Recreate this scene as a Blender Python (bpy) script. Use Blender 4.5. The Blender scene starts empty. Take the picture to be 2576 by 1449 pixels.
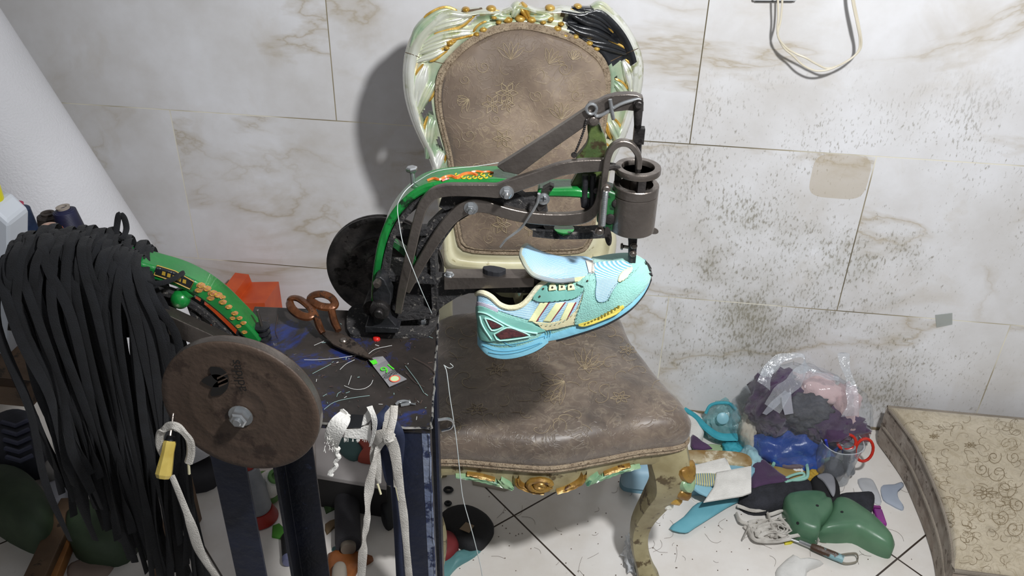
import bpy, bmesh, math, random
from mathutils import Vector, Matrix, noise
from mathutils.bvhtree import BVHTree
from mathutils.geometry import tessellate_polygon
random.seed(7)
sc = bpy.context.scene
COL = sc.collection

# ------------------------------------------------------------------ camera, world, lamp, exposure
F, YAW, PITCH, ROLL, CAMH = 2214.8276, -0.11068, 0.55757, 0.02342, 1.50126
WALL_Y, Z1, X0J, FTH, FS, FU, FV = 1.85214, 0.75071, -0.61924, 0.77773, 0.5968, 0.89648, 1.11157
cy, sy, cp, sp = math.cos(YAW), math.sin(YAW), math.cos(PITCH), math.sin(PITCH)
FW = Vector((sy*cp, cy*cp, -sp)); RT = Vector((cy, -sy, 0)); UP = RT.cross(FW)
_c, _s = math.cos(ROLL), math.sin(ROLL)
RT, UP = _c*RT + _s*UP, -_s*RT + _c*UP
CAM = Vector((0, 0, CAMH))
cd = bpy.data.cameras.new('camera'); cam = bpy.data.objects.new('camera', cd); COL.objects.link(cam)
cam.matrix_world = Matrix(((RT.x, UP.x, -FW.x, 0), (RT.y, UP.y, -FW.y, 0), (RT.z, UP.z, -FW.z, CAMH), (0, 0, 0, 1)))
cd.sensor_width = 36; cd.lens = F*36/2576; cd.clip_start = .02
sc.camera = cam
w = bpy.data.worlds.new('world'); sc.world = w; w.use_nodes = True
w.node_tree.nodes['Background'].inputs[0].default_value = (.93, .95, 1, 1)
w.node_tree.nodes['Background'].inputs[1].default_value = .26
def lamp(name, loc, power, size, col=(1, 1, 1), target=None, spot=None):
    l = bpy.data.lights.new(name, 'SPOT' if spot else 'POINT'); l.energy = power; l.shadow_soft_size = size; l.color = col
    o = bpy.data.objects.new(name, l); COL.objects.link(o); o.location = loc
    if spot:
        l.spot_size = math.radians(spot); l.spot_blend = .9
    if target is not None: o.rotation_euler = (Vector(target)-Vector(loc)).to_track_quat('-Z', 'Y').to_euler()
    return o
lamp('work_lamp', (.42, .38, 1.90), 126, .05, (.985, .99, 1), target=(.22, 1.6, .72), spot=120)
sc.view_settings.view_transform = 'Standard'; sc.view_settings.look = 'None'
sc.view_settings.exposure = 0.0; sc.view_settings.gamma = 1

# ------------------------------------------------------------------ pixel to place
def ray(x, y): return FW + RT*((x-1288)/F) - UP*((y-724.5)/F)
def Zp(x, y, z=0.0):
    d = ray(x, y); return CAM + d*((z-CAMH)/d.z)
def Yp(x, y, Y):
    d = ray(x, y); return CAM + d*(Y/d.y)
class Plane:
    """vertical or leaning plane; off is measured along n (towards the viewer's side)"""
    def __init__(s, p0, n): s.p0 = Vector(p0); s.n = Vector(n).normalized()
    def __call__(s, x, y, off=0.0):
        d = ray(x, y); p = s.p0 + s.n*off
        return CAM + d*(((p-CAM).dot(s.n))/d.dot(s.n))
def vplane(x, y, ang): return Plane((x, y, 0), (math.sin(ang), -math.cos(ang), 0))
def R(seed): return random.Random(seed)

# ------------------------------------------------------------------ materials
MATS = {}
def nodes(name):
    m = bpy.data.materials.new(name); m.use_nodes = True
    nt = m.node_tree; b = nt.nodes['Principled BSDF']; return m, nt, b
def N(nt, typ, **kw):
    n = nt.nodes.new('ShaderNode'+typ)
    for k, v in kw.items():
        if k in n.inputs: n.inputs[k].default_value = v
        else: setattr(n, k, v)
    return n
def ramp(nt, fac, stops):
    r = nt.nodes.new('ShaderNodeValToRGB'); e = r.color_ramp.elements
    while len(e) < len(stops): e.new(.5)
    for i, (p, c) in enumerate(stops):
        e[i].position = p; e[i].color = (*c, 1) if len(c) == 3 else c
    nt.links.new(fac, r.inputs[0]); return r.outputs[0]
def math_(nt, op, a, b=None, clamp=False):
    n = nt.nodes.new('ShaderNodeMath'); n.operation = op; n.use_clamp = clamp
    for i, v in enumerate((a, b)):
        if v is None: continue
        if isinstance(v, (int, float)): n.inputs[i].default_value = v
        else: nt.links.new(v, n.inputs[i])
    return n.outputs[0]
def mixc(nt, fac, a, b):
    n = nt.nodes.new('ShaderNodeMix'); n.data_type = 'RGBA'
    for i, v in ((0, fac), (6, a), (7, b)):
        if isinstance(v, (int, float)): n.inputs[i].default_value = v
        elif isinstance(v, tuple): n.inputs[i].default_value = (*v, 1)
        else: nt.links.new(v, n.inputs[i])
    return n.outputs[2]
def srgb(h):
    h = h.lstrip('#'); v = [int(h[i:i+2], 16)/255 for i in (0, 2, 4)]
    return tuple(c/12.92 if c <= .04045 else ((c+.055)/1.055)**2.4 for c in v)
def mat(name, c1, c2=None, rough=.5, metal=0, ns=12, bump=0, bs=80, lo=.35, hi=.65, c3=None, n3=40, t3=.62, coat=0, alpha=1, trans=0, sheen=0, wave=0, wdir='X', wcol=None, detail=5, dist=.0, wrot=None):
    if name in MATS: return MATS[name]
    m, nt, b = nodes(name); L = nt.links
    c1 = srgb(c1) if isinstance(c1, str) else c1
    c2 = c1 if c2 is None else (srgb(c2) if isinstance(c2, str) else c2)
    tc = N(nt, 'TexCoord')
    n1 = N(nt, 'TexNoise', Scale=ns, Detail=detail, Distortion=dist); L.new(tc.outputs['Object'], n1.inputs['Vector'])
    col = ramp(nt, n1.outputs[0], [(lo, c1), (hi, c2)])
    if c3:
        n3n = N(nt, 'TexNoise', Scale=n3, Detail=8, Roughness=.65); L.new(tc.outputs['Object'], n3n.inputs['Vector'])
        col = mixc(nt, ramp(nt, n3n.outputs[0], [(t3, (0, 0, 0)), (min(1, t3+.06), (1, 1, 1))]), col, srgb(c3))
    h = None
    if wave:
        wv = N(nt, 'TexWave', Scale=wave, Distortion=.3); wv.bands_direction = wdir
        mp = N(nt, 'Mapping'); L.new(tc.outputs['Object'], mp.inputs[0]); L.new(mp.outputs[0], wv.inputs[0])
        if wrot: mp.inputs['Rotation'].default_value = wrot
        if wcol: col = mixc(nt, ramp(nt, wv.outputs[1], [(.35, (0, 0, 0)), (.6, (1, 1, 1))]), col, srgb(wcol))
        h = wv.outputs[1]
    L.new(col, b.inputs['Base Color'])
    if bump:
        bn = N(nt, 'TexNoise', Scale=bs, Detail=6); L.new(tc.outputs['Object'], bn.inputs['Vector'])
        hh = bn.outputs[0] if h is None else math_(nt, 'ADD', bn.outputs[0], h)
        bp = N(nt, 'Bump', Strength=min(1, bump), Distance=.004); L.new(hh, bp.inputs['Height']); L.new(bp.outputs[0], b.inputs['Normal'])
    b.inputs['Roughness'].default_value = rough; b.inputs['Metallic'].default_value = metal
    b.inputs['Coat Weight'].default_value = coat; b.inputs['Alpha'].default_value = alpha
    b.inputs['Transmission Weight'].default_value = trans; b.inputs['Sheen Weight'].default_value = sheen
    MATS[name] = m; return m
def film(name, haze=.05, edge=.45, rough=.12, bs=34, col=(.9, .92, .95), bump=.9):
    """thin clear plastic: see-through with glossy creases"""
    if name in MATS: return MATS[name]
    m = bpy.data.materials.new(name); m.use_nodes = True; nt = m.node_tree; nt.nodes.clear(); L = nt.links
    out = N(nt, 'OutputMaterial'); tr = N(nt, 'BsdfTransparent'); gl = N(nt, 'BsdfGlossy', Roughness=rough); df = N(nt, 'BsdfDiffuse'); lw = N(nt, 'LayerWeight', Blend=.25); tc = N(nt, 'TexCoord')
    tr.inputs[0].default_value = (*[min(1, c+.06) for c in col], 1); df.inputs[0].default_value = (*col, 1)
    nz = N(nt, 'TexNoise', Scale=bs, Detail=4, Distortion=1.5); L.new(tc.outputs['Object'], nz.inputs[0])
    bp = N(nt, 'Bump', Strength=bump, Distance=.006); L.new(nz.outputs[0], bp.inputs['Height']); L.new(bp.outputs[0], gl.inputs['Normal']); L.new(bp.outputs[0], lw.inputs['Normal'])
    m1 = N(nt, 'MixShader'); L.new(math_(nt, 'ADD', math_(nt, 'MULTIPLY', lw.outputs['Facing'], edge), .035), m1.inputs[0]); m2 = N(nt, 'MixShader'); m2.inputs[0].default_value = haze
    L.new(tr.outputs[0], m2.inputs[1]); L.new(df.outputs[0], m2.inputs[2]); L.new(m2.outputs[0], m1.inputs[1]); L.new(gl.outputs[0], m1.inputs[2]); L.new(m1.outputs[0], out.inputs[0])
    MATS[name] = m; return m

# ------------------------------------------------------------------ mesh building
ORG = {}
def setp(o, label=None, cat=None, group=None, kind=None):
    for k, v in (('label', label), ('category', cat), ('group', group), ('kind', kind)):
        if v: o[k] = v
    return o
def thing(name, loc, label, cat, group=None):
    o = bpy.data.objects.new(name, None); COL.objects.link(o); o.location = loc; o.empty_display_size = .05
    ORG[o] = Vector(loc); return setp(o, label, cat, group)
class MB:
    def __init__(s): s.v = []; s.f = []; s.m = []
    def add(s, vs, fs, mi=0):
        k = len(s.v); s.v += [Vector(v) for v in vs]
        for f in fs: s.f.append([i+k for i in f]); s.m.append(mi)
        return s
    def join(s, o, mi=None):
        k = len(s.v); s.v += o.v
        for f, m in zip(o.f, o.m): s.f.append([i+k for i in f]); s.m.append(m if mi is None else mi)
        return s
    def build(s, name, mats, parent=None, smooth=True, bevel=0, tag=None, label=None, sub=0, angle=40):
        mats = mats if isinstance(mats, (list, tuple)) else [mats]
        if parent is not None: org = ORG[parent]
        else:
            xs = [v.x for v in s.v]; ys = [v.y for v in s.v]; zs = [v.z for v in s.v]
            org = Vector(((min(xs)+max(xs))/2, (min(ys)+max(ys))/2, min(zs)))
        me = bpy.data.meshes.new(name); me.from_pydata([v-org for v in s.v], [], s.f)
        for m in mats: me.materials.append(m)
        for p, mi in zip(me.polygons, s.m): p.material_index = mi
        bm = bmesh.new(); bm.from_mesh(me); bmesh.ops.recalc_face_normals(bm, faces=bm.faces)
        for f in bm.faces: f.smooth = smooth
        if smooth:
            for e in bm.edges:
                if len(e.link_faces) == 2 and e.calc_face_angle(0) > math.radians(angle): e.smooth = False
        bm.to_mesh(me); bm.free()
        o = bpy.data.objects.new(name, me); COL.objects.link(o)
        if parent is None: o.location = org
        else: o.parent = parent
        ORG[o] = org
        if bevel:
            b = o.modifiers.new('bevel', 'BEVEL'); b.width = bevel; b.segments = 2; b.limit_method = 'ANGLE'; b.angle_limit = math.radians(35); b.harden_normals = False
        if sub:
            b = o.modifiers.new('sub', 'SUBSURF'); b.levels = sub; b.render_levels = sub
        if tag: setp(o, *tag)
        if label: o['label'] = label
        return o
    def bvh(s): return BVHTree.FromPolygons(s.v, s.f)

def catmull(pts, n=6, closed=False):
    P = [Vector(p) for p in pts]; out = []; L = len(P)
    rng = range(L) if closed else range(L-1)
    for i in rng:
        p0 = P[(i-1) % L] if (closed or i > 0) else P[0]*2-P[1]
        p1 = P[i]; p2 = P[(i+1) % L]
        p3 = P[(i+2) % L] if (closed or i < L-2) else p2*2-p1
        for k in range(n):
            t = k/n; out.append(.5*((2*p1)+(p2-p0)*t+(2*p0-5*p1+4*p2-p3)*t*t+(3*p1-p0-3*p2+p3)*t**3))
    if not closed: out.append(P[-1])
    return out
def c2(pts, n=5, closed=False): return [(p.x, p.y) for p in catmull([Vector((*p, 0)) for p in pts], n, closed)]
def prism(mb, front, vec, mi=0):
    """front: closed 3-D outline; vec: extrusion to the back"""
    n = len(front); fr = [Vector(p) for p in front]; bk = [p+vec for p in fr]
    tri = tessellate_polygon([fr])
    fs = [tuple(t) for t in tri] + [tuple(i+n for i in reversed(t)) for t in tri] + [(i, (i+1) % n, n+(i+1) % n, n+i) for i in range(n)]
    return mb.add(fr+bk, fs, mi)
def prism_ng(mb, front, vec, mi=0):
    n = len(front); fr = [Vector(p) for p in front]; bk = [p+vec for p in fr]
    return mb.add(fr+bk, [tuple(range(n)), tuple(range(2*n-1, n-1, -1))] + [(i, (i+1) % n, n+(i+1) % n, n+i) for i in range(n)], mi)
def ribbon_px(cl, wd, n=6):
    """outline in pixels around a centre line; wd: width or list"""
    if not isinstance(wd, (list, tuple)): wd = [wd]*len(cl)
    P = catmull([Vector((c[0], c[1], w_)) for c, w_ in zip(cl, wd)], n)
    a = []; b = []
    for i, p in enumerate(P):
        t = (P[min(i+1, len(P)-1)]-P[max(i-1, 0)]); t.z = 0; t.normalize(); nn = Vector((-t.y, t.x, 0))
        a.append((p.x+nn.x*p.z/2, p.y+nn.y*p.z/2)); b.append((p.x-nn.x*p.z/2, p.y-nn.y*p.z/2))
    return a, b
def bar_px(mb, pl, cl, wd, off, th, mi=0, n=6):
    """flat bar following a pixel centre line in plane pl; front face at off, thickness th"""
    a, b = ribbon_px(cl, wd, n); A_ = [pl(*p, off) for p in a]; B_ = [pl(*p, off) for p in b]
    v = -pl.n*th; m = len(A_)
    vs = A_+B_+[p+v for p in A_]+[p+v for p in B_]
    fs = []
    for i in range(m-1):
        fs += [(i, i+1, m+i+1, m+i), (2*m+i, 3*m+i, 3*m+i+1, 2*m+i+1), (i, 2*m+i, 2*m+i+1, i+1), (m+i, m+i+1, 3*m+i+1, 3*m+i)]
    fs += [(0, m, 3*m, 2*m), (m-1, 3*m-1, 4*m-1, 2*m-1)]
    return mb.add(vs, fs, mi)
def poly_px(mb, pl, pts, off, th, mi=0, smooth=0):
    if smooth: pts = c2(pts, smooth, True)
    return prism(mb, [pl(*p, off) for p in pts], -pl.n*th, mi)
def frame_of(t):
    t = t.normalized(); a = Vector((0, 0, 1)) if abs(t.z) < .9 else Vector((1, 0, 0))
    u = t.cross(a).normalized(); return u, t.cross(u).normalized()
def tube(mb, pts, r, seg=8, mi=0, n=0, closed=False, flat=1.0, caps=True):
    P = [Vector(p) for p in pts]; rs = r if isinstance(r, (list, tuple)) else [r]*len(P)
    if n:
        Q = catmull(P, n, closed); m_ = len(P); R2 = []
        tot = len(Q)
        for i in range(tot):
            f = i/n; k = int(f) % m_; R2.append(rs[k]*(1-(f-int(f)))+rs[min(k+1, m_-1) if not closed else (k+1) % m_]*(f-int(f)))
        P, rs = Q, R2
    L = len(P); rings = []; u = None
    for i in range(L):
        t = (P[(i+1) % L]-P[i-1]) if closed else (P[min(i+1, L-1)]-P[max(i-1, 0)])
        if t.length < 1e-9: t = Vector((0, 0, 1))
        t.normalize()
        if u is None: u, v = frame_of(t)
        else:
            u = (u-t*u.dot(t)); u = u.normalized() if u.length > 1e-6 else frame_of(t)[0]
            v = t.cross(u)
        rings.append([P[i]+(u*math.cos(a)+v*math.sin(a)*flat)*rs[i] for a in [2*math.pi*k/seg for k in range(seg)]])
    vs = [p for rg in rings for p in rg]; fs = []
    for i in range(L if closed else L-1):
        j = (i+1) % L
        for k in range(seg): fs.append((i*seg+k, i*seg+(k+1) % seg, j*seg+(k+1) % seg, j*seg+k))
    if not closed and caps: fs += [tuple(range(seg-1, -1, -1)), tuple((L-1)*seg+k for k in range(seg))]
    return mb.add(vs, fs, mi)
def lathe(mb, base, axis, prof, seg=32, mi=0, a0=0, a1=2*math.pi):
    """prof: list of (r, h) along axis"""
    base = Vector(base); axis = Vector(axis).normalized(); u, v = frame_of(axis); vs = []; fs = []
    full = abs(a1-a0-2*math.pi) < 1e-4; S = seg if full else seg+1
    for r, h in prof:
        for k in range(S):
            a = a0+(a1-a0)*k/seg; vs.append(base+axis*h+(u*math.cos(a)+v*math.sin(a))*r)
    for i in range(len(prof)-1):
        for k in range(seg): fs.append((i*S+k, i*S+(k+1) % S, (i+1)*S+(k+1) % S, (i+1)*S+k))
    if full:
        if prof[0][0] > 1e-5: fs.append(tuple(range(S-1, -1, -1)))
        if prof[-1][0] > 1e-5: fs.append(tuple((len(prof)-1)*S+k for k in range(S)))
    return mb.add(vs, fs, mi)
def obox(mb, c, ax, ay, az, mi=0):
    c = Vector(c); ax, ay, az = Vector(ax), Vector(ay), Vector(az)
    vs = [c+ax*i+ay*j+az*k for i in (-.5, .5) for j in (-.5, .5) for k in (-.5, .5)]
    return mb.add(vs, [(0, 1, 3, 2), (4, 6, 7, 5), (0, 4, 5, 1), (2, 3, 7, 6), (0, 2, 6, 4), (1, 5, 7, 3)], mi)
def pillow(mb, outline, up, H, p=2.2, rings=8, base=.0, nz=0, nf=20, seed=0, under=True, mi=0, rim=0.0, flatb=False):
    """dome over a (roughly star-shaped) closed outline; under closes it below"""
    O = [Vector(q) for q in outline]; n = len(O); c = sum(O, Vector())/n; up = Vector(up).normalized()
    vs = []; fs = []
    for k in range(rings+1):
        r = 1-k/rings if k < rings else 0
        h = H*(max(0, 1-r**p))**(1/p)
        for q in O:
            d = c+(q-c)*r + up*(h+rim)
            if nz: d += up*(nz*(1-r**4)*noise.noise(d*nf+Vector((seed, 0, 0))))
            vs.append(d)
            if k == rings: break
    for k in range(rings):
        for i in range(n):
            a = k*n+i; b = k*n+(i+1) % n
            if k < rings-1: fs.append((a, b, b+n, a+n))
            else: fs.append((a, b, rings*n))
    if under:
        m = len(vs)
        if flatb or base:
            vs += [q-up*base for q in O]; fs += [(i, m+i, m+(i+1) % n, (i+1) % n) for i in range(n)]
            cc = len(vs); vs.append(c-up*base); fs += [(m+(i+1) % n, m+i, cc) for i in range(n)]
        else:
            cc = len(vs); vs.append(c); fs += [((i+1) % n, i, cc) for i in range(n)]
    return mb.add(vs, fs, mi)
def lump(mb, c, rx, ry, rz, nz=.25, nf=3.0, seed=0, rot=0, lv=4, flat=True, mi=0, fold=0):
    bm = bmesh.new(); bmesh.ops.create_icosphere(bm, subdivisions=lv, radius=1)
    cr, sr = math.cos(rot), math.sin(rot); vs = []
    for v in bm.verts:
        d = v.co.normalized(); k = 1+nz*noise.noise(d*nf+Vector((seed*3.1, seed, 0)))
        if fold: k += fold*(abs(noise.noise(d*nf*2.2+Vector((0, seed*2.7, 5))))-.25)
        q = Vector((d.x*rx*k, d.y*ry*k, d.z*rz*k))
        if flat and q.z < -rz*.55: q.z = -rz*.55
        vs.append(Vector((c[0]+q.x*cr-q.y*sr, c[1]+q.x*sr+q.y*cr, c[2]+q.z+(rz*.55 if flat else 0))))
    fs = [[v.index for v in f.verts] for f in bm.faces]; bm.free()
    return mb.add(vs, fs, mi)
def strip(mb, pts, side, w, th=.0012, n=5, mi=0):
    """flat lace/ribbon: side = width direction, or list of them"""
    sides = side if isinstance(side, list) else [side]*len(pts)
    P = catmull(pts, n); Sd = catmull(sides, n); ww = w if isinstance(w, list) else [w]*len(pts); W_ = [q.x for q in catmull([Vector((q, 0, 0)) for q in ww], n)]
    vs = []; fs = []; L = len(P)
    for i in range(L):
        t = (P[min(i+1, L-1)]-P[max(i-1, 0)]).normalized(); s_ = Sd[i]-t*Sd[i].dot(t)
        s_ = s_.normalized() if s_.length > 1e-6 else frame_of(t)[0]
        nn = t.cross(s_)*th/2; s_ = s_*W_[i]/2
        vs += [P[i]-s_*1.0, P[i]-s_*.6+nn, P[i]+s_*.6+nn, P[i]+s_, P[i]+s_*.6-nn, P[i]-s_*.6-nn]
    for i in range(L-1):
        for k in range(6): fs.append((i*6+k, i*6+(k+1) % 6, (i+1)*6+(k+1) % 6, (i+1)*6+k))
    fs += [(5, 4, 3, 2, 1, 0), tuple((L-1)*6+k for k in range(6))]
    return mb.add(vs, fs, mi)
def inpoly(x, y, P):
    c = False; j = len(P)-1
    for i in range(len(P)):
        if (P[i][1] > y) != (P[j][1] > y) and x < (P[j][0]-P[i][0])*(y-P[i][1])/(P[j][1]-P[i][1])+P[i][0]: c = not c
        j = i
    return c
def decal(mb, bvh, pts, off=.0008, mi=0, step=5, th=.0006, smooth=0):
    """thin panel lying on a built surface: outline given in pixels, laid on along the view ray, raised along the surface normal"""
    if smooth: pts = c2(pts, smooth, True)
    bm = bmesh.new(); vs = [bm.verts.new((p[0], p[1], 0)) for p in pts]
    tri = tessellate_polygon([[Vector((p[0], p[1], 0)) for p in pts]])
    for t in tri:
        try: bm.faces.new([vs[i] for i in t])
        except ValueError: pass
    for it in range(7):
        es = [e for e in bm.edges if e.calc_length() > step]
        if not es: break
        bmesh.ops.subdivide_edges(bm, edges=es, cuts=1); bmesh.ops.triangulate(bm, faces=[f for f in bm.faces if len(f.verts) > 3])
    out = []; ok = {}
    for v in bm.verts:
        h = bvh.ray_cast(CAM, ray(v.co.x, v.co.y).normalized())
        if h[0] is None: continue
        nn = h[1] if h[1].dot(h[0]-CAM) < 0 else -h[1]
        ok[v.index] = len(out); out.append(h[0]+nn*off)
    fs = [[ok[v.index] for v in f.verts] for f in bm.faces if all(v.index in ok for v in f.verts)]
    bm.free()
    return mb.add(out, fs, mi) if fs else mb
def line_on(mb, bvh, pts, w=2.0, off=.0008, mi=0, n=4, r=None):
    P = c2(pts, n) if n else pts; out = []
    for p in P:
        h = bvh.ray_cast(CAM, ray(*p).normalized())
        if h[0] is None: continue
        nn = h[1] if h[1].dot(h[0]-CAM) < 0 else -h[1]; out.append(h[0]+nn*off)
    if len(out) > 1: tube(mb, out, r or w*.00055/2, 5, mi)
    return mb
def bolt(mb, pos, ax, r=.006, h=.006, hexa=True, mi=0, stud=.0):
    lathe(mb, pos, ax, [(r*1.35, 0), (r*1.35, .0012)], 20, mi)
    lathe(mb, Vector(pos)+Vector(ax).normalized()*.0012, ax, [(r, 0), (r, h*.8), (r*.8, h)], 6 if hexa else 16, mi)
    if stud: lathe(mb, Vector(pos)+Vector(ax).normalized()*h, ax, [(r*.5, 0), (r*.5, stud), (r*.4, stud+.001)], 12, mi)

# ================================================================== SETTING
def wall_material():
    m, nt, b = nodes('marble_wall_tiles'); L = nt.links
    geo = N(nt, 'TexCoord'); sep = N(nt, 'SeparateXYZ'); L.new(geo.outputs['Object'], sep.inputs[0])
    X = sep.outputs[0]; Z = sep.outputs[2]
    u = math_(nt, 'ADD', X, -X0J+8.4); v = math_(nt, 'ADD', Z, -Z1+8.0)
    cmb = N(nt, 'CombineXYZ'); L.new(u, cmb.inputs[0]); L.new(v, cmb.inputs[1])
    br = N(nt, 'TexBrick'); br.offset = .5; br.offset_frequency = 2; L.new(cmb.outputs[0], br.inputs['Vector'])
    for k, q in (('Scale', 1), ('Mortar Size', .0013), ('Mortar Smooth', .1), ('Bias', 0), ('Brick Width', .8), ('Row Height', .4)): br.inputs[k].default_value = q
    br.inputs['Color1'].default_value = (0, 0, 0, 1); br.inputs['Color2'].default_value = (1, 1, 1, 1)
    # offset of the veining per tile
    sc_ = N(nt, 'VectorMath', operation='SCALE'); L.new(br.outputs[0], sc_.inputs[0]); sc_.inputs['Scale'].default_value = 7.0
    ad = N(nt, 'VectorMath', operation='ADD'); L.new(geo.outputs['Object'], ad.inputs[0]); L.new(sc_.outputs[0], ad.inputs[1])
    rot = N(nt, 'Mapping'); rot.inputs['Rotation'].default_value = (0, math.radians(-35), 0); rot.inputs['Scale'].default_value = (.55, 1, 1.25); L.new(ad.outputs[0], rot.inputs[0])
    n1 = N(nt, 'TexNoise', Scale=2.2, Detail=7, Roughness=.55, Distortion=.5); L.new(rot.outputs[0], n1.inputs['Vector'])
    vein = math_(nt, 'ABSOLUTE', math_(nt, 'SUBTRACT', n1.outputs[0], .5))
    v1 = ramp(nt, vein, [(0, (.8, .8, .8)), (.006, (.4, .4, .4)), (.035, (0, 0, 0))])
    nm = N(nt, 'TexNoise', Scale=3.1, Detail=2); L.new(ad.outputs[0], nm.inputs['Vector'])
    v1 = math_(nt, 'MULTIPLY', v1, ramp(nt, nm.outputs[0], [(.36, (0, 0, 0)), (.52, (.8, .8, .8))]))
    cl = N(nt, 'TexNoise', Scale=5, Detail=6, Roughness=.6); L.new(geo.outputs['Object'], cl.inputs['Vector'])
    base = ramp(nt, cl.outputs[0], [(.3, srgb('d2d0ce')), (.7, srgb('e8e9ec'))])
    col = mixc(nt, v1, base, srgb('a89878'))
    # yellowish old stains around veins
    st = N(nt, 'TexNoise', Scale=4.5, Detail=5, Roughness=.6, Distortion=1.0); L.new(ad.outputs[0], st.inputs['Vector'])
    col = mixc(nt, ramp(nt, st.outputs[0], [(.55, (0, 0, 0)), (.72, (.26, .26, .26))]), col, srgb('b3a488'))
    # mildew specks and streaks in a patch of the wall to the right of the chair
    def box(c, lo, hi, s):
        a = N(nt, 'MapRange'); a.interpolation_type = 'SMOOTHSTEP'; L.new(c, a.inputs[0]); a.inputs[1].default_value = lo-s; a.inputs[2].default_value = lo+s
        d = N(nt, 'MapRange'); d.interpolation_type = 'SMOOTHSTEP'; L.new(c, d.inputs[0]); d.inputs[1].default_value = hi-s; d.inputs[2].default_value = hi+s; d.inputs[3].default_value = 1; d.inputs[4].default_value = 0
        return math_(nt, 'MULTIPLY', a.outputs[0], d.outputs[0])
    reg = math_(nt, 'MULTIPLY', box(X, .10, 1.02, .14), box(Z, .02, .88, .12))
    reg2 = math_(nt, 'MULTIPLY', box(X, .05, .80, .12), box(Z, .08, .60, .10))
    mp = N(nt, 'Mapping'); mp.inputs['Scale'].default_value = (190, 1, 75); mp.inputs['Rotation'].default_value = (0, math.radians(14), 0); L.new(geo.outputs['Object'], mp.inputs[0])
    sp_ = N(nt, 'TexNoise', Scale=1, Detail=5, Roughness=.62); L.new(mp.outputs[0], sp_.inputs['Vector'])
    pt = N(nt, 'TexNoise', Scale=4.2, Detail=4, Roughness=.65); L.new(geo.outputs['Object'], pt.inputs['Vector'])
    thr = math_(nt, 'ADD', sp_.outputs[0], math_(nt, 'MULTIPLY', pt.outputs[0], .55))
    thr = math_(nt, 'ADD', thr, math_(nt, 'MULTIPLY', reg2, .045))
    speck = ramp(nt, thr, [(.86, (0, 0, 0)), (.93, (.42, .42, .42)), (1.0, (.72, .72, .72))])
    col = mixc(nt, math_(nt, 'MULTIPLY', speck, reg), col, srgb('80796a'))
    haze = math_(nt, 'MULTIPLY', ramp(nt, pt.outputs[0], [(.45, (0, 0, 0)), (.68, (.45, .45, .45))]), reg2)
    col = mixc(nt, haze, col, srgb('8f8a72'))
    # rest of glue where a hook was taken off
    def ell(cx, cz, rx, rz):
        a = math_(nt, 'POWER', math_(nt, 'ABSOLUTE', math_(nt, 'DIVIDE', math_(nt, 'SUBTRACT', X, cx), rx)), 4.0)
        c_ = math_(nt, 'POWER', math_(nt, 'ABSOLUTE', math_(nt, 'DIVIDE', math_(nt, 'SUBTRACT', Z, cz), rz)), 4.0)
        s_ = math_(nt, 'ADD', math_(nt, 'ADD', a, c_), math_(nt, 'MULTIPLY', st.outputs[0], .5))
        return math_(nt, 'LESS_THAN', s_, 1.1)
    gp = Yp(2112, 445, WALL_Y)
    col = mixc(nt, math_(nt, 'MULTIPLY', ell(gp.x, gp.z, .064, .055), .55), col, srgb('b9ab92'))
    # joints: pale cement, dark where dirty
    jn = N(nt, 'TexNoise', Scale=2.3, Detail=3); L.new(geo.outputs['Object'], jn.inputs['Vector'])
    jc = ramp(nt, jn.outputs[0], [(.44, srgb('e8e4d4')), (.5, srgb('a89e86')), (.6, srgb('6d6552'))])
    col = mixc(nt, br.outputs[1], col, jc)
    L.new(col, b.inputs['Base Color']); b.inputs['Roughness'].default_value = .30; b.inputs['Specular IOR Level'].default_value = .32
    L.new(ramp(nt, pt.outputs[0], [(.35, (.26, .26, .26)), (.65, (.5, .5, .5))]), b.inputs['Roughness'])
    bp = N(nt, 'Bump', Strength=.5, Distance=.0015); bp.invert = True; L.new(br.outputs[1], bp.inputs['Height']); L.new(bp.outputs[0], b.inputs['Normal'])
    return m
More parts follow.
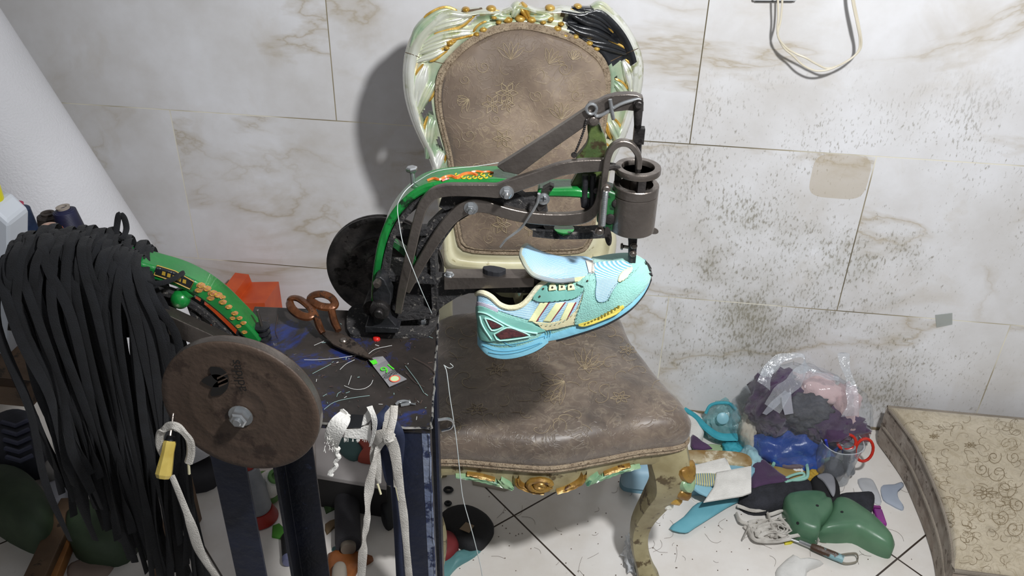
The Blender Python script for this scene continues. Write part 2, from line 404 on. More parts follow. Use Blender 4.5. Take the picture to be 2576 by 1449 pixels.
def floor_material():
    m, nt, b = nodes('cream_floor_tiles'); L = nt.links
    tc = N(nt, 'TexCoord'); sep = N(nt, 'SeparateXYZ'); L.new(tc.outputs['Object'], sep.inputs[0])
    c, s_ = math.cos(FTH), math.sin(FTH)
    u = math_(nt, 'ADD', math_(nt, 'ADD', math_(nt, 'MULTIPLY', sep.outputs[0], c), math_(nt, 'MULTIPLY', sep.outputs[1], s_)), -FU+FS*10)
    v = math_(nt, 'ADD', math_(nt, 'ADD', math_(nt, 'MULTIPLY', sep.outputs[0], -s_), math_(nt, 'MULTIPLY', sep.outputs[1], c)), -FV+FS*10)
    cmb = N(nt, 'CombineXYZ'); L.new(u, cmb.inputs[0]); L.new(v, cmb.inputs[1])
    br = N(nt, 'TexBrick'); br.offset = 0; L.new(cmb.outputs[0], br.inputs['Vector'])
    for k, q in (('Scale', 1), ('Mortar Size', .0022), ('Mortar Smooth', .2), ('Bias', 0), ('Brick Width', FS), ('Row Height', FS)): br.inputs[k].default_value = q
    n1 = N(nt, 'TexNoise', Scale=6, Detail=7, Roughness=.6); L.new(tc.outputs['Object'], n1.inputs['Vector'])
    col = ramp(nt, n1.outputs[0], [(.3, srgb('d2ccc4')), (.7, srgb('e4e2df'))])
    n2 = N(nt, 'TexNoise', Scale=55, Detail=6, Roughness=.7); L.new(tc.outputs['Object'], n2.inputs['Vector'])
    n3 = N(nt, 'TexNoise', Scale=3, Detail=3); L.new(tc.outputs['Object'], n3.inputs['Vector'])
    d = math_(nt, 'ADD', n2.outputs[0], math_(nt, 'MULTIPLY', n3.outputs[0], .3))
    col = mixc(nt, ramp(nt, d, [(.82, (0, 0, 0)), (.90, (.6, .6, .6))]), col, srgb('8e8068'))
    col = mixc(nt, ramp(nt, n3.outputs[0], [(.5, (0, 0, 0)), (.75, (.35, .35, .35))]), col, srgb('b7a88e'))
    col = mixc(nt, br.outputs[1], col, srgb('3a312a'))
    L.new(col, b.inputs['Base Color']); b.inputs['Roughness'].default_value = .22
    bp = N(nt, 'Bump', Strength=.5, Distance=.0015); bp.invert = True; L.new(br.outputs[1], bp.inputs['Height']); L.new(bp.outputs[0], b.inputs['Normal'])
    return m
def struct(name, vs, fs, m):
    me = bpy.data.meshes.new(name); me.from_pydata(vs, [], fs); me.materials.append(m)
    o = bpy.data.objects.new(name, me); COL.objects.link(o); o['kind'] = 'structure'; return o
def slab(name, x0, x1, y0, y1, z0, z1, m):
    vs = [(x, y, z) for x in (x0, x1) for y in (y0, y1) for z in (z0, z1)]
    return struct(name, vs, [(0, 1, 3, 2), (4, 6, 7, 5), (0, 4, 5, 1), (2, 3, 7, 6), (0, 2, 6, 4), (1, 5, 7, 3)], m)
slab('wall_back', -2.6, 2.2, WALL_Y, WALL_Y+.1, -.05, 2.7, wall_material())
slab('floor', -2.6, 2.2, -1.2, WALL_Y, -.05, 0, floor_material())
slab('wall_left', -2.7, -2.6, -1.2, WALL_Y+.1, -.05, 2.7, mat('dull_plaster', 'b8b2a6', 'c4bfb4', rough=.8, ns=3))
slab('trim_1', -2.6, 2.2, WALL_Y-.004, WALL_Y, 0, .006, mat('dirty_joint', '6b5f4d', '8c8068', rough=.8, ns=20))

# ================================================================== MATERIALS
steel = mat('worn_steel', '67605b', '877f78', rough=.34, metal=.85, ns=12, bump=.2, bs=140, c3='4a4038', n3=60, t3=.70)
steel_dk = mat('dark_oily_steel', '2e2c2c', '4a4644', rough=.42, metal=.7, ns=40, bump=.4, bs=120, c3='1a1817', n3=50, t3=.56)
chrome = mat('bright_plated_steel', 'a9acae', 'c3c6c8', rough=.26, metal=.88, ns=30)
blackiron = mat('black_enamelled_iron', '17191b', '262629', rough=.45, metal=.2, ns=30, bump=.5, bs=90, c3='46423e', n3=70, t3=.62)
lint = mat('black_iron_with_lint', '1b1b1d', '2c2a2a', rough=.8, ns=30, bump=.7, bs=200, c3='6c6862', n3=160, t3=.58)
green = mat('green_machine_enamel', '0f652a', '1a8238', rough=.25, ns=14, bump=.25, bs=60, c3='15301c', n3=28, t3=.60, coat=.4)
green_dk = mat('dirty_green_enamel', '123c20', '1f5c2d', rough=.4, ns=24, bump=.4, bs=80, c3='14201a', n3=50, t3=.54)
green_olive = mat('oily_green_enamel', '3b4a2a', '52602f', rough=.4, ns=30, bump=.4, bs=80, c3='332c1c', n3=45, t3=.52)
rust_brown = mat('brown_cast_iron_disc', '3f3128', '4d3e33', rough=.6, metal=0, ns=6, bump=.3, bs=140, c3='33251d', n3=24, t3=.57)
gold = mat('gilt_paint', 'a87f2c', 'd1ac58', rough=.32, metal=.35, ns=50, bump=.3, bs=80, c3='6d5320', n3=60, t3=.63)
pearl = mat('pearl_white_lacquer', 'cdd0bd', 'f2f3ee', rough=.22, metal=.4, ns=14, bump=.2, bs=30, coat=.5, c3='a9ae84', n3=10, t3=.55)
mint = mat('mint_green_lacquer', '9cb497', 'dcdcc0', rough=.24, metal=.35, ns=18, bump=.25, bs=40, coat=.5)
cream_lacq = mat('cream_lacquer', 'c8c2a0', 'd9d5b9', rough=.35, ns=14, bump=.2, bs=50, c3='8d8157', n3=22, t3=.6)
oldwood = mat('worn_gilded_wood', '857a58', 'a39a77', rough=.45, ns=18, bump=.35, bs=60, c3='53452c', n3=30, t3=.56, detail=8)
brownin = mat('bare_brown_wood', '54432f', '6e5a40', rough=.55, ns=30, bump=.4, bs=70)
blackp = mat('black_paint', '17181a', '24262a', rough=.28, ns=20, bump=.3, bs=60, coat=.3)
navy = mat('navy_painted_steel', '151925', '20273d', rough=.42, metal=.2, ns=10, bump=.3, bs=90, c3='3a4568', n3=26, t3=.64)
navy_edge = mat('scraped_painted_edge', '6a7590', '8c94a6', rough=.5, metal=.3, ns=30, bump=.5, bs=120, c3='2a3352', n3=50, t3=.5)
white_pl = mat('white_plastic', 'c6c9cc', 'd2d5d8', rough=.4)
white_cl = mat('white_cloth', 'd6d4ce', 'e6e4de', rough=.9, ns=30, bump=.5, bs=400, sheen=.2)
lacewhite = mat('grey_white_lace', 'b3aea6', 'cfcbc3', rough=.85, ns=40, bump=.6, bs=700)
laceblack = mat('black_lace_weave', '0b0c10', '15171c', rough=.85, ns=40, bump=.6, bs=800, sheen=.05)
orange = mat('orange_plastic', 'b8441a', 'd25a22', rough=.4)
red = mat('red_plastic', 'a81c18', 'c4261f', rough=.35)
def tilemat(): pass
def fabric(name, c1, c2, c3, dark=None):
    m, nt, b = nodes(name); L = nt.links; tc = N(nt, 'TexCoord')
    n1 = N(nt, 'TexNoise', Scale=5, Detail=5, Roughness=.6, Distortion=.6); L.new(tc.outputs['Object'], n1.inputs[0])
    n2 = N(nt, 'TexNoise', Scale=26, Detail=3, Distortion=2.2); L.new(tc.outputs['Object'], n2.inputs[0])
    mot = ramp(nt, math_(nt, 'ABSOLUTE', math_(nt, 'SUBTRACT', n2.outputs[0], .5)), [(0, (1, 1, 1)), (.018, (.7, .7, .7)), (.04, (0, 0, 0))])
    vo = N(nt, 'TexVoronoi', Scale=15, feature='SMOOTH_F1'); L.new(tc.outputs['Object'], vo.inputs[0])
    col = ramp(nt, n1.outputs[0], [(.35, srgb(c1)), (.66, srgb(c2))])
    pat = math_(nt, 'MULTIPLY', mot, ramp(nt, vo.outputs[0], [(.2, (.75, .75, .75)), (.55, (.15, .15, .15))]))
    col = mixc(nt, pat, col, srgb(c3))
    n4 = N(nt, 'TexNoise', Scale=30, Detail=7, Roughness=.7, Distortion=1.2); L.new(tc.outputs['Object'], n4.inputs[0])
    col = mixc(nt, ramp(nt, n4.outputs[0], [(.50, (0, 0, 0)), (.72, (.6, .6, .6))]), col, srgb(c3))
    col = mixc(nt, ramp(nt, n4.outputs[0], [(.26, (.5, .5, .5)), (.46, (0, 0, 0))]), col, srgb(dark or '7d7260'))
    if dark:
        n3 = N(nt, 'TexNoise', Scale=3.4, Detail=4, Roughness=.6); L.new(tc.outputs['Object'], n3.inputs[0])
        col = mixc(nt, ramp(nt, n3.outputs[0], [(.44, (0, 0, 0)), (.60, (.72, .72, .72))]), col, srgb(dark))
    L.new(col, b.inputs['Base Color']); b.inputs['Roughness'].default_value = .42 if dark == '2f2a27' else .62; b.inputs['Sheen Weight'].default_value = .25
    bn = N(nt, 'TexNoise', Scale=9, Detail=2); L.new(tc.outputs['Object'], bn.inputs[0])
    hh = math_(nt, 'ADD', math_(nt, 'MULTIPLY', bn.outputs[0], 2.0), math_(nt, 'MULTIPLY', mot, .10))
    bp = N(nt, 'Bump', Strength=.6, Distance=.006); L.new(hh, bp.inputs['Height']); L.new(bp.outputs[0], b.inputs['Normal'])
    return m
fab_back = fabric('taupe_satin_brocade', '726153', '958370', 'a8967b', '5f5146')
fab_seat = fabric('stained_brown_brocade', '564a40', '74665a', '8f8270', '2f2a27')
fab_line = mat('brocade_thread', '94836a', 'ab9b7e', rough=.5, ns=60)
gimp = mat('braided_gimp', '8f7d68', 'a8977f', rough=.8, ns=60, bump=.9, bs=420, c3='6b5a46', n3=220, t3=.55)

# ================================================================== CHAIR
PHI = math.radians(12.5); CO = Vector((-.093, 1.352, 0))
E1 = Vector((math.cos(PHI), math.sin(PHI), 0)); E2 = Vector((-math.sin(PHI), math.cos(PHI), 0))
def C(x, y, z): return CO+E1*x+E2*y+Vector((0, 0, z))
chair = thing('carved_chair', CO, 'ornate pearl and gilt carved chair with stained brown brocade seat against the tiled wall', 'chair')
pb = C(0, .215, .45); pt_ = C(0, .30, 1.07)
BN = (pt_-pb).cross(E1).normalized()
if BN.y > 0: BN = -BN
CB = Plane(pb, BN)
outer = c2([(1108, 17), (1048, 70), (1022, 124), (1013, 177), (1017, 239), (1033, 300), (1055, 353), (1077, 398), (1092, 445), (1100, 500), (1108, 560), (1112, 620), (1118, 672), (1160, 684), (1250, 688), (1350, 688), (1450, 684), (1530, 676), (1547, 640), (1551, 600), (1543, 560), (1534, 500), (1533, 442), (1552, 389), (1574, 345), (1596, 283), (1614, 230), (1619, 168), (1610, 124), (1587, 76), (1552, 32), (1516, 7), (1470, 22), (1415, 16), (1360, 24), (1308, 8), (1265, 24), (1215, 20), (1160, 24)], 3, True)
inner = c2([(1309, 60), (1243, 71), (1181, 102), (1137, 141), (1110, 177), (1099, 221), (1101, 274), (1112, 327), (1126, 380), (1136, 440), (1142, 520), (1150, 587), (1168, 627), (1250, 636), (1357, 636), (1455, 633), (1481, 612), (1492, 574), (1497, 510), (1503, 442), (1512, 375), (1521, 309), (1530, 239), (1530, 186), (1516, 150), (1490, 124), (1441, 93), (1375, 71)], 3, True)
def byangle(P, a, c=(1318, 350)):
    dx, dy = math.cos(a), math.sin(a); best = None
    for i in range(len(P)):
        x1, y1 = P[i][0]-c[0], P[i][1]-c[1]; x2, y2 = P[(i+1) % len(P)][0]-c[0], P[(i+1) % len(P)][1]-c[1]
        den = dx*(y2-y1)-dy*(x2-x1)
        if abs(den) < 1e-9: continue
        t = (x1*(y2-y1)-y1*(x2-x1))/den; s_ = (x1*dy-y1*dx)/den
        if t > 0 and -1e-6 <= s_ <= 1+1e-6 and (best is None or t > best): best = t
    return (c[0]+dx*best, c[1]+dy*best)
NA, NM = 220, 12
holes = [[(1098, 236), (1076, 256), (1060, 280), (1058, 298), (1068, 306), (1082, 288), (1098, 282)], [(1112, 322), (1102, 340), (1098, 366), (1108, 372), (1126, 392), (1122, 352)],
         [(1196, 32), (1178, 52), (1172, 66), (1190, 58), (1206, 40)], [(1540, 300), (1528, 330), (1522, 352), (1530, 352), (1544, 328)], [(1552, 180), (1544, 205), (1538, 235), (1546, 228), (1556, 205)]]
mb = MB(); grid = []
for i in range(NA):
    a = 2*math.pi*i/NA; o_ = byangle(outer, a); q_ = byangle(inner, a)
    if math.hypot(o_[0]-q_[0], o_[1]-q_[1]) < 22:
        dx, dy = o_[0]-1318, o_[1]-350; l = math.hypot(dx, dy); q_ = (o_[0]-dx/l*24, o_[1]-dy/l*24)
    row = []
    for k in range(NM+1):
        t = k/NM; x = o_[0]*(1-t)+q_[0]*t; y = o_[1]*(1-t)+q_[1]*t
        h = (.000, .012, .018, .019, .014, .006, .002, .001, .003, .006, .010, .010, .004)[k]
        row.append((x, y, h))
    grid.append(row)
vs = []; fs = []; ms = []
for row in grid:
    for (x, y, h) in row: vs.append(CB(x, y, h))
nb = len(vs)
vs += [v - CB.n*(.026+(.02 if 0 else 0)) - CB.n*((v-CB.p0).dot(CB.n)) for v in vs]
keep = {}
for i in range(NA):
    for k in range(NM):
        x = (grid[i][k][0]+grid[(i+1) % NA][k+1][0])/2; y = (grid[i][k][1]+grid[(i+1) % NA][k+1][1])/2
        keep[i, k] = not (3 <= k < NM-2 and any(inpoly(x, y, h) for h in holes))
W1 = NM+1
fr = MB(); fr.v = vs
for (i, k), ok in keep.items():
    if not ok: continue
    j = (i+1) % NA; a, b_, c_, d_ = i*W1+k, i*W1+k+1, j*W1+k+1, j*W1+k
    mi = 0 if k < 5 else 1
    x, y = grid[i][k][:2]
    mi = 0 if k < 4 or y > 430 else 1
    if y > 430: mi = 2
    if 1408 < x < 1600 and y < 150+noise.noise(Vector((x*.03, y*.03, 0)))*40 and k >= 2 and x-1400 > (y-20)*.55: mi = 3
    fr.f.append([a, d_, c_, b_]); fr.m.append(mi)
    fr.f.append([nb+a, nb+b_, nb+c_, nb+d_]); fr.m.append(4)
    for (di, dk, e1, e2) in ((0, -1, a, d_), (0, 1, c_, b_), (-1, 0, b_, a), (1, 0, d_, c_)):
        nk = ((i+di) % NA, k+dk)
        if not keep.get(nk, False): fr.f.append([e2, e1, nb+e1, nb+e2]); fr.m.append(mi)
back_frame = fr.build('back_frame', [pearl, mint, cream_lacq, blackp, brownin], chair, angle=60)
# carved leaves: body + gilt edge
def leaf(spine, wd, h, m, gilt=None, base=.004, groove=True, name='carved_leaf'):
    P = catmull([Vector((s[0], s[1], w_)) for s, w_ in zip(spine, wd)], 5); L = len(P); vs = []; fs = []; K = 9; edge = []
    for i, p in enumerate(P):
        t = P[min(i+1, L-1)]-P[max(i-1, 0)]; t.z = 0; t.normalize(); nx, ny = -t.y, t.x; f = i/(L-1)
        for k in range(K):
            s = -1+2*k/(K-1); hh = h*(max(0, 1-s*s))**.5*math.sin(math.pi*min(1, .15+f*.8))**.6
            if groove: hh -= h*.28*math.exp(-(s/.22)**2)
            vs.append(CB(p.x+nx*s*p.z/2, p.y+ny*s*p.z/2, base+hh))
        if gilt and f > gilt[0]: edge.append(CB(p.x+nx*gilt[1]*p.z/2, p.y+ny*gilt[1]*p.z/2, base+h*.35))
    for i in range(L-1):
        for k in range(K-1): fs.append((i*K+k, (i+1)*K+k, (i+1)*K+k+1, i*K+k+1))
    n0 = len(vs); vs += [v-CB.n*.012 for v in vs]
    for i in range(L-1):
        fs += [(i*K, i*K+n0, (i+1)*K+n0, (i+1)*K), (i*K+K-1, (i+1)*K+K-1, (i+1)*K+K-1+n0, i*K+K-1+n0)]
    fs += [tuple(range(K))+tuple(range(n0+K-1, n0-1, -1)), tuple((L-1)*K+k for k in range(K-1, -1, -1))+tuple(n0+(L-1)*K+k for k in range(K))]
    o = MB().add(vs, fs).build(name, m, chair, angle=70)
    if len(edge) > 2: e = MB(); tube(e, edge, [.0012]+[.0026]*(len(edge)-2)+[.0012], 6); e.build('gilt_edge', gold, o)
    return o
LV = [([(1046, 275), (1050, 240), (1060, 200), (1072, 163)], [8, 26, 34, 12], .012, pearl, (.2, -1)),
      ([(1052, 290), (1062, 262), (1078, 230), (1093, 202)], [6, 18, 24, 16], .013, mint, (.45, 1)),
            ([(1074, 400), (1078, 362), (1082, 326), (1090, 296)], [8, 20, 26, 24], .013, mint, (.55, -1)),
            ([(1092, 445), (1098, 420), (1104, 400), (1112, 382)], [8, 20, 26, 20], .012, pearl, (.5, 1)),
      ([(1104, 450), (1112, 430), (1118, 412), (1126, 392)], [4, 12, 14, 6], .009, mint, None),
      ([(1588, 245), (1590, 212), (1584, 182), (1568, 152)], [6, 24, 28, 10], .012, pearl, (.3, 1)),
      ([(1584, 255), (1572, 235), (1558, 218), (1542, 203)], [4, 18, 22, 12], .011, mint, (.35, 1)),
      ([(1556, 368), (1554, 345), (1544, 322), (1532, 300)], [6, 22, 28, 18], .013, mint, (.35, 1)),
      ([(1538, 350), (1530, 335), (1526, 318), (1520, 300)], [4, 10, 14, 10], .010, gold, None),
      ([(1536, 400), (1530, 388), (1522, 376), (1514, 364)], [6, 18, 22, 14], .012, mint, (.35, 1)),
      # top left sweeping feathers
      ([(1034, 118), (1052, 80), (1082, 50), (1118, 30), (1150, 30)], [8, 22, 24, 20, 6], .013, mint, (.4, -1)),
      ([(1044, 120), (1078, 80), (1118, 62), (1160, 52), (1198, 28)], [6, 20, 26, 22, 6], .014, pearl, (.25, 1)),
      ([(1046, 126), (1080, 105), (1110, 92), (1152, 84), (1198, 80)], [6, 18, 24, 22, 10], .012, pearl, (.5, 1)),
      ([(1046, 140), (1066, 128), (1092, 118), (1120, 108), (1148, 97)], [4, 16, 22, 18, 6], .012, pearl, (.3, 1)),
      ([(1040, 160), (1058, 150), (1082, 142), (1104, 132), (1126, 122)], [4, 14, 20, 16, 6], .011, pearl, (.4, 1)),
      ([(1150, 30), (1172, 34), (1192, 30), (1214, 24)], [4, 14, 12, 6], .010, brownin, (.1, 1)),
      # centre shell and swags
      ([(1290, 44), (1296, 30), (1302, 18), (1310, 8)], [10, 22, 24, 14], .015, mint, None),
      ([(1330, 48), (1322, 32), (1316, 20), (1310, 8)], [10, 20, 22, 12], .014, gold, None),
      ([(1288, 42), (1268, 44), (1250, 40), (1230, 28)], [8, 18, 20, 10], .012, mint, (.1, 1)),
      ([(1332, 42), (1356, 46), (1376, 42), (1398, 26)], [8, 18, 20, 10], .012, mint, (.1, -1)),
      ([(1250, 58), (1228, 64), (1210, 74), (1196, 88)], [8, 18, 20, 14], .011, mint, (.3, 1)),
      # top right feathers, painted over black
      ([(1424, 30), (1450, 38), (1478, 52), (1508, 62), (1540, 86)], [6, 24, 28, 24, 8], .013, blackp, (0, -1)),
      ([(1440, 20), (1470, 28), (1500, 36), (1530, 56), (1560, 92)], [6, 20, 26, 22, 8], .014, blackp, None),
      ([(1428, 60), (1460, 76), (1492, 84), (1526, 100), (1570, 122)], [6, 26, 30, 26, 8], .013, blackp, None),
      ([(1466, 96), (1496, 110), (1524, 116), (1552, 124), (1590, 138)], [6, 20, 26, 22, 8], .012, blackp, (0, -1)),
      ([(1488, 18), (1510, 14), (1530, 30), (1556, 60)], [6, 20, 20, 8], .012, mint, None)]
for sp_, wd_, h_, m_, g_ in LV: leaf(sp_, [q*1.2 for q in wd_], h_*1.15, m_, g_)
def lobe(x, y, r, m=gold, h=.011):
    q = MB(); pillow(q, [CB(x+r*math.cos(a)*1.15, y+r*.8*math.sin(a), .008) for a in [2*math.pi*k/14 for k in range(14)]], CB.n, h, base=.006, flatb=True, rings=5); q.build('gilt_scallop', m, chair)
for x, y, r in [(1236, 22, 11), (1243, 44, 7), (1278, 50, 11), (1309, 47, 12), (1337, 50, 11), (1384, 20, 11), (1385, 48, 8), (1402, 72, 10), (1420, 90, 9), (1447, 92, 8), (1482, 108, 9), (1500, 122, 8), (1216, 74, 10), (1199, 86, 8), (1132, 108, 9), (1124, 120, 7), (1172, 24, 9), (1454, 16, 9), (1412, 60, 7), (1366, 56, 7), (1254, 56, 7)]: lobe(x, y, r)
bfv = BVHTree.FromPolygons(fr.v, fr.f)
for pts in ([(1014, 130), (1040, 138), (1070, 150), (1098, 156), (1116, 160)], [(1618, 116), (1600, 124), (1576, 134), (1552, 146), (1536, 154)]):   # cracks in the lacquer
    q = MB(); line_on(q, bfv, pts, off=.0004, r=.0007); q.build('crack', brownin, back_frame)
# back upholstery with brocade lines in the same mesh
mb = MB(); inn3 = [CB(x, y, .002) for x, y in inner]
pillow(mb, inn3, CB.n, .032, p=3.4, rings=16, base=.012, flatb=True, nz=.016, nf=13, seed=3)
bk = mb.bvh(); ln = MB()
def flower(l, bv, cx, cy, r, n=6, sq=1.0, rot=0, w=3.0):
    for k in range(n):
        a = rot+2*math.pi*k/n; ca, sa = math.cos(a), math.sin(a)
        pts = [(.22, 0), (.55, .24), (.85, .12), (1.08, 0), (.85, -.12), (.55, -.24), (.22, 0)]
        line_on(l, bv, [(cx+r*(u*ca-v*sa), cy+r*sq*(u*sa+v*ca)) for u, v in pts], w, mi=1)
    line_on(l, bv, [(cx+r*.15*math.cos(t), cy+r*.15*math.sin(t)) for t in [k*1.05 for k in range(7)]], w, mi=1)
def scroll(l, bv, cx, cy, r, d=1, turns=1.6, rot=0, w=2.0):
    pts = [(cx+d*r*(t/(turns*6.28))*math.cos(t+rot), cy+r*(t/(turns*6.28))*math.sin(t+rot)) for t in [k*.45 for k in range(2, int(turns*6.28/.45)+1)]]
    line_on(l, bv, pts, w, n=2, mi=1)
def spray(l, bv, cx, cy, r, a0, w=2.0):
    for k in range(5):
        a = a0+(k-2)*.42; ca, sa = math.cos(a), math.sin(a)
        line_on(l, bv, [(cx, cy), (cx+r*.5*ca-r*.12*sa, cy+r*.5*sa+r*.12*ca), (cx+r*ca, cy+r*sa), (cx+r*.5*ca+r*.12*sa, cy+r*.5*sa-r*.12*ca), (cx, cy)], w, mi=1)
for f_ in [(1275, 234, 26, 6), (1238, 262, 24, 6), (1276, 264, 18, 5), (1263, 349, 22, 6), (1262, 565, 22, 6), (1340, 575, 18, 6)]: flower(ln, bk, *f_)
spray(ln, bk, 1412, 300, 42, -math.pi/2)
spray(ln, bk, 1285, 150, 46, -math.pi/2); spray(ln, bk, 1380, 160, 40, -.9); spray(ln, bk, 1180, 250, 30, 2.6); spray(ln, bk, 1440, 150, 24, -1.2)
for s_ in [(1216, 168, 18, 1), (1420, 172, 20, -1), (1246, 300, 15, 1), (1330, 350, 18, -1), (1180, 340, 20, 1), (1350, 240, 18, 1), (1450, 240, 18, -1), (1200, 420, 18, -1), (1400, 360, 18, 1), (1170, 200, 14, 1), (1310, 410, 16, 1), (1230, 600, 14, 1), (1400, 590, 16, -1)]: scroll(ln, bk, *s_)
r_ = R(5)
for k in range(46):
    x, y = r_.uniform(1130, 1500), r_.uniform(110, 620); a = r_.uniform(0, 6.3)
    line_on(ln, bk, [(x+t*7*math.cos(a+t*.35), y+t*7*math.sin(a+t*.35)) for t in range(5)], 1.4, mi=1)
mb.join(ln); mb.build('back_upholstery', [fab_back, fab_line], chair)
mb = MB()
for s_ in (1.0, .968):
    tube(mb, [CB(1318+(x-1318)*s_, 350+(y-350)*s_, .013 if s_ == 1 else .016) for x, y in inner], .0042, 7, closed=True)
mb.build('gimp_braid', gimp, chair)

# seat
def seat_outline(s=1.0, n=96):
    key = [(-.19, .215), (-.205, .10), (-.235, -.03), (-.260, -.105), (-.260, -.145), (-.235, -.162), (-.16, -.170), (-.08, -.186), (0, -.198), (.08, -.186), (.16, -.170), (.235, -.162), (.260, -.145), (.260, -.105), (.235, -.03), (.205, .10), (.19, .215), (.10, .235), (0, .24), (-.10, .235)]
    return [(p.x*s, p.y*s) for p in catmull([Vector((x, y, 0)) for x, y in key], 6, True)]
SO = seat_outline()
def ringm(mb, levels, mi=0, capt=True, capb=True):
    n = len(SO); vs = []; fs = []
    for s, z in levels:
        for x, y in SO: vs.append(C(x*s, y*s+(0), z(x, y) if callable(z) else z))
    for i in range(len(levels)-1):
        for k in range(n): fs.append((i*n+k, i*n+(k+1) % n, (i+1)*n+(k+1) % n, (i+1)*n+k))
    if capb: fs.append(tuple(range(n-1, -1, -1)))
    if capt: fs.append(tuple((len(levels)-1)*n+k for k in range(n)))
    return mb.add(vs, fs, mi)
mb = MB(); ringm(mb, [(.975, .403), (.995, .410), (1.012, .424), (1.008, .442), (.975, .458), (.92, .467), (.82, .474), (.68, .479), (.5, .482), (.3, .484), (.12, .485), (.01, .485)])
for i, v in enumerate(mb.v):
    if v.z > .43: v.z += .006*noise.noise(v*9)+.003*noise.noise(v*30)
sk = mb.bvh(); ln = MB(); r_ = R(9)
for s_ in [(1480, 920, 30, 0), (1390, 1000, 26, 0), (1250, 930, 26, 0), (1560, 1000, 24, 0), (1200, 1030, 24, 0), (1580, 880, 22, 0)]: flower(ln, sk, s_[0], s_[1], s_[2], 6, .62, r_.uniform(0, 1), 1.8)
for k in range(60):
    x, y = r_.uniform(1130, 1680), r_.uniform(800, 1080); a = r_.uniform(0, 6.3); b2 = r_.uniform(-.8, .8)
    line_on(ln, sk, [(x+t*7*math.cos(a+t*b2), y+t*5*math.sin(a+t*b2)) for t in range(6)], 1.5, mi=1)
spray(ln, sk, 1420, 960, 60, 2.6, 1.8); spray(ln, sk, 1470, 930, 55, -1.2, 1.8)
mb.join(ln); mb.build('seat_cushion', [fab_seat, fab_line], chair, angle=70)
mb = MB(); n_ = len(SO)
for k, (s, z) in enumerate(((1.002, .406), (.995, .398))):
    tube(mb, [C(x*s, y*s, z) for x, y in SO], .0042, 7, closed=True)
mb.build('seat_gimp', gimp, chair)
def zb(x, y):   # scalloped lower edge of the rail
    if y < -.12: return .362-.024*math.exp(-(x/.085)**2)+.006*math.exp(-((abs(x)-.16)/.05)**2)
    return .362
mb = MB(); ringm(mb, [(.93, zb), (.965, zb), (.978, lambda x, y: zb(x, y)+.010), (.965, lambda x, y: zb(x, y)+.02), (.975, .400), (.90, .400)])
mb.build('seat_rail', oldwood, chair, angle=50)
# carved apron ornament
def Rail(x, dz, off):
    """point on the front rail"""
    best = min(SO, key=lambda q: abs(q[0]-x)+(10 if q[1] > -.1 else 0)); return C(x, best[1]*.972-off, .358+dz*.72)
def apron(spine, wd, h, m, name='carved_apron_leaf'):
    P = catmull([Vector((s[0], s[1], w_)) for s, w_ in zip(spine, wd)], 5); L = len(P); vs = []; fs = []; K = 7
    for i, p in enumerate(P):
        t = P[min(i+1, L-1)]-P[max(i-1, 0)]; t.z = 0; t.normalize()
        for k in range(K):
            s = -1+2*k/(K-1); hh = h*(1-s*s)**.5-h*.3*math.exp(-(s/.25)**2); vs.append(Rail(p.x-t.y*s*p.z/2, p.y+t.x*s*p.z/2, .001+hh))
    for i in range(L-1):
        for k in range(K-1): fs.append((i*K+k, (i+1)*K+k, (i+1)*K+k+1, i*K+k+1))
    n0 = len(vs); vs += [v+E2*(h+.006) for v in vs]
    for i in range(L-1): fs += [(i*K, i*K+n0, (i+1)*K+n0, (i+1)*K), (i*K+K-1, (i+1)*K+K-1, (i+1)*K+K-1+n0, i*K+K-1+n0)]
    return MB().add(vs, fs).build(name, m, chair, angle=70)
ap_green = mat('green_tinted_lacquer', '6f9a78', '9cb78e', rough=.3, ns=30, bump=.2, c3='3f6a55', n3=40, t3=.58)
ap_gold = mat('tarnished_gilt', '7d5a26', 'a9853f', rough=.35, metal=.3, ns=40, bump=.3, c3='4d3217', n3=40, t3=.58)
mb = MB(); tube(mb, [Rail(-.02+.020*math.cos(t), .012+.017*math.sin(t), .008) for t in [k*.4 for k in range(16)]], .006, 7); tube(mb, [Rail(-.02+.008*math.cos(t), .012+.007*math.sin(t), .010) for t in [k*.6 for k in range(11)]], .005, 7)
mb.build('carved_rosette', ap_gold, chair)
for sgn in (1, -1):
    apron([(sgn*.012, -.018), (sgn*.035, -.012), (sgn*.058, .004), (sgn*.062, .03)], [.012, .016, .016, .010], .010, ap_gold)
    apron([(sgn*.068, -.010), (sgn*.08, .0), (sgn*.092, .018)], [.010, .022, .010], .010, ap_green)
    apron([(sgn*.085, -.004), (sgn*.11, .006), (sgn*.14, .012), (sgn*.17, .016)], [.010, .018, .014, .006], .009, ap_green)
    apron([(sgn*.10, .014), (sgn*.125, .020), (sgn*.15, .026)], [.008, .012, .006], .009, ap_gold)
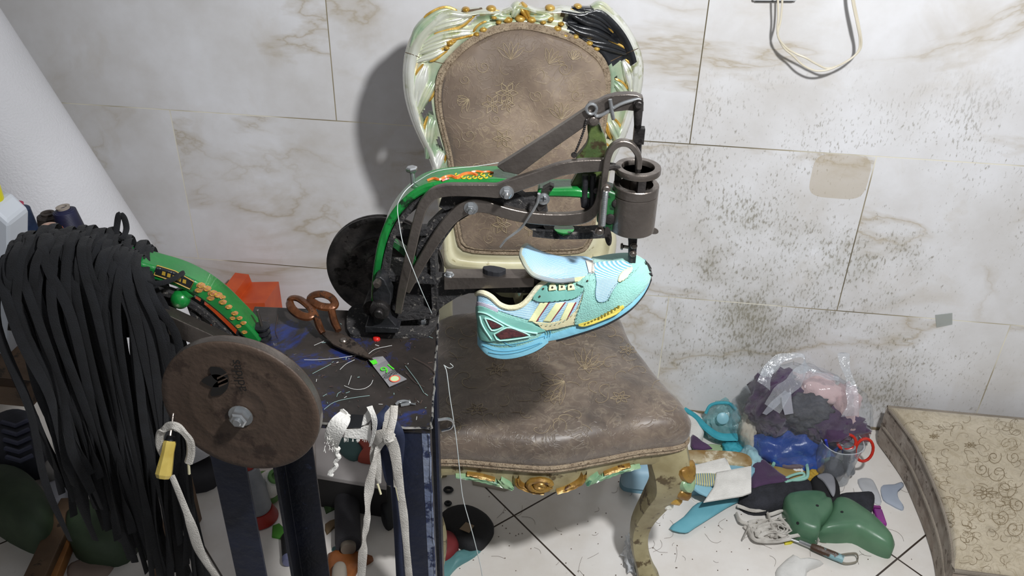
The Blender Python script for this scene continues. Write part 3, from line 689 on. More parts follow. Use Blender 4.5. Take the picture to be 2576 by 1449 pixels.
# legs
def cabriole(sx, sy, seg=10):
    d = Vector((sx, sy)).normalized(); mb = MB()
    bx, by = (sx*.222, -.117) if sy < 0 else (sx*.168, .20)
    if sy < 0: prof = [(.402, 0, .040), (.365, .010, .042), (.330, .022, .040), (.285, .024, .034), (.235, .006, .027), (.15, -.020, .020), (.09, -.018, .018), (.045, -.002, .019), (.018, .012, .023), (.0, .014, .021)]
    else: prof = [(.395, 0, .024), (.30, .004, .022), (.20, .008, .020), (.10, .018, .018), (0, .04, .018)]
    P = catmull([Vector(q) for q in prof], 4); vs = []; fs = []; K = 12
    fx = Vector((d.x, d.y)); gx = Vector((-d.y, d.x))
    for p in P:
        z, o_, r = p.x, p.y, p.z
        for k in range(K):
            a = 2*math.pi*(k+.5)/K; ca, sa = math.cos(a), math.sin(a); q = (abs(ca)**4+abs(sa)**4)**-.25
            # diamond section, one corner pointing out
            u_ = (ca-sa)*.7071*q; v_ = (ca+sa)*.7071*q
            w2 = fx*(o_+r*u_)+gx*(r*v_)
            vs.append(C(bx+w2.x, by+w2.y, max(z, 0)))
    L = len(P)
    for i in range(L-1):
        for k in range(K): fs.append((i*K+k, (i+1)*K+k, (i+1)*K+(k+1) % K, i*K+(k+1) % K))
    fs += [tuple(range(K)), tuple((L-1)*K+k for k in range(K-1, -1, -1))]
    mb.add(vs, fs); o = mb.build('leg', oldwood, chair, angle=35)
    if sy < 0:
        e = MB()
        for g in (-1, 1):
            tube(e, [C(bx+(fx*(p.y+p.z*.55)+gx*(g*p.z*.62)).x, by+(fx*(p.y+p.z*.55)+gx*(g*p.z*.62)).y, max(p.x, .004)) for p in P if p.x < .30], .0025, 6)
        e.build('leg_moulding', cream_lacq, o)
        for k in range(5):
            z = .345-k*.026; pp = min(P, key=lambda q: abs(q.x-z)); q = MB(); r = .017-.0018*k
            c_ = C(bx+fx.x*(pp.y+pp.z*1.28), by+fx.y*(pp.y+pp.z*1.28), z); D3 = E1*fx.x+E2*fx.y; G3 = E1*gx.x+E2*gx.y
            nrm = (D3*.9+Vector((0, 0, .45))).normalized(); up2 = nrm.cross(G3).normalized()
            pillow(q, [c_+G3*(r*1.3*math.cos(a))+up2*(r*1.15*math.sin(a)+r*.3*math.cos(2*a))-D3*.006 for a in [2*math.pi*j/14 for j in range(14)]], nrm, .006, base=.012, flatb=True, rings=5)
            q.build('carved_scallop', [ap_gold, ap_green, ap_gold, gold, pearl][k], o)
    return o
for sx in (1, -1):
    cabriole(sx, -1); cabriole(sx, 1)
# back posts joining seat rail and back frame
for sx in (1, -1):
    mb = MB(); tube(mb, [C(sx*.175, .222, .37), C(sx*.178, .228, .44), C(sx*.176, .236, .51), C(sx*.168, .250, .60)], [.020, .020, .019, .013], 10, n=3); mb.build('back_post', cream_lacq, chair)

# ================================================================== STAND (black table)
TZ = .78
tFR, tBR, tBL, tFL = Vector((-.186, .810, TZ)), Vector((-.226, 1.061, TZ)), Vector((-.499, 1.040, TZ)), Vector((-.459, .789, TZ))
def tabletop_material():
    m, nt, b = nodes('black_steel_top_blue_wear'); L = nt.links; tc = N(nt, 'TexCoord')
    n1 = N(nt, 'TexNoise', Scale=14, Detail=7, Roughness=.65); L.new(tc.outputs['Object'], n1.inputs[0])
    col = ramp(nt, n1.outputs[0], [(.38, srgb('292624')), (.62, srgb('3b3532'))])
    n2 = N(nt, 'TexNoise', Scale=9, Detail=6, Roughness=.7, Distortion=.4); L.new(tc.outputs['Object'], n2.inputs[0])
    col = mixc(nt, ramp(nt, n2.outputs[0], [(.52, (0, 0, 0)), (.60, (.8, .8, .8))]), col, srgb('26387a'))
    n3 = N(nt, 'TexNoise', Scale=110, Detail=5, Roughness=.7); L.new(tc.outputs['Object'], n3.inputs[0])
    col = mixc(nt, ramp(nt, n3.outputs[0], [(.66, (0, 0, 0)), (.72, (.6, .6, .6))]), col, srgb('8a8681'))
    L.new(col, b.inputs['Base Color']); b.inputs['Roughness'].default_value = .38; b.inputs['Metallic'].default_value = .25
    bp = N(nt, 'Bump', Strength=.5, Distance=.002); L.new(n1.outputs[0], bp.inputs['Height']); L.new(bp.outputs[0], b.inputs['Normal'])
    return m
stand = thing('steel_work_stand', (-.34, .92, 0), 'dark blue steel stand with a scratched square black top carrying the sewing machines', 'table')
mb = MB(); prism(mb, [tFL, tFR, tBR, tBL], Vector((0, 0, -.008))); mb.build('tabletop', tabletop_material(), stand, smooth=False, bevel=.0012)
mb = MB()
def jag(p, q, n=26, a=.0012, seed=1):
    rr = R(seed); d = q-p; s_ = Vector((d.y, -d.x, 0)).normalized()
    return [p+d*(i/n)+s_*rr.uniform(-a, a)+Vector((0, 0, rr.uniform(-a, a))) for i in range(n+1)]
tube(mb, jag(tFL, tFR), .0016, 5); tube(mb, jag(tFR, tBR, seed=2), .0014, 5); mb.build('worn_edge', mat('bare_scraped_metal', '86847f', 'b5b2ac', rough=.4, metal=.6, ns=90, c3='2a2a30', n3=60, t3=.5), stand)
TU = (tFR-tFL).normalized(); TV = (tBR-tFR).normalized()
def Lleg(corner, du, dv, w_=.048, th=.005):
    z0, z1 = 0, TZ-.008; o = MB(); c = Vector((corner.x, corner.y, 0))
    pts = [c, c+du*w_, c+du*w_+dv*th, c+du*th+dv*th, c+du*th+dv*w_, c+dv*w_]
    prism(o, [p+Vector((0, 0, z1)) for p in pts], Vector((0, 0, z0-z1))); leg = o.build('leg', navy, stand, smooth=False, bevel=.0008)
    return leg, c
lg, c_ = Lleg(tFR-TU*.003+TV*.002, -TU, TV, .053)
mb = MB(); rr = R(4); pts = [c_+Vector((rr.uniform(-.0007, .0007), rr.uniform(-.0007, .0007), z)) for z in [TZ-.01-.74*k/60 for k in range(61)]]
prism(mb, [c_-TU*.009-TV*.0006+Vector((0, 0, TZ-.009)), c_+TU*.0008-TV*.0006+Vector((0, 0, TZ-.009)), c_+TU*.0008-TV*.0006, c_-TU*.007-TV*.0006], TV*.0005)
tube(mb, pts, .0016, 5); mb.build('scraped_edge', navy_edge, lg)
Lleg(tFL-TU*.012+TV*.002, TU, TV, .044)
Lleg(tBL+TU*.008-TV*.012, TU, -TV, .055)
lg, c_ = Lleg(tBR-TU*.003-TV*.004, -TU, -TV, .050)
mb = MB(); tube(mb, [tFR+Vector((.004, .022, -.004)), tFR+Vector((.016, .028, -.006)), tFR+Vector((.021, .036, -.018)), tFR+Vector((.016, .043, -.034)), tFR+Vector((.004, .043, -.040))], .0018, 6, n=4)
mb.build('wire_ring', chrome, stand)

# ================================================================== SEWING MACHINE on the stand
ANG = math.radians(4.4)
A = vplane(-.3, 1.01, ANG); AU = Vector((math.cos(ANG), math.sin(ANG), 0)); AN = A.n
M = thing('shoe_sewing_machine', Zp(1000, 810, TZ), 'cobbler sewing machine with green arm, grey levers and cylinder head clamping the sneaker', 'sewing machine')
def disc(mb, c, ax, R_, th, mi=0, g=.003):
    """grooved flywheel, front face at c, body going back"""
    ax = ax.normalized()
    prof = [(.0, 0.000), (R_*.12, 0.000), (R_*.14, -g), (R_*.30, -g), (R_*.33, 0), (R_*.36, 0), (R_*.38, -g*.7), (R_*.60, -g*.7), (R_*.63, .0), (R_*.66, .0), (R_*.68, -g*.5), (R_*.88, -g*.5), (R_*.91, .0003), (R_*.985, .0003), (R_, -.001),
            (R_, -th*.35), (R_*.975, -th*.5), (R_, -th*.65), (R_, -th+.001), (R_*.99, -th), (R_*.5, -th), (0, -th)]
    return lathe(mb, c, ax, [(r, h) for r, h in prof], 72, mi)
# flywheel, behind
wc = A(968, 680, -.10)
mb = MB(); disc(mb, wc, AN, .0885, .013); fwl = mb.build('flywheel', steel_dk, M, angle=50)
mb = MB(); lathe(mb, wc-AN*.004, AN, [(.013, 0), (.013, .11), (.010, .11)], 20); mb.build('axle', steel_dk, M)
# base plate
bp_ = [(1092, 768), (1104, 775), (1101, 800), (1092, 822), (1078, 836), (1056, 841), (930, 841), (880, 838), (872, 800), (885, 770), (930, 762), (1010, 764)]
mb = MB(); prism(mb, [Zp(x, y, TZ+.007) for x, y in c2(bp_, 3, True)], Vector((0, 0, -.007))); mb.build('base_plate', lint, M, smooth=False, bevel=.001)
mb = MB()
for x, y, m_ in ((1062, 811, 0), (995, 808, 0)): bolt(mb, Zp(x, y, TZ+.007), (0, 0, 1), .0058, .006)
mb.build('base_bolt', chrome, M)
# main casting: ribbons and webs
mb = MB()
def rib(cl, wd, off, th, mi=0): bar_px(mb, A, cl, wd, off, th, mi)
# green spine: wide flange
bar_px(mb, A, [(944, 800), (946, 740), (950, 680), (962, 610), (984, 555), (1018, 512), (1062, 480), (1120, 466), (1190, 462), (1260, 462), (1300, 466)], [26, 26, 24, 22, 22, 22, 22, 20, 18, 18, 16], .006, .046, 0)
mb.build('green_spine', green, M, bevel=.004, angle=50)
fr_ = MB(); mb = fr_
bar_px(mb, A, [(962, 800), (963, 740), (967, 690), (980, 620), (1002, 565), (1034, 527), (1078, 498), (1130, 484)], [22, 22, 20, 16, 14, 14, 16, 18], .008, .014, 0)
poly_px(mb, A, [(1100, 478), (1180, 470), (1290, 478), (1320, 500), (1372, 497), (1374, 520), (1378, 548), (1362, 556), (1310, 540), (1240, 530), (1190, 530), (1150, 520), (1120, 530), (1104, 520), (1112, 500)], .004, .020, 0)
poly_px(mb, A, [(1100, 545), (1130, 520), (1190, 535), (1150, 560), (1120, 600), (1096, 640), (1075, 690), (1040, 690), (1050, 620), (1075, 570)], -.002, .016, 0)
rib([(985, 585), (1030, 586), (1075, 584)], 18, .002, .014); rib([(972, 602), (1000, 622), (1030, 648), (1050, 668)], 14, .004, .012, 1)
rib([(1087, 630), (1090, 700), (1094, 785)], [12, 14, 14], .004, .03)
poly_px(mb, A, [(958, 690), (1090, 700), (1096, 716), (958, 706)], .010, .05)
poly_px(mb, A, [(958, 706), (1092, 716), (1094, 790), (962, 805)], -.012, .012)
poly_px(mb, A, [(955, 800), (1096, 786), (1096, 800), (955, 812)], .010, .05)
poly_px(mb, A, [(1088, 704), (1140, 706), (1240, 712), (1350, 716), (1430, 730), (1430, 742), (1350, 738), (1240, 736), (1180, 738), (1150, 748), (1115, 770), (1092, 790)], .004, .022)
rib([(1340, 588), (1400, 592), (1460, 594), (1532, 590)], [16, 20, 16, 18], .004, .02)
poly_px(mb, A, [(1320, 568), (1362, 560), (1372, 576), (1420, 584), (1400, 600), (1362, 596)], .004, .02)
mb.build('casting', [lint, green_dk], M, bevel=.0015, angle=50)
mb = MB(); bar_px(mb, A, [(1352, 486), (1400, 487), (1450, 488), (1496, 494), (1540, 498)], [20, 20, 22, 18, 16], .006, .034); mb.build('head_arm', green, M, bevel=.003)
mb = MB(); poly_px(mb, A, [(1520, 476), (1562, 490), (1562, 592), (1548, 590), (1524, 578), (1500, 560), (1504, 540), (1520, 520)], .012, .03); mb.build('head_bracket', green_dk, M, bevel=.003)
# painted dragon scroll on top of the spine
sb = bpy.data.objects['green_spine']; me = sb.data; bv = BVHTree.FromPolygons([v.co+ORG[sb] for v in me.vertices], [list(p.vertices) for p in me.polygons])
mb = MB()
line_on(mb, bv, [(1076, 455), (1092, 450), (1106, 453), (1120, 446), (1136, 444), (1150, 449), (1162, 441), (1176, 437), (1190, 438), (1200, 442)], off=.0006, r=.0022)
line_on(mb, bv, [(1112, 456), (1122, 452), (1130, 450)], off=.0006, r=.0016, mi=1); line_on(mb, bv, [(1186, 434), (1200, 432), (1214, 434), (1228, 433), (1240, 436)], off=.0006, r=.0018, mi=0)
for x, y in ((1166, 447), (1180, 448), (1194, 447), (1208, 448), (1222, 446), (1234, 441), (1214, 440), (1150, 440)):
    line_on(mb, bv, [(x+5*math.cos(t), y+3*math.sin(t)) for t in [k*.9 for k in range(6)]], off=.0006, r=.0008, mi=2, n=2)
mb.build('painted_dragon', [mat('orange_red_transfer', 'c4501e', 'd8762c', rough=.4), red, mat('yellow_transfer', 'd2b12c', rough=.4)], sb)
# upper lever
mb = MB(); bar_px(mb, A, [(1001, 790), (1008, 745), (1020, 690), (1036, 620), (1050, 560), (1064, 520), (1088, 492), (1122, 481), (1170, 480), (1220, 481), (1252, 482), (1278, 474), (1312, 462), (1360, 446), (1410, 428), (1460, 420), (1520, 417)], [18, 22, 24, 25, 25, 26, 28, 30, 30, 32, 34, 36, 34, 33, 32, 32, 30], .022, .009); mb.build('upper_lever', steel, M, bevel=.0012)
mb = MB(); bar_px(mb, A, [(1020, 735), (1044, 690), (1080, 628), (1112, 580), (1140, 548), (1166, 528), (1190, 520), (1222, 522), (1262, 534), (1310, 546), (1370, 553), (1430, 554), (1476, 546), (1500, 524), (1510, 490), (1516, 450)], [22, 24, 26, 28, 30, 34, 34, 30, 28, 28, 28, 30, 28, 22, 18, 18], .012, .009); mb.build('lower_lever', steel, M, bevel=.0012)
for (x, y, o_) in ((1275, 484, .022), (1185, 523, .012)):
    mb = MB(); bolt(mb, A(x, y, o_), AN, .0068, .006, stud=.007); mb.build('pivot_bolt', chrome, M)
# hook over the ring
mb = MB(); bar_px(mb, A, [(1510, 590), (1513, 540), (1518, 480), (1524, 428), (1530, 396), (1542, 374), (1562, 363), (1584, 366), (1600, 382), (1608, 402), (1608, 428)], [12, 14, 15, 17, 17, 16, 16, 16, 16, 15, 13], .031, .010); mb.build('hooked_arm', steel, M, bevel=.0015)
# cylinder head
ct = A(1601, 462, 0); cb_ = A(1597, 577, 0); cb_ = Vector((ct.x, ct.y, cb_.z)); H_ = ct.z-cb_.z; RC = .0292
mb = MB(); lathe(mb, cb_, (0, 0, 1), [(.010, 0), (RC*.9, 0), (RC, .002), (RC, H_-.014), (RC*.96, H_-.0135), (RC*.96, H_-.0125), (RC, H_-.012), (RC, H_-.001), (RC*.97, H_), (RC*.74, H_), (RC*.72, H_-.012), (.008, H_-.012)], 48)
lathe(mb, cb_+Vector((0, 0, H_-.012)), (0, 0, 1), [(.009, 0), (.009, .024), (.006, .025)], 20); cyl = mb.build('cylinder_head', steel, M, angle=35)
mb = MB(); z = H_+.017; lathe(mb, cb_, (0, 0, 1), [(RC*.70, z), (RC*.72, z-.001), (RC*.98, z-.001), (RC*1.0, z), (RC*1.0, z+.006), (RC*.98, z+.007), (RC*.72, z+.007), (RC*.70, z+.006), (RC*.70, z)], 48); mb.build('cam_ring', steel, M, angle=35)
for a in (-1.35, .9, 2.9):
    mb = MB(); d = Vector((math.cos(a), math.sin(a), 0)); obox(mb, cb_+d*(RC*.84)+Vector((0, 0, H_+.006)), d*.007, d.cross(Vector((0, 0, 1)))*.010, Vector((0, 0, .024))); mb.build('ring_post', steel_dk, M)
mb = MB(); lathe(mb, cb_+Vector((-RC-.011, .004, H_+.020)), (1, 0, 0), [(.004, 0), (.005, .003), (.004, .013)], 12); tube(mb, [A(1520, 425, .02), A(1540, 420, .010), A(1556, 424, .004)], .004, 8); mb.build('lever_joint', steel_dk, M)
# needle lever with slotted arc head
mb = MB(); poly_px(mb, A, [(1250, 420), (1276, 404), (1380, 338), (1474, 276), (1482, 262), (1503, 257), (1524, 246), (1550, 239), (1580, 237), (1602, 239), (1618, 246), (1619, 262), (1619, 281), (1597, 280), (1576, 278), (1550, 281), (1524, 288), (1512, 298), (1500, 310), (1484, 312), (1476, 316), (1390, 376), (1304, 440), (1286, 436), (1266, 432)], .010, .012); mb.build('needle_lever', steel, M, bevel=.0012)
mb = MB(); tube(mb, [A(1488+13*math.cos(t), 274+13*math.sin(t), .014) for t in [k*.5 for k in range(13)]], .0020, 8, closed=True); tube(mb, [A(1496, 286, .014), A(1502, 292, .014), A(1520, 286, .014), A(1560, 262, .013), A(1600, 250, .012), A(1612, 252, .012)], .0022, 8, n=4); mb.build('tension_wire', chrome, M)
mb = MB(); bolt(mb, A(1493, 302, .010), AN, .0055, .004, hexa=False); obox(mb, A(1493, 302, .015), AU*.008+Vector((0, 0, .006)), AN*.001, Vector((.0008, 0, -.001))); mb.build('slotted_screw', steel, M)
mb = MB(); tube(mb, [A(1535, 250, .016), A(1538, 272, .016), A(1541, 290, .016), A(1543, 299, .014)], .0024, 8, n=3); mb.build('guide_pin', chrome, M)
mb = MB(); tube(mb, [A(1606, 258, .012), A(1605, 290, .012), A(1604, 320, .012)], [.0065, .0055, .0045], 10); obox(mb, A(1607, 340, .012), AU*.013, AN*.011, Vector((0, 0, .020))); tube(mb, [A(1606, 350, .012), A(1605, 390, .006), A(1604, 440, .0)], [.0045, .004, .004], 8); bolt(mb, A(1606, 262, .018), AN, .0045, .004, hexa=False); mb.build('needle_rod', steel_dk, M)
# bracket and small works
mb = MB(); poly_px(mb, A, [(1478, 312), (1506, 312), (1514, 330), (1524, 352), (1528, 392), (1520, 420), (1512, 470), (1508, 500), (1436, 494), (1434, 470), (1456, 430), (1448, 404), (1456, 390), (1474, 368), (1480, 345)], -.006, .014, smooth=2); mb.build('support_bracket', green_olive, M, bevel=.002)
mb = MB()
for x in (1472, 1492): tube(mb, [A(x, 440, .004), A(x-1, 480, .004), A(x-2, 518, .004)], .0042, 10)
mb.build('guide_rod', blackiron, M)
mb = MB(); poly_px(mb, A, [(1460, 500), (1500, 500), (1500, 522), (1482, 532), (1462, 522)], .004, .018); mb.build('rod_foot', blackiron, M, bevel=.001)
ch = MB()
P = [Vector((1475, 303, 0)), Vector((1468, 330, 0)), Vector((1458, 358, 0)), Vector((1447, 384, 0))]
for i, p in enumerate(catmull(P, 5)): lathe(ch, A(p.x, p.y, .012)-AN*.0012, AN, [(.0008, 0), (.0018, .001), (.0008, .002)], 8)
tube(ch, [A(p.x, p.y, .012) for p in catmull(P, 5)], .0007, 5); lathe(ch, A(1444, 390, .010), AN, [(.003, -.002), (.004, 0), (.003, .003)], 10); ch.build('twisted_wire', steel_dk, M)
mb = MB(); tube(mb, [A(1356, 487, .024), A(1354, 498, .024), A(1350, 514, .026), A(1334, 540, .030), (A(1312, 572, .034)), A(1290, 590, .036), A(1272, 604, .038), A(1258, 622, .040)], [.0030, .0030, .0028, .0026, .0024, .0022, .0022, .0018], 8, n=4, flat=.7); mb.build('thread_lever', chrome, M)
mb = MB(); bolt(mb, A(1367, 500, .006), AN, .0062, .004, hexa=False)
for dv_ in (AU, Vector((0, 0, 1))): obox(mb, A(1367, 500, .011), dv_*.007, AN*.0012, dv_.cross(AN)*.0012, 1)
poly_px(mb, A, [(1362, 478), (1384, 466), (1394, 470), (1380, 492), (1374, 520), (1356, 532), (1350, 520)], .006, .010, 2); mb.build('lever_mount', [chrome, blackiron, steel_dk], M)
mb = MB(); hp = []
for k in range(0, 260):
    t = k/259; c_ = A(1524-8*t, 480+88*t, .046); a = t*2*math.pi*26; hp.append(c_+AU*(.0030*math.cos(a))+AN*(.0030*math.sin(a)))
tube(mb, hp, .0008, 4); mb.build('coil_spring', chrome, M)
for x, y in ((1525, 473), (1508, 581)): mb = MB(); bolt(mb, A(x, y, .041), AN, .0044, .0045, hexa=False); mb.build('spring_screw', steel, M)
mb = MB(); bolt(mb, A(1419, 574, .002), (0, 0, -1), .010, .006); mb.build('thumb_nut', green, M)
mb = MB(); bolt(mb, A(1418, 586, .002), (0, 0, -1), .006, .006); mb.build('lock_nut', blackiron, M)
mb = MB(); lathe(mb, A(1552, 510, .012), AN, [(.006, 0), (.006, .002), (.004, .003)], 14); lathe(mb, A(1535, 550, .012), AN, [(.007, 0), (.007, .002), (.004, .003)], 14); lathe(mb, A(1500, 477, .006), AN, [(.004, 0), (.004, .004), (.002, .005)], 12); mb.build('cap_screw', steel_dk, M)
def tab(cx, cy, rx, ry, off, rot):
    q = MB(); prism(q, [A(cx+rx*math.cos(t)*math.cos(rot)-ry*math.sin(t)*math.sin(rot), cy+rx*math.cos(t)*math.sin(rot)+ry*math.sin(t)*math.cos(rot), off) for t in [2*math.pi*k/18 for k in range(18)]], -AN*.0015); return q
tab(1530, 595, 24, 9, .026, 1.45).build('wing_tab', steel_dk, M); tab(1643, 581, 14, 8, .0, .2).build('wing_tab', steel, M)
# needle bar and presser foot
mb = MB(); poly_px(mb, A, [(1579, 590), (1604, 590), (1601, 640), (1598, 672), (1588, 684), (1574, 676), (1584, 660), (1584, 640)], .004, .008); mb.build('presser_foot', blackiron, M, bevel=.001)
mb = MB(); tube(mb, [A(1589, 588, .0), A(1588, 660, .0)], .0045, 10); mb.build('needle_bar', steel_dk, M)
mb = MB(); [bolt(mb, A(x, y, .004), AN, .0036, .003, hexa=False) for x, y in ((1594, 618), (1592, 638))]; tube(mb, [A(1580, 622, .004), A(1568, 620, .006)], .0024, 8); lathe(mb, A(1567, 620, .006), -AU, [(.004, 0), (.005, .001), (.004, .003)], 10); mb.build('foot_screw', steel, M)
# crank pivot at the front
mb = MB(); poly_px(mb, A, [(944, 700), (956, 696), (968, 706), (984, 740), (982, 768), (960, 780), (940, 768), (936, 740)], .030, .022); poly_px(mb, A, [(940, 776), (974, 772), (978, 800), (990, 812), (1004, 826), (1000, 836), (946, 834), (940, 820)], .028, .02); poly_px(mb, A, [(918, 822), (1004, 826), (1002, 838), (916, 836)], .034, .03)
mb.build('crank_bracket', blackiron, M, bevel=.0015)
mb = MB(); lathe(mb, A(957, 775, .030), AN, [(.0125, -.01), (.0135, .0), (.0135, .008), (.011, .010), (.0065, .010), (.0065, .016), (.005, .0175)], 28); mb.build('crank_roller', steel_dk, M)
mb = MB(); lathe(mb, A(951, 708, .030), AN, [(.005, 0), (.006, .006), (.004, .011)], 14); mb.build('crank_pin', steel, M)
# upright bolt
mb = MB(); b0 = A(1040, 466, -.012); lathe(mb, b0, (-.06, 0, 1), [(.0035, -.01), (.0035, .020)], 12); lathe(mb, b0+Vector((-.0012, 0, .020)), (-.06, 0, 1), [(.0070, 0), (.0078, .001), (.0078, .0045), (.006, .006)], 6); mb.build('spool_bolt', chrome, M)
# work arm
def box_px(mb, pl, quad, off, depth, mi=0): return prism(mb, [pl(*q, off) for q in quad], -pl.n*depth, mi)
mb = MB(); box_px(mb, A, [(1117, 699), (1344, 700), (1344, 722), (1117, 729)], .016, .024); mb.build('arm_bar', steel, M, smooth=False, bevel=.0008)
mb = MB(); box_px(mb, A, [(1334, 700), (1412, 698), (1412, 718), (1334, 722)], .012, .020)
# keep the free end inside the shoe
mb.build('arm_tip', steel_dk, M, smooth=False, bevel=.001)
ztop = A(1117, 699, .016).z
mb = MB(); bolt(mb, Zp(1130, 693, ztop), (0, 0, 1), .005, .004, hexa=False); mb.build('arm_screw', chrome, M)
mb = MB(); lathe(mb, Zp(1177, 693, ztop), (0, 0, 1), [(.0025, .0002), (0, .0003)], 10); lathe(mb, Zp(1306, 688, ztop), (0, 0, 1), [(.0025, .0002), (0, .0003)], 10); mb.build('arm_hole', blackiron, M)
mb = MB(); kc = Zp(1243, 692, ztop)
prism(mb, [kc+Vector((.016*math.cos(t)*(1+.12*math.sin(3*t)), .009*math.sin(t)*(1+.15*math.cos(2*t+1)), .010)) for t in [2*math.pi*k/12 for k in range(12)]], Vector((0, 0, -.010))); mb.build('arm_knob', mat('black_rubber', '1d1e22', '2a2b30', rough=.6, bump=.4), M, smooth=False, bevel=.002)
# threads
thr_m = mat('sewing_thread', 'b9c3c2', 'd0d6d4', rough=.7)
mb = MB(); tube(mb, [A(1040, 462, .0), A(1020, 480, .024), A(1004, 505, .030), A(1000, 522, .030), A(1002, 548, .032), A(1013, 610, .034), A(1028, 650, .035), A(1044, 690, .035), A(1062, 735, .030), A(1086, 788, .012)], .0005, 5, n=4); tube(mb, [A(1262, 416, .0), A(1278, 408, .0), A(1283, 407, .0)], .0004, 4)
setp(mb.build('thread', thr_m), 'pale thread running down from the upright bolt across the green machine arm', 'thread')
wire = MB(); tube(wire, [A(1040, 462, -.01), A(1100, 430, -.01), A(1200, 418, -.012), A(1262, 408, -.012), A(1284, 404, -.010)], .00045, 4, n=5)
setp(wire.build('thread', thr_m), 'thin thread stretched above the green arm to the raised steel lever', 'thread')

# ================================================================== SNEAKER on the machine arm
mintsu = mat('mint_suede', '7fb5ab', '93c6bb', rough=.85, ns=20, bump=.5, bs=500, sheen=.4)
mintpl = mat('mint_smooth_panel', '6ea79c', '84bcae', rough=.5, ns=12, bump=.1)
skymid = mat('sky_blue_midsole', '74b7cf', '8cc8db', rough=.55, ns=18, bump=.3, bs=60)
ribm = mat('blue_ribbed_fabric', '4e9fd0', '86c4e2', rough=.45, ns=10, wave=230, wdir='Z', wcol='cfe6ef', bump=.4, bs=300)
tongm = mat('pale_blue_ribbed_tongue', '5f9ccb', '86b8dc', rough=.38, ns=8, wave=150, wdir='Y', wcol='b9dbea', bump=.3, bs=300)
lemon = mat('pale_yellow_leather', 'd8dca6', 'e4e6bc', rough=.5, ns=20, bump=.15)
beigem = mat('beige_leather', 'cfc8a0', 'dad4b2', rough=.6, ns=20, bump=.2)
liner = mat('cream_liner', 'c9c4a2', 'ddd8bd', rough=.8, ns=20, bump=.3, bs=300)
innerd = mat('dark_shoe_lining', '2e2b28', '46413c', rough=.9, ns=20)
yel = mat('yellow_rubber', 'd6c352', 'e0d06a', rough=.45)
yel_dk = mat('dark_yellow_slot', '6f6421', '8a7c30', rough=.6)
maroon = mat('maroon_mesh', '3c1f22', '5b3030', rough=.7, ns=300, wave=400, wdir='X')
crim = mat('crimson_trim', '7e2432', '8f2c3a', rough=.6)
blackrub = mat('black_outsole', '121416', '1d2023', rough=.6, bump=.3)
def SZ(x, y): return (1180+x/4.025, 560+y/4.025)
SHOE = thing('sneaker', A(*SZ(900, 1200), 0), 'mint and sky blue sneaker with yellow stripes, clamped under the sewing machine foot', 'shoe')
# stations: bottom near edge, rim near edge, centre top (or inner depth), half widths
ST = [((86, 1215), (78, 728), (82, 700), .014, .012, 0),
      ((120, 1262), (95, 718), None, .026, .020, -.02),
      ((200, 1330), (150, 722), None, .033, .026, -.045),
      ((330, 1362), (230, 762), None, .036, .028, -.045),
      ((480, 1350), (310, 832), None, .037, .029, -.040),
      ((640, 1300), (430, 864), None, .037, .030, -.036),
      ((740, 1245), (540, 835), None, .036, .029, -.036),
      ((800, 1200), (620, 770), None, .035, .026, -.04),
      ((880, 1185), (700, 665), None, .036, .025, -.034),
      ((960, 1165), (800, 600), None, .038, .025, -.024),
      ((1060, 1135), (950, 625), None, .040, .026, -.016),
      ((1160, 1105), (1090, 600), None, .042, .027, -.009),
      ((1260, 1072), (1190, 560), None, .044, .028, .001),
      ((1370, 1030), (1300, 570), None, .045, .030, .006),
      ((1480, 975), (1430, 570), None, .046, .033, .007),
      ((1590, 905), (1560, 555), None, .045, .033, .008),
      ((1680, 830), (1670, 535), None, .042, .030, .008),
      ((1760, 735), (1750, 520), None, .035, .023, .008),
      ((1815, 640), (1800, 515), None, .024, .015, .007),
      ((1842, 560), (1826, 520), None, .010, .008, .003)]
def tosp(v):  # world -> (u, z)
    d = v-A.p0; return d.dot(AU), v.z
def fromsp(u, z, off): q = A.p0+AU*u+AN*off; return Vector((q.x, q.y, z))
SC = -.006   # centre plane of the shoe, relative to the machine plane
secs = []
for (B_, R_, _, hb, hr, cz) in ST:
    b_ = tosp(A(*SZ(*B_), SC+hb)); r2 = tosp(A(*SZ(*R_), SC+hr)); secs.append((b_, r2, hb, hr, cz))
def densify(S, n=3):
    V = [(*s[0], *s[1], s[2], s[3], s[4]) for s in S]; out = []
    for i in range(len(V)-1):
        p0 = V[max(i-1, 0)]; p1 = V[i]; p2 = V[i+1]; p3 = V[min(i+2, len(V)-1)]
        for k in range(n):
            t = k/n; out.append([.5*(2*b+(c-a)*t+(2*a-5*b+4*c-d)*t*t+(3*b-a-3*c+d)*t**3) for a, b, c, d in zip(p0, p1, p2, p3)])
    out.append(list(V[-1])); return out
SD = densify(secs)
def section(s, lo=0.0, grow=0.0, nside=7, nt=12):
    bu, bz, ru, rz, hb, hr, cz = s; pts = []; fd = .022 if -.036 < cz < -.004 else (.012 if -.004 <= cz < .004 else 0)
    def P(f, side):
        u = bu+(ru-bu)*f; z = bz+(rz-(fd if side < 0 else 0)-bz)*f; wd = hb+(hr-hb)*f+.006*math.sin(math.pi*f)+grow; return fromsp(u, z, SC+side*wd)
    for k in range(nside+1): pts.append(P(lo+(1-lo)*k/nside, 1))
    for k in range(1, nt):
        t = -1+2*k/nt
        if cz < 0:
            q = 1-abs(t)**3.5; z = rz+cz*q-(fd*(t+1)/2); q2 = SC-hr*t*(1 if abs(t) > .85 else .92)
        else: z = rz+cz*(1-abs(t)**2.2)-(fd*(t+1)/2); q2 = SC-hr*t
        pts.append(fromsp(ru, z, q2))
    for k in range(nside, -1, -1): pts.append(P(lo+(1-lo)*k/nside, -1))
    return pts
mb = MB(); rows = [section(s) for s in SD]; W_ = len(rows[0]); vs = [p for r in rows for p in r]; fs = []; ms = []
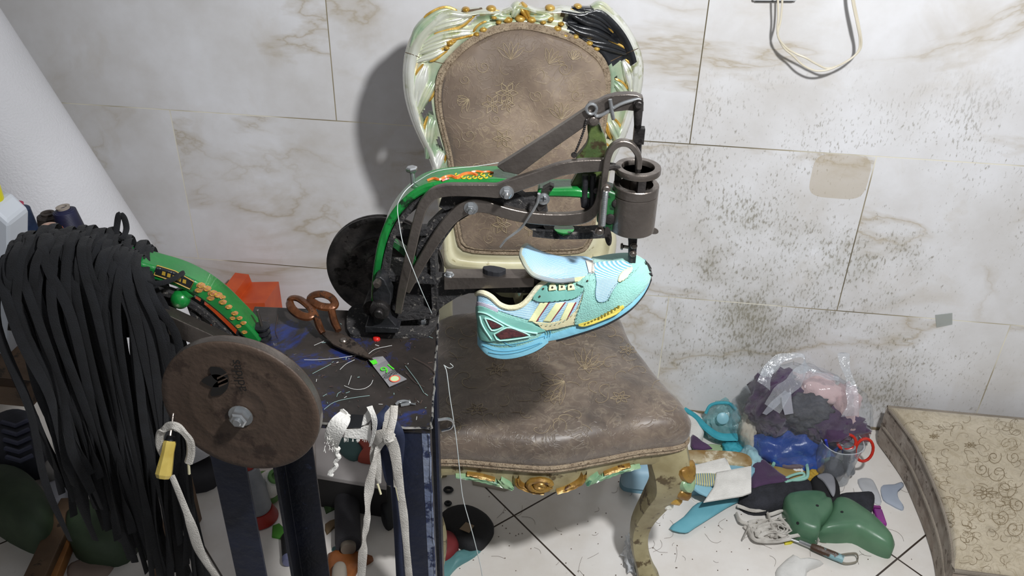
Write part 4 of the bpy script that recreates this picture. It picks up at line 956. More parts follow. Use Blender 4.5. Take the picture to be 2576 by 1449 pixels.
for i in range(len(rows)-1):
    for k in range(W_): fs.append((i*W_+k, (i+1)*W_+k, (i+1)*W_+(k+1) % W_, i*W_+(k+1) % W_)); ms.append(1 if (SD[i][6] < -.008 and 9 <= k <= 17) else (2 if SD[i][6] < -.008 and k in (7, 8, 18, 19) else 0))
fs += [tuple(range(W_-1, -1, -1)), tuple((len(rows)-1)*W_+k for k in range(W_))]; ms += [0, 0]
mb.v = vs; mb.f = [list(f) for f in fs]; mb.m = ms
for v in []: pass
ub = mb.bvh(); mb.build('upper', [mintsu, innerd, liner], SHOE, angle=60)
# collar lining roll
mb = MB(); tube(mb, [A(*SZ(x, y), SC+o_) for x, y, o_ in [(80, 722, .010), (110, 712, .020), (160, 716, .0265), (230, 755, .0285), (300, 822, .0295), (370, 855, .0305), (430, 862, .0305), (500, 850, .0300), (560, 815, .0285), (620, 750, .026), (700, 650, .0255), (760, 605, .0255), (810, 570, .0255)]], [.004]*10+[.004, .0035, .003], 8, n=4)
tube(mb, [A(*SZ(80, 722), SC+.010), A(*SZ(84, 700), SC), A(*SZ(110, 700), SC-.014), A(*SZ(190, 740), SC-.026), A(*SZ(330, 800), SC-.030), A(*SZ(440, 800), SC-.031), A(*SZ(560, 740), SC-.030)], .0035, 8, n=4)
mb.build('collar', liner, SHOE)
# midsole / outsole as lofted bands around the upper
def band(z0, z1, g0, g1, name, m, i0=0, i1=None, drop=0, closed=True):
    mb = MB(); S = SD[i0:i1]; near = []; far = []
    rows = []
    for s in S:
        bu, bz, ru, rz, hb, hr, cz = s; du, dz = (ru-bu), (rz-bz); l = math.hypot(du, dz); du /= l; dz /= l
        row = []
        for (h, g) in ((z0, g0), ((z0+z1)/2, (g0+g1)/2+.0015), (z1, g1)): row.append(fromsp(bu+du*h, bz+dz*h, SC+hb+g))
        for (h, g) in ((z1, g1), ((z0+z1)/2, (g0+g1)/2+.0015), (z0, g0)): row.append(fromsp(bu+du*h, bz+dz*h, SC-hb-g))
        rows.append(row)
    W_ = 6
    for i in range(len(rows)-1):
        for k in range(W_): mb.f.append([i*W_+k, (i+1)*W_+k, (i+1)*W_+(k+1) % W_, i*W_+(k+1) % W_]); mb.m.append(0)
    mb.v = [p for r in rows for p in r]; mb.f += [list(range(W_-1, -1, -1)), [(len(rows)-1)*W_+k for k in range(W_)]]; mb.m += [0, 0]
    return mb, mb.build(name, m, SHOE, angle=50)
ms_, _o = band(.001, .0135, .002, .0005, 'midsole', skymid)
hs_, _o = band(-.001, .021, .003, .001, 'heel_midsole', skymid, 0, 22)
band(-.0035, .001, .0005, .0015, 'outsole', blackrub, 0, 20); band(-.0035, .001, .0005, .0015, 'outsole', blackrub, 24, None)
allm = MB(); allm.join(mb if False else ms_); allm.join(hs_)
base_all = MB(); base_all.v = list(vs); base_all.f = [list(f) for f in fs]; base_all.m = list(ms); base_all.join(ms_, 0); base_all.join(hs_, 0); ab = base_all.bvh()
def panel(name, pts, m, off=.0012, bv=None, smooth=2, label=None, rimm=None):
    q = MB(); decal(q, bv or ub, [SZ(*p) for p in (c2(pts, smooth, True) if smooth else pts)], off, step=4)
    if not q.f: return None
    o = q.build(name, m, SHOE, angle=80); s = o.modifiers.new('thick', 'SOLIDIFY'); s.thickness = .0012; s.offset = -1
    return o
side = [(85, 745), (150, 740), (230, 790), (310, 860), (430, 885), (540, 860), (620, 800), (700, 790), (900, 800), (1080, 770), (1160, 700), (1120, 900), (1000, 1000), (800, 1010), (640, 990), (450, 940), (300, 890), (120, 840)]
panel('ribbed_quarter', side, ribm, .0010)
panel('heel_counter', [(80, 850), (160, 850), (280, 905), (400, 955), (560, 1000), (700, 1050), (780, 1090), (700, 1110), (560, 1140), (300, 1190), (120, 1180), (95, 1000)], mintpl, .0022, smooth=2)
panel('heel_tab', [(80, 800), (150, 810), (260, 850), (290, 880), (280, 905), (160, 850), (85, 850)], mat('lilac_grey_leather', 'a8a4b4', 'bab6c2', rough=.5), .0018)
panel('cage_window', [(170, 965), (235, 985), (330, 1040), (315, 1055), (235, 1070)], maroon, .0030, ab, 0); panel('cage_window', [(265, 1120), (390, 1065), (500, 1090), (590, 1130), (560, 1140), (320, 1172)], maroon, .0030, ab, 0)
q = MB()
for pts in ([(165, 958), (240, 980), (342, 1038), (322, 1062), (230, 1080), (165, 958)], [(255, 1120), (388, 1056), (505, 1082), (610, 1132), (565, 1152), (316, 1182), (255, 1120)], [(110, 900), (180, 915), (300, 985), (430, 1050), (560, 1090), (690, 1110)], [(120, 940), (150, 1040), (230, 1170)]):
    line_on(q, ab, [SZ(*p) for p in pts], off=.0028, r=.0013, n=3)
q.build('cage_rib', mat('light_mint_rib', '9fd2c6', 'b2ddd2', rough=.45), SHOE)
for k, (x0, x1) in enumerate(((700, 600), (860, 750), (985, 920))):
    ye = (1000, 1000, 985)[k]; xe = x1; wd = (85, 85, 70)[k]
    panel('stripe', [(x0+20, 810), (x0+20+wd, 805), (x1+wd-10, ye), (x1, ye-5)], lemon, .0020, smooth=0)
    panel('stripe_trim', [(x0+22+wd, 805), (x0+38+wd, 803), (x1+wd+6, ye-8), (x1+wd-10, ye)], crim, .0022, smooth=0)
panel('saddle', [(640, 995), (800, 1010), (950, 975), (1080, 890), (1165, 690), (1150, 800), (1080, 1000), (1045, 1030), (780, 1085), (700, 1030)], beigem, .0022, smooth=2)
panel('toe_overlay', [(1165, 650), (1100, 620), (1090, 570), (1120, 535), (1190, 520), (1255, 545), (1275, 620), (1260, 700), (1275, 790), (1330, 820), (1410, 790), (1440, 720), (1500, 630), (1600, 570), (1680, 500), (1720, 450), (1790, 440), (1828, 520), (1800, 620), (1700, 740), (1560, 860), (1380, 950), (1200, 1000), (1070, 1020), (1100, 900), (1150, 760)], mintsu, .0030, smooth=2)
panel('vamp_mesh', [(1262, 420), (1400, 400), (1560, 395), (1650, 440), (1640, 500), (1520, 600), (1450, 700), (1400, 785), (1330, 805), (1290, 780), (1278, 700), (1290, 600), (1270, 500)], ribm, .0014, smooth=2)
panel('vamp_patch', [(1510, 570), (1560, 500), (1650, 460), (1640, 510), (1560, 590), (1515, 600)], lemon, .0030, smooth=2)
panel('eyestay', [(650, 770), (670, 700), (720, 650), (790, 620), (800, 690), (900, 685), (1080, 670), (1165, 655), (1140, 720), (1060, 770), (900, 790), (740, 800)], mintpl, .0030, smooth=2)
for x in (845, 940, 1036):
    panel('lace_tab', [(x-35, 685), (x-32, 630), (x-12, 610), (x+14, 608), (x+32, 630), (x+42, 675)], lemon, .0042, smooth=0)
q = MB()
for x, y, r in ((845, 650, 11), (940, 645, 11), (1036, 643, 11), (1150, 573, 9), (1203, 585, 9), (760, 660, 9), (725, 738, 9)):
    h = ub.ray_cast(CAM, ray(*SZ(x, y)).normalized())
    if h[0] is not None:
        nn = h[1] if h[1].dot(h[0]-CAM) < 0 else -h[1]; lathe(q, h[0]+nn*.0040, nn, [(r/4.025*.00056, 0), (r/4.025*.00056, .0008), (0, .0009)], 12)
q.build('eyelet', mat('dark_brown_eyelet', '3a2f22', rough=.5), SHOE)
panel('yellow_insert', [(1110, 1010), (1200, 985), (1350, 925), (1480, 860), (1555, 820), (1560, 860), (1500, 920), (1380, 975), (1200, 1040), (1130, 1040)], yel, .0050, ab, smooth=2)
q = MB()
for k in range(11):
    x = 1170+k*33; y = 1018-k*15.5-(k*k)*.25; decal(q, ab, [SZ(x, y-16), SZ(x+22, y-22), SZ(x+20, y+8), SZ(x+4, y+14)], .0056, step=6)
q.build('insert_slot', yel_dk, SHOE)
q = MB()
for pts in ([(130, 1200), (300, 1240), (500, 1220), (640, 1185), (760, 1150)], [(140, 1240), (250, 1290), (400, 1300), (560, 1270), (720, 1215)], [(200, 1310), (330, 1330), (500, 1310), (640, 1262), (740, 1215)], [(760, 1085), (775, 1120), (765, 1170)], [(785, 1080), (800, 1115), (790, 1165)], [(810, 1078), (824, 1110), (814, 1155)], [(300, 1180), (420, 1245), (480, 1240)]):
    line_on(q, ab, [SZ(*p) for p in pts], off=.0004, r=.0007, n=3)
q.build('midsole_groove', mat('deeper_blue_groove', '4f93ad', '5c9fb8', rough=.6), SHOE)
st = MB()
for pts in ([(1262, 545), (1285, 620), (1268, 700), (1282, 775), (1330, 808), (1405, 780), (1432, 715), (1490, 622), (1600, 560), (1680, 490)], [(1165, 690), (1155, 780), (1110, 900), (1085, 1010)], [(1150, 690), (1138, 780), (1095, 900), (1070, 1010)], [(660, 770), (740, 790), (900, 780), (1060, 760), (1130, 715)], [(1110, 560), (1130, 545), (1190, 535), (1245, 560)], [(640, 1000), (800, 1018), (950, 985), (1075, 905)]):
    P = c2([SZ(*p) for p in pts], 10)
    for i in range(0, len(P)-2, 3): line_on(st, ub, [P[i], P[i+1]], off=.0046, r=.0004, n=0)
st.build('stitching', mat('stitch_thread', '4b8078', 'a8c8bd', rough=.8), SHOE)
panel('toe_bumper', [(1770, 400), (1800, 430), (1840, 500), (1842, 560), (1822, 540), (1800, 480)], blackrub, .0036, ab, smooth=0)
# tongue: padded arched flap
TSp = [((1330, 440), (1300, 540), .020), ((1240, 415), (1200, 540), .026), ((1120, 400), (1070, 555), .029), ((1000, 390), (950, 570), .030), ((880, 380), (840, 565), .032), ((760, 362), (730, 540), .033), ((650, 325), (640, 500), .033), ((575, 300), (575, 420), .028), ((530, 300), (545, 360), .018)]
rows = []
for (c_, e_, hw_) in TSp:
    cc = A(*SZ(*c_), SC); ee = A(*SZ(*e_), SC+hw_); row = []
    for k in range(9):
        t = -1+2*k/8; a = t*t
        q = cc.lerp(ee, 0)+Vector((0, 0, 0)); dz = (ee.z-cc.z)*a; du = (ee-cc).dot(AU)*a
        row.append(cc+AN*(hw_*t)+AU*du+Vector((0, 0, dz)))
    rows.append(row)
Q = []
for k in range(9): Q.append(catmull([r[k] for r in rows], 4))
L = len(Q[0]); vs2 = [Q[k][i] for i in range(L) for k in range(9)]
mb = MB(); nrm = Vector((-.1, 0, 1)); th_ = .007
vs2 += [v-Vector((0, 0, th_))*(1 if True else 0) for v in vs2]; n0 = L*9
fs2 = []; mm = []
for i in range(L-1):
    for k in range(8):
        fs2.append([i*9+k, i*9+k+1, (i+1)*9+k+1, (i+1)*9+k]); mm.append(0)
        fs2.append([n0+i*9+k, n0+(i+1)*9+k, n0+(i+1)*9+k+1, n0+i*9+k+1]); mm.append(1)
    fs2.append([i*9, (i+1)*9, n0+(i+1)*9, n0+i*9]); mm.append(1); fs2.append([i*9+8, n0+i*9+8, n0+(i+1)*9+8, (i+1)*9+8]); mm.append(1)
fs2.append([(L-1)*9+k for k in range(9)]+[n0+(L-1)*9+k for k in range(8, -1, -1)]); mm.append(1)
fs2.append([k for k in range(8, -1, -1)]+[n0+k for k in range(9)]); mm.append(1)
mb.v = vs2; mb.f = fs2; mb.m = mm; tb = mb.bvh(); tg = mb.build('tongue', [tongm, lemon], SHOE, angle=60)
mb = MB(); tube(mb, [Q[8][i]-Vector((0, 0, .003)) for i in range(8, L)]+[Q[k][L-1]-Vector((0, 0, .003)) for k in range(7, -1, -1)]+[Q[0][i]-Vector((0, 0, .003)) for i in range(L-2, 8, -1)], .0034, 8); mb.build('tongue_binding', mat('padded_grey_binding', '8b9499', 'a5a890', rough=.5), tg)
q = MB(); decal(q, tb, [SZ(*p) for p in [(1180, 395), (1250, 392), (1275, 520), (1210, 515), (1195, 450)]], .002, step=4); decal(q, ub, [SZ(*p) for p in [(1180, 395), (1250, 392), (1275, 520), (1210, 515), (1195, 450)]], .004, step=4)
if q.f: q.build('lace_loop', mat('silver_loop', 'c2beb4', 'd3cfc6', rough=.4, bump=.4), SHOE)

# ================================================================== SECOND MACHINE (arm to the left) on the left half of the stand
BA = .26; Bp = vplane(-.463, .955, BA); BU = Vector((math.cos(BA), math.sin(BA), 0)); BNn = Bp.n
M2 = thing('shoe_sewing_machine', Zp(660, 870, TZ), 'second sewing machine at left with gilded green arm and big brown flywheel, under black laces', 'sewing machine')
mb = MB(); bar_px(mb, Bp, [(60, 672), (140, 662), (230, 660), (320, 672), (390, 690), (450, 708), (505, 735), (550, 768), (590, 805), (622, 838), (648, 868)], [34, 34, 34, 34, 34, 34, 34, 34, 32, 32, 30], .008, .040); mb.build('green_spine', green, M2, bevel=.004, angle=50)
sb2 = bpy.data.objects['green_spine.001']; me = sb2.data; bv2 = BVHTree.FromPolygons([v.co+ORG[sb2] for v in me.vertices], [list(p.vertices) for p in me.polygons])
mb = MB()
for x, y, r in ((505, 718, 9), (520, 726, 9), (535, 738, 10), (548, 742, 9), (500, 730, 8), (560, 760, 8), (575, 772, 7), (590, 788, 7), (602, 800, 6), (612, 812, 6), (560, 748, 6), (530, 750, 8), (585, 800, 6), (600, 820, 6), (615, 835, 6)):
    decal(mb, bv2, [(x+r*math.cos(t)*1.3, y+r*math.sin(t)*.8) for t in [2*math.pi*k/9 for k in range(9)]], .0006, mi=0, step=5)
    line_on(mb, bv2, [(x+r*.7*math.cos(t), y+r*.5*math.sin(t)) for t in [k*1. for k in range(6)]], off=.0012, r=.0006, mi=1, n=2)
mb.build('painted_dragon', [mat('faded_orange_transfer', 'a06a44', 'b98654', rough=.5), mat('worn_gold_line', 'b59436', rough=.5)], sb2)
mb = MB(); decal(mb, bv2, [(395, 668), (440, 682), (490, 706), (480, 728), (430, 706), (385, 692)], .0006, mi=0, step=6)
line_on(mb, bv2, [(395, 670), (440, 684), (488, 707), (478, 726), (430, 704), (388, 690), (395, 670)], off=.0014, r=.0008, mi=1, n=0)
for k in range(5): decal(mb, bv2, [(409+k*13, 681+k*5), (417+k*13, 683+k*5), (416+k*13, 693+k*5), (407+k*13, 690+k*5)], .0012, mi=1, step=6)
mb.build('gilt_nameplate', [blackp, mat('worn_gold_line', 'b59436', rough=.5)], sb2)
mb = MB(); lathe(mb, Bp(455, 750, .0), BNn, [(.0115, -.01), (.013, .004), (.011, .010), (.005, .014), (0, .0145)], 24); tube(mb, [Bp(455, 748, .0), Bp(478, 732, .0)], .009, 12); mb.build('side_boss', green, M2)
mb = MB(); bar_px(mb, Bp, [(350, 720), (400, 735), (450, 752), (505, 785), (550, 825), (590, 865)], 16, .004, .014)
bar_px(mb, Bp, [(392, 735), (398, 790)], 22, .0, .02); bar_px(mb, Bp, [(470, 750), (490, 800), (520, 840)], 16, .0, .02); bar_px(mb, Bp, [(505, 770), (500, 815)], 10, .0, .02)
bar_px(mb, Bp, [(590, 868), (620, 880), (645, 890)], 40, .01, .05)
mb.build('casting', lint, M2, bevel=.0015)
mb = MB(); box_px(mb, Bp, [(372, 775), (430, 797), (520, 838), (604, 878), (590, 900), (520, 880), (440, 848), (376, 822)], .030, .022); mb.build('steel_lever', steel, M2, smooth=False, bevel=.001)
mb = MB(); bar_px(mb, Bp, [(20, 812), (110, 822), (200, 830), (320, 830), (400, 826)], 40, .006, .02); mb.build('work_arm', steel_dk, M2, bevel=.001)
mb = MB(); bar_px(mb, Bp, [(140, 680), (150, 760), (150, 830)], 40, .004, .03); mb.build('head_block', blackiron, M2, bevel=.002)
w2 = Yp(604, 1028, .722); WR = Vector((0, -1, 0))
mb = MB(); disc(mb, w2, WR, .0907, .014, g=.0007); fw2 = mb.build('flywheel', rust_brown, M2, angle=50)
mb = MB(); bolt(mb, w2+Vector((0, -.001, -.009)), WR, .0105, .010, stud=.003); mb.build('hub_nut', chrome, fw2)
mb = MB(); lathe(mb, w2+Vector((0, -.001, -.009)), -WR, [(.012, 0), (.012, .105)], 20); obox(mb, w2+Vector((.0, .095, -.044)), (.034, 0, 0), (0, .022, 0), (0, 0, .088)); mb.build('axle', steel_dk, M2)
mb = MB()
for z in (.0907,): lathe(mb, w2-WR*.006, WR, [(z+.0002, -.006), (z+.0006, .0), (z+.0002, .0045)], 72)
mb.build('bright_rim', steel, fw2)
# marks on the wheel: trefoil and word
wplane = Plane(w2+WR*.0012, WR); ink = mat('faded_black_ink', '0c0a09', '14110f', rough=.7)
mb = MB()
def leafpx(cx, cy, a, l, wd): return [(cx+l*f*math.cos(a)-wd*g*math.sin(a), cy+l*f*math.sin(a)+wd*g*math.cos(a)) for f, g in ((0, 0), (.25, .42), (.55, .5), (.82, .3), (1, 0), (.82, -.3), (.55, -.5), (.25, -.42))]
for a_, l_ in ((math.radians(215), 48), (math.radians(180), 56), (math.radians(140), 48)):
    prism(mb, [wplane(*p, .0001) for p in c2(leafpx(574, 958, a_, l_*1.2, 32), 3, True)], -wplane.n*.0004)
for k in range(3): poly_px(mb, wplane, [(546+k*2, 950+k*10), (572, 938+k*12), (572, 941+k*12), (546+k*2, 955+k*10)], .0004, .0003, 1)
mb.build('trefoil_mark', [ink, rust_brown], fw2, smooth=False)
def text_on(body, c, xdir, ydir, size, m, name, parent, ext=.0002):
    cu = bpy.data.curves.new(name, 'FONT'); cu.body = body; cu.size = 1; cu.align_x = 'CENTER'; cu.align_y = 'CENTER'; cu.extrude = 0
    to = bpy.data.objects.new('tmp', cu); COL.objects.link(to); dg = bpy.context.evaluated_depsgraph_get(); me = bpy.data.meshes.new_from_object(to.evaluated_get(dg)); bpy.data.objects.remove(to)
    zd = Vector(xdir).normalized().cross(Vector(ydir).normalized())
    q = MB(); q.add([Vector(c)+Vector(xdir).normalized()*(v.co.x*size)+Vector(ydir).normalized()*(v.co.y*size)+zd*.0002 for v in me.vertices], [list(p.vertices) for p in me.polygons])
    return q.build(name, m, parent, smooth=False)
tc_ = wplane(602, 944, .0006); tx = (wplane(607, 982, 0)-wplane(590, 912, 0)).normalized()
text_on('adidas', wplane(600, 944, .0006), -tx, WR.cross(-tx), .0175, ink, 'word_mark', fw2)
# ------------------------------------------------------------------ spool spindle on the stand
sp0 = Zp(663, 852, TZ)
s_ = thing('bobbin_spindle', sp0, 'small black bobbin on a steel spindle beside the brown flywheel', 'bobbin')
mb = MB(); lathe(mb, sp0, (0, 0, 1), [(.011, 0), (.011, .004), (.0075, .005), (.0075, .009), (.011, .010), (.011, .013), (.0075, .014), (.0075, .018), (.011, .019), (.0115, .022), (.010, .0225)], 24); mb.build('bobbin', blackiron, s_, angle=30)
mb = MB(); lathe(mb, sp0+Vector((0, 0, .022)), (-.1, 0, 1), [(.0022, 0), (.0022, .026), (.001, .027)], 10); mb.build('pin', steel, s_)

# ================================================================== SCISSORS
sci = thing('scissors', Zp(860, 860, TZ), 'old tailor scissors with copper brown handles lying on the black table top', 'scissors')
cop = mat('worn_copper_paint', '4e2f1c', '74472b', rough=.3, metal=.5, ns=40, bump=.4, bs=120, c3='2a2420', n3=50, t3=.56); blade = mat('dark_tarnished_blade', '453c36', '5a4f47', rough=.4, metal=.6, ns=40, bump=.3, c3='2c2622', n3=60, t3=.55)
def zc(x, y, z): return Zp(x, y, TZ+z)
for (pts, bl, nm_) in (([(728, 758, .030), (735, 750, .034), (752, 752, .034), (772, 766, .032), (786, 782, .030), (784, 794, .028), (770, 797, .027), (750, 790, .028), (734, 776, .030)], [(786, 784, .028), (796, 800, .024), (804, 822, .018), (812, 838, .012)], 0),
                       ([(778, 752, .034), (790, 742, .040), (812, 740, .042), (832, 748, .038), (842, 762, .034), (836, 772, .032), (816, 772, .032), (796, 766, .034)], [(832, 770, .031), (836, 790, .025), (842, 812, .018), (852, 832, .012)], 1)):
    o = MB(); tube(o, [zc(*p) for p in pts], .0042, 8, n=4, closed=True, flat=1.5); tube(o, [zc(*p) for p in bl], [.006, .0052, .0055, .0045], 8, n=4); o.build('handle', cop, sci)
for pts, z0, z1 in (([(808, 838), (820, 830), (850, 836), (880, 848), (905, 866), (922, 884), (938, 902), (910, 894), (870, 880), (838, 866)], .010, .006), ([(846, 832), (862, 840), (900, 862), (930, 892), (941, 906), (925, 899), (880, 876), (830, 850)], .006, .001)):
    o = MB(); prism(o, [zc(x, y, z0) for x, y in pts], Vector((0, 0, -.0032))); o.build('blade', blade, sci, smooth=False, bevel=.0006)
mb = MB(); lathe(mb, zc(864, 857, .010), (0, 0, 1), [(.0052, 0), (.0055, .001), (.004, .0028), (0, .003)], 16); mb.build('rivet', steel, sci)
# ------------------------------------------------------------------ small things on the table
mb = MB(); pillow(mb, [Zp(947+10*math.cos(t), 852+6*math.sin(t), TZ+.001) for t in [2*math.pi*k/14 for k in range(14)]], (0, 0, 1), .004, base=.001, flatb=True); setp(mb.build('button', red), 'small bright red button in front of the sewing machine base', 'button')
pk = thing('needle_packet', Zp(971, 935, TZ), 'silver grey needle packet with green number sixteen on the table', 'packet')
pq = [(928, 910), (963, 897), (1023, 959), (979, 972)]
pts = [zc(926, 903, .006), zc(944, 898, .005), zc(963, 896, .005), zc(972, 906, .003), zc(984, 922, .003), zc(1003, 940, .002), zc(1023, 953, .003), zc(1002, 962, .003), zc(979, 972, .003), zc(966, 955, .002), zc(951, 936, .002), zc(940, 922, .003), zc(934, 912, .005)]
o = MB(); prism(o, pts, Vector((0, 0, -.0012))); foil = o.build('foil', mat('silver_foil', '8d8c8e', 'a5a4a6', rough=.35, metal=.4, bump=.2), pk, smooth=False)
neon = mat('bright_green_print', '4fd030', rough=.5)
px_ = (Zp(979, 972, TZ)-Zp(1023, 953, TZ)).normalized(); py_ = (Zp(930, 905, TZ)-Zp(1001, 962, TZ)).normalized(); pxx = py_.cross(Vector((0, 0, 1)))*1
text_on('16', zc(975, 926, .0042), -pxx if pxx.x > 0 else pxx, -py_, .020, neon, 'number', foil)
text_on('ORGAN', zc(988, 941, .0044), -pxx if pxx.x > 0 else pxx, -py_, .0075, ink, 'brand_word', foil); text_on('NEEDLES', zc(984, 936, .0044), -pxx if pxx.x > 0 else pxx, -py_, .0065, ink, 'product_word', foil)
o = MB(); prism(o, [zc(930, 908, .0066), zc(945, 904, .0058), zc(950, 913, .0056), zc(938, 917, .0062)], Vector((0, 0, -.0006))); o.build('green_print', neon, foil, smooth=False)
o = MB(); lathe(o, zc(993, 953, .0036), (0, 0, 1), [(.0072, 0), (.0072, .0006), (.0058, .0006), (.0058, 0)], 20); lathe(o, zc(993, 953, .0036), (0, 0, 1), [(.0056, 0), (.0056, .0004), (0, .0004)], 20, 1); o.build('round_emblem', [mat('coral_print', 'd8604a', rough=.5), mat('pale_green_print', 'b9cf9e', rough=.5)], foil)
# bent hook, thread scraps
mb = MB(); tube(mb, [zc(996, 1018, .003), zc(1004, 1011, .005), (zc(1018, 1009, .005)), zc(1030, 1012, .004), zc(1026, 1016, .003), zc(1008, 1019, .003)], [.0022]*6, 8, n=4); tube(mb, [zc(1026, 1014, .004), zc(1046, 1017, .003)], .0012, 6); setp(mb.build('curved_needle', chrome), 'short shiny curved steel hook near the front edge of the table', 'hook')
mb = MB(); rr = R(12)
for pts in ([(786, 940), (805, 930), (830, 917), (832, 915)], [(832, 917), (870, 908), (902, 893)], [(855, 930), (870, 916), (892, 905)], [(866, 970), (890, 979), (915, 978), (932, 968), (938, 956)], [(815, 1030), (840, 1012), (880, 1002), (930, 995)], [(790, 869), (815, 858)], [(760, 899), (783, 894)], [(765, 905), (800, 905), (850, 901), (905, 892)], [(876, 968), (884, 945)], [(700, 790), (693, 830), (700, 850)], [(1020, 920), (1050, 960), (1066, 988)], [(1040, 900), (1080, 922), (1094, 942), (1080, 955)], [(1020, 935), (1045, 962), (1068, 973)], [(925, 892), (945, 878), (986, 869)], [(930, 897), (955, 882)], [(847, 998), (850, 990), (858, 985)], [(870, 989), (880, 985)], [(812, 997), (822, 991)]):
    tube(mb, [zc(x, y, .0015+rr.uniform(0, .002)) for x, y in pts], .00035, 4, n=3, mi=rr.choice((0, 1, 2, 2)))
for k in range(90):
    u_, v_ = rr.uniform(.42, .98), rr.uniform(.05, .95); c_ = tFL.lerp(tFR, u_).lerp(tBL.lerp(tBR, u_), v_); a = rr.uniform(0, 6.3); l = rr.uniform(.001, .007)
    tube(mb, [c_+Vector((0, 0, .0008)), c_+Vector((l*math.cos(a), l*math.sin(a), .0014))], rr.uniform(.0002, .0006), 4, mi=rr.choice((0, 1, 2, 2)))
o = mb.build('thread_scraps', [mat('pale_mint_thread', '86a3a0', rough=.7), mat('white_fluff', 'c9c9c6', rough=.9), mat('dark_brown_thread', '4b3a34', rough=.9)]); setp(o, 'cut bits of pale thread scattered over the black table top', 'thread', kind='stuff')

# ================================================================== WHITE RAG AND LACES AT THE TABLE FRONT
rag = thing('torn_white_cloth', Zp(880, 1070, TZ), 'torn white cloth strip with black patch on the front edge of the stand', 'cloth')
def FP(x, y, o_=0): return Fp(x, y, o_)
Fp = Plane(tFR-TV*.002, -TV)      # front face of the table
def surf(mb, rowsA, rowsB, th=.0012, mi=0, n=5):
    a = catmull(rowsA, n); b = catmull(rowsB, n); L = len(a); K = 7; vs = []
    for i in range(L):
        for k in range(K): vs.append(a[i].lerp(b[i], k/(K-1)))
    nn = (vs[1]-vs[0]).cross(vs[K]-vs[0]).normalized(); vs += [v+nn*th for v in vs]; n0 = L*K; fs = []
    for i in range(L-1):
        for k in range(K-1): fs += [(i*K+k, i*K+k+1, (i+1)*K+k+1, (i+1)*K+k), (n0+i*K+k, n0+(i+1)*K+k, n0+(i+1)*K+k+1, n0+i*K+k+1)]
        fs += [(i*K, (i+1)*K, n0+(i+1)*K, n0+i*K), (i*K+K-1, n0+i*K+K-1, n0+(i+1)*K+K-1, (i+1)*K+K-1)]
    fs += [tuple(range(K))+tuple(range(n0+K-1, n0-1, -1)), tuple((L-1)*K+k for k in range(K-1, -1, -1))+tuple(n0+(L-1)*K+k for k in range(K))]
    return mb.add(vs, fs, mi)
mb = MB()
surf(mb, [FP(862, 1030, .002), FP(835, 1052, .016), FP(820, 1080, .018), FP(818, 1105, .016), FP(835, 1120, .015)], [FP(882, 1044, .006), FP(880, 1062, .020), FP(868, 1085, .026), FP(858, 1105, .024), FP(850, 1127, .018)])
surf(mb, [FP(868, 1080, .012), FP(900, 1076, .010), FP(925, 1070, .012), FP(932, 1060, .014)], [FP(866, 1098, .010), FP(895, 1102, .010), FP(920, 1104, .010), FP(934, 1112, .012)])
surf(mb, [FP(922, 1024, .006), FP(934, 1050, .016), FP(936, 1090, .018), FP(928, 1124, .012)], [FP(936, 1020, .006), FP(948, 1055, .020), FP(944, 1090, .020), FP(936, 1120, .012)])
surf(mb, [FP(915, 1048, .004), FP(925, 1036, .006), FP(930, 1026, .004)], [FP(900, 1074, .010), FP(922, 1066, .010), FP(936, 1052, .012)])
surf(mb, [FP(856, 1030, .004), FP(864, 1028, .006)], [FP(862, 1046, .006), FP(876, 1038, .008)])
mb.build('rag', white_cl, rag, angle=60)
mb = MB(); rr = R(3); P = [(850, 1127), (846, 1140), (852, 1150), (842, 1162), (846, 1172), (836, 1184), (830, 1192), (838, 1196)]
tube(mb, [FP(x, y, .016) for x, y in P], [.0035, .0028, .0034, .0024, .003, .0028, .0036, .002], 7, n=4)
for k in range(50):
    x, y = rr.uniform(816, 850), rr.uniform(1085, 1130); tube(mb, [FP(x, y, .018), FP(x+rr.uniform(-6, 4), y+rr.uniform(2, 12), .020)], .0004, 4)
for k in range(20):
    x = rr.uniform(865, 930); tube(mb, [FP(x, 1100, .010), FP(x+rr.uniform(-3, 3), 1108+rr.uniform(0, 5), .011)], .0004, 4)
mb.build('frayed_threads', white_cl, rag)
mb = MB(); prism(mb, [FP(884, 1042, .012), FP(915, 1044, .010), FP(908, 1077, .012), FP(874, 1076, .014)], Vector((0, .0, -.001))+Fp.n*-.001); mb.build('black_patch', blackp, rag, smooth=False)
# knotted white shoelace over the table edge
kl = thing('white_shoelace', FP(974, 1100, .01), 'greyish white shoelace knotted at the table edge and hanging to the floor', 'shoelace')
mb = MB(); SX = TU
strip(mb, [FP(986, 1026, .004), FP(980, 1050, .010), FP(974, 1085, .016), FP(972, 1100, .018)], SX, .013, .0022)
strip(mb, [FP(992, 1020, .004), FP(990, 1050, .012), FP(982, 1085, .018), FP(980, 1105, .018)], SX, .009, .0022)
strip(mb, [FP(944, 1102, .014), FP(950, 1092, .018), FP(972, 1088, .022), FP(978, 1096, .022)], Vector((0, 0, 1)), .010, .002)
strip(mb, [FP(942, 1112, .014), FP(955, 1100, .020), FP(976, 1094, .024), FP(986, 1102, .022)], Vector((0, 0, 1)), .012, .002)
strip(mb, [FP(984, 1100, .020), FP(992, 1130, .018), FP(1000, 1180, .020), FP(1008, 1240, .022), FP(1016, 1300, .024), FP(1022, 1370, .026), FP(1030, 1460, .028), FP(1040, 1560, .03)], SX, [.012, .014, .012, .010, .011, .009, .010, .010], .0022)
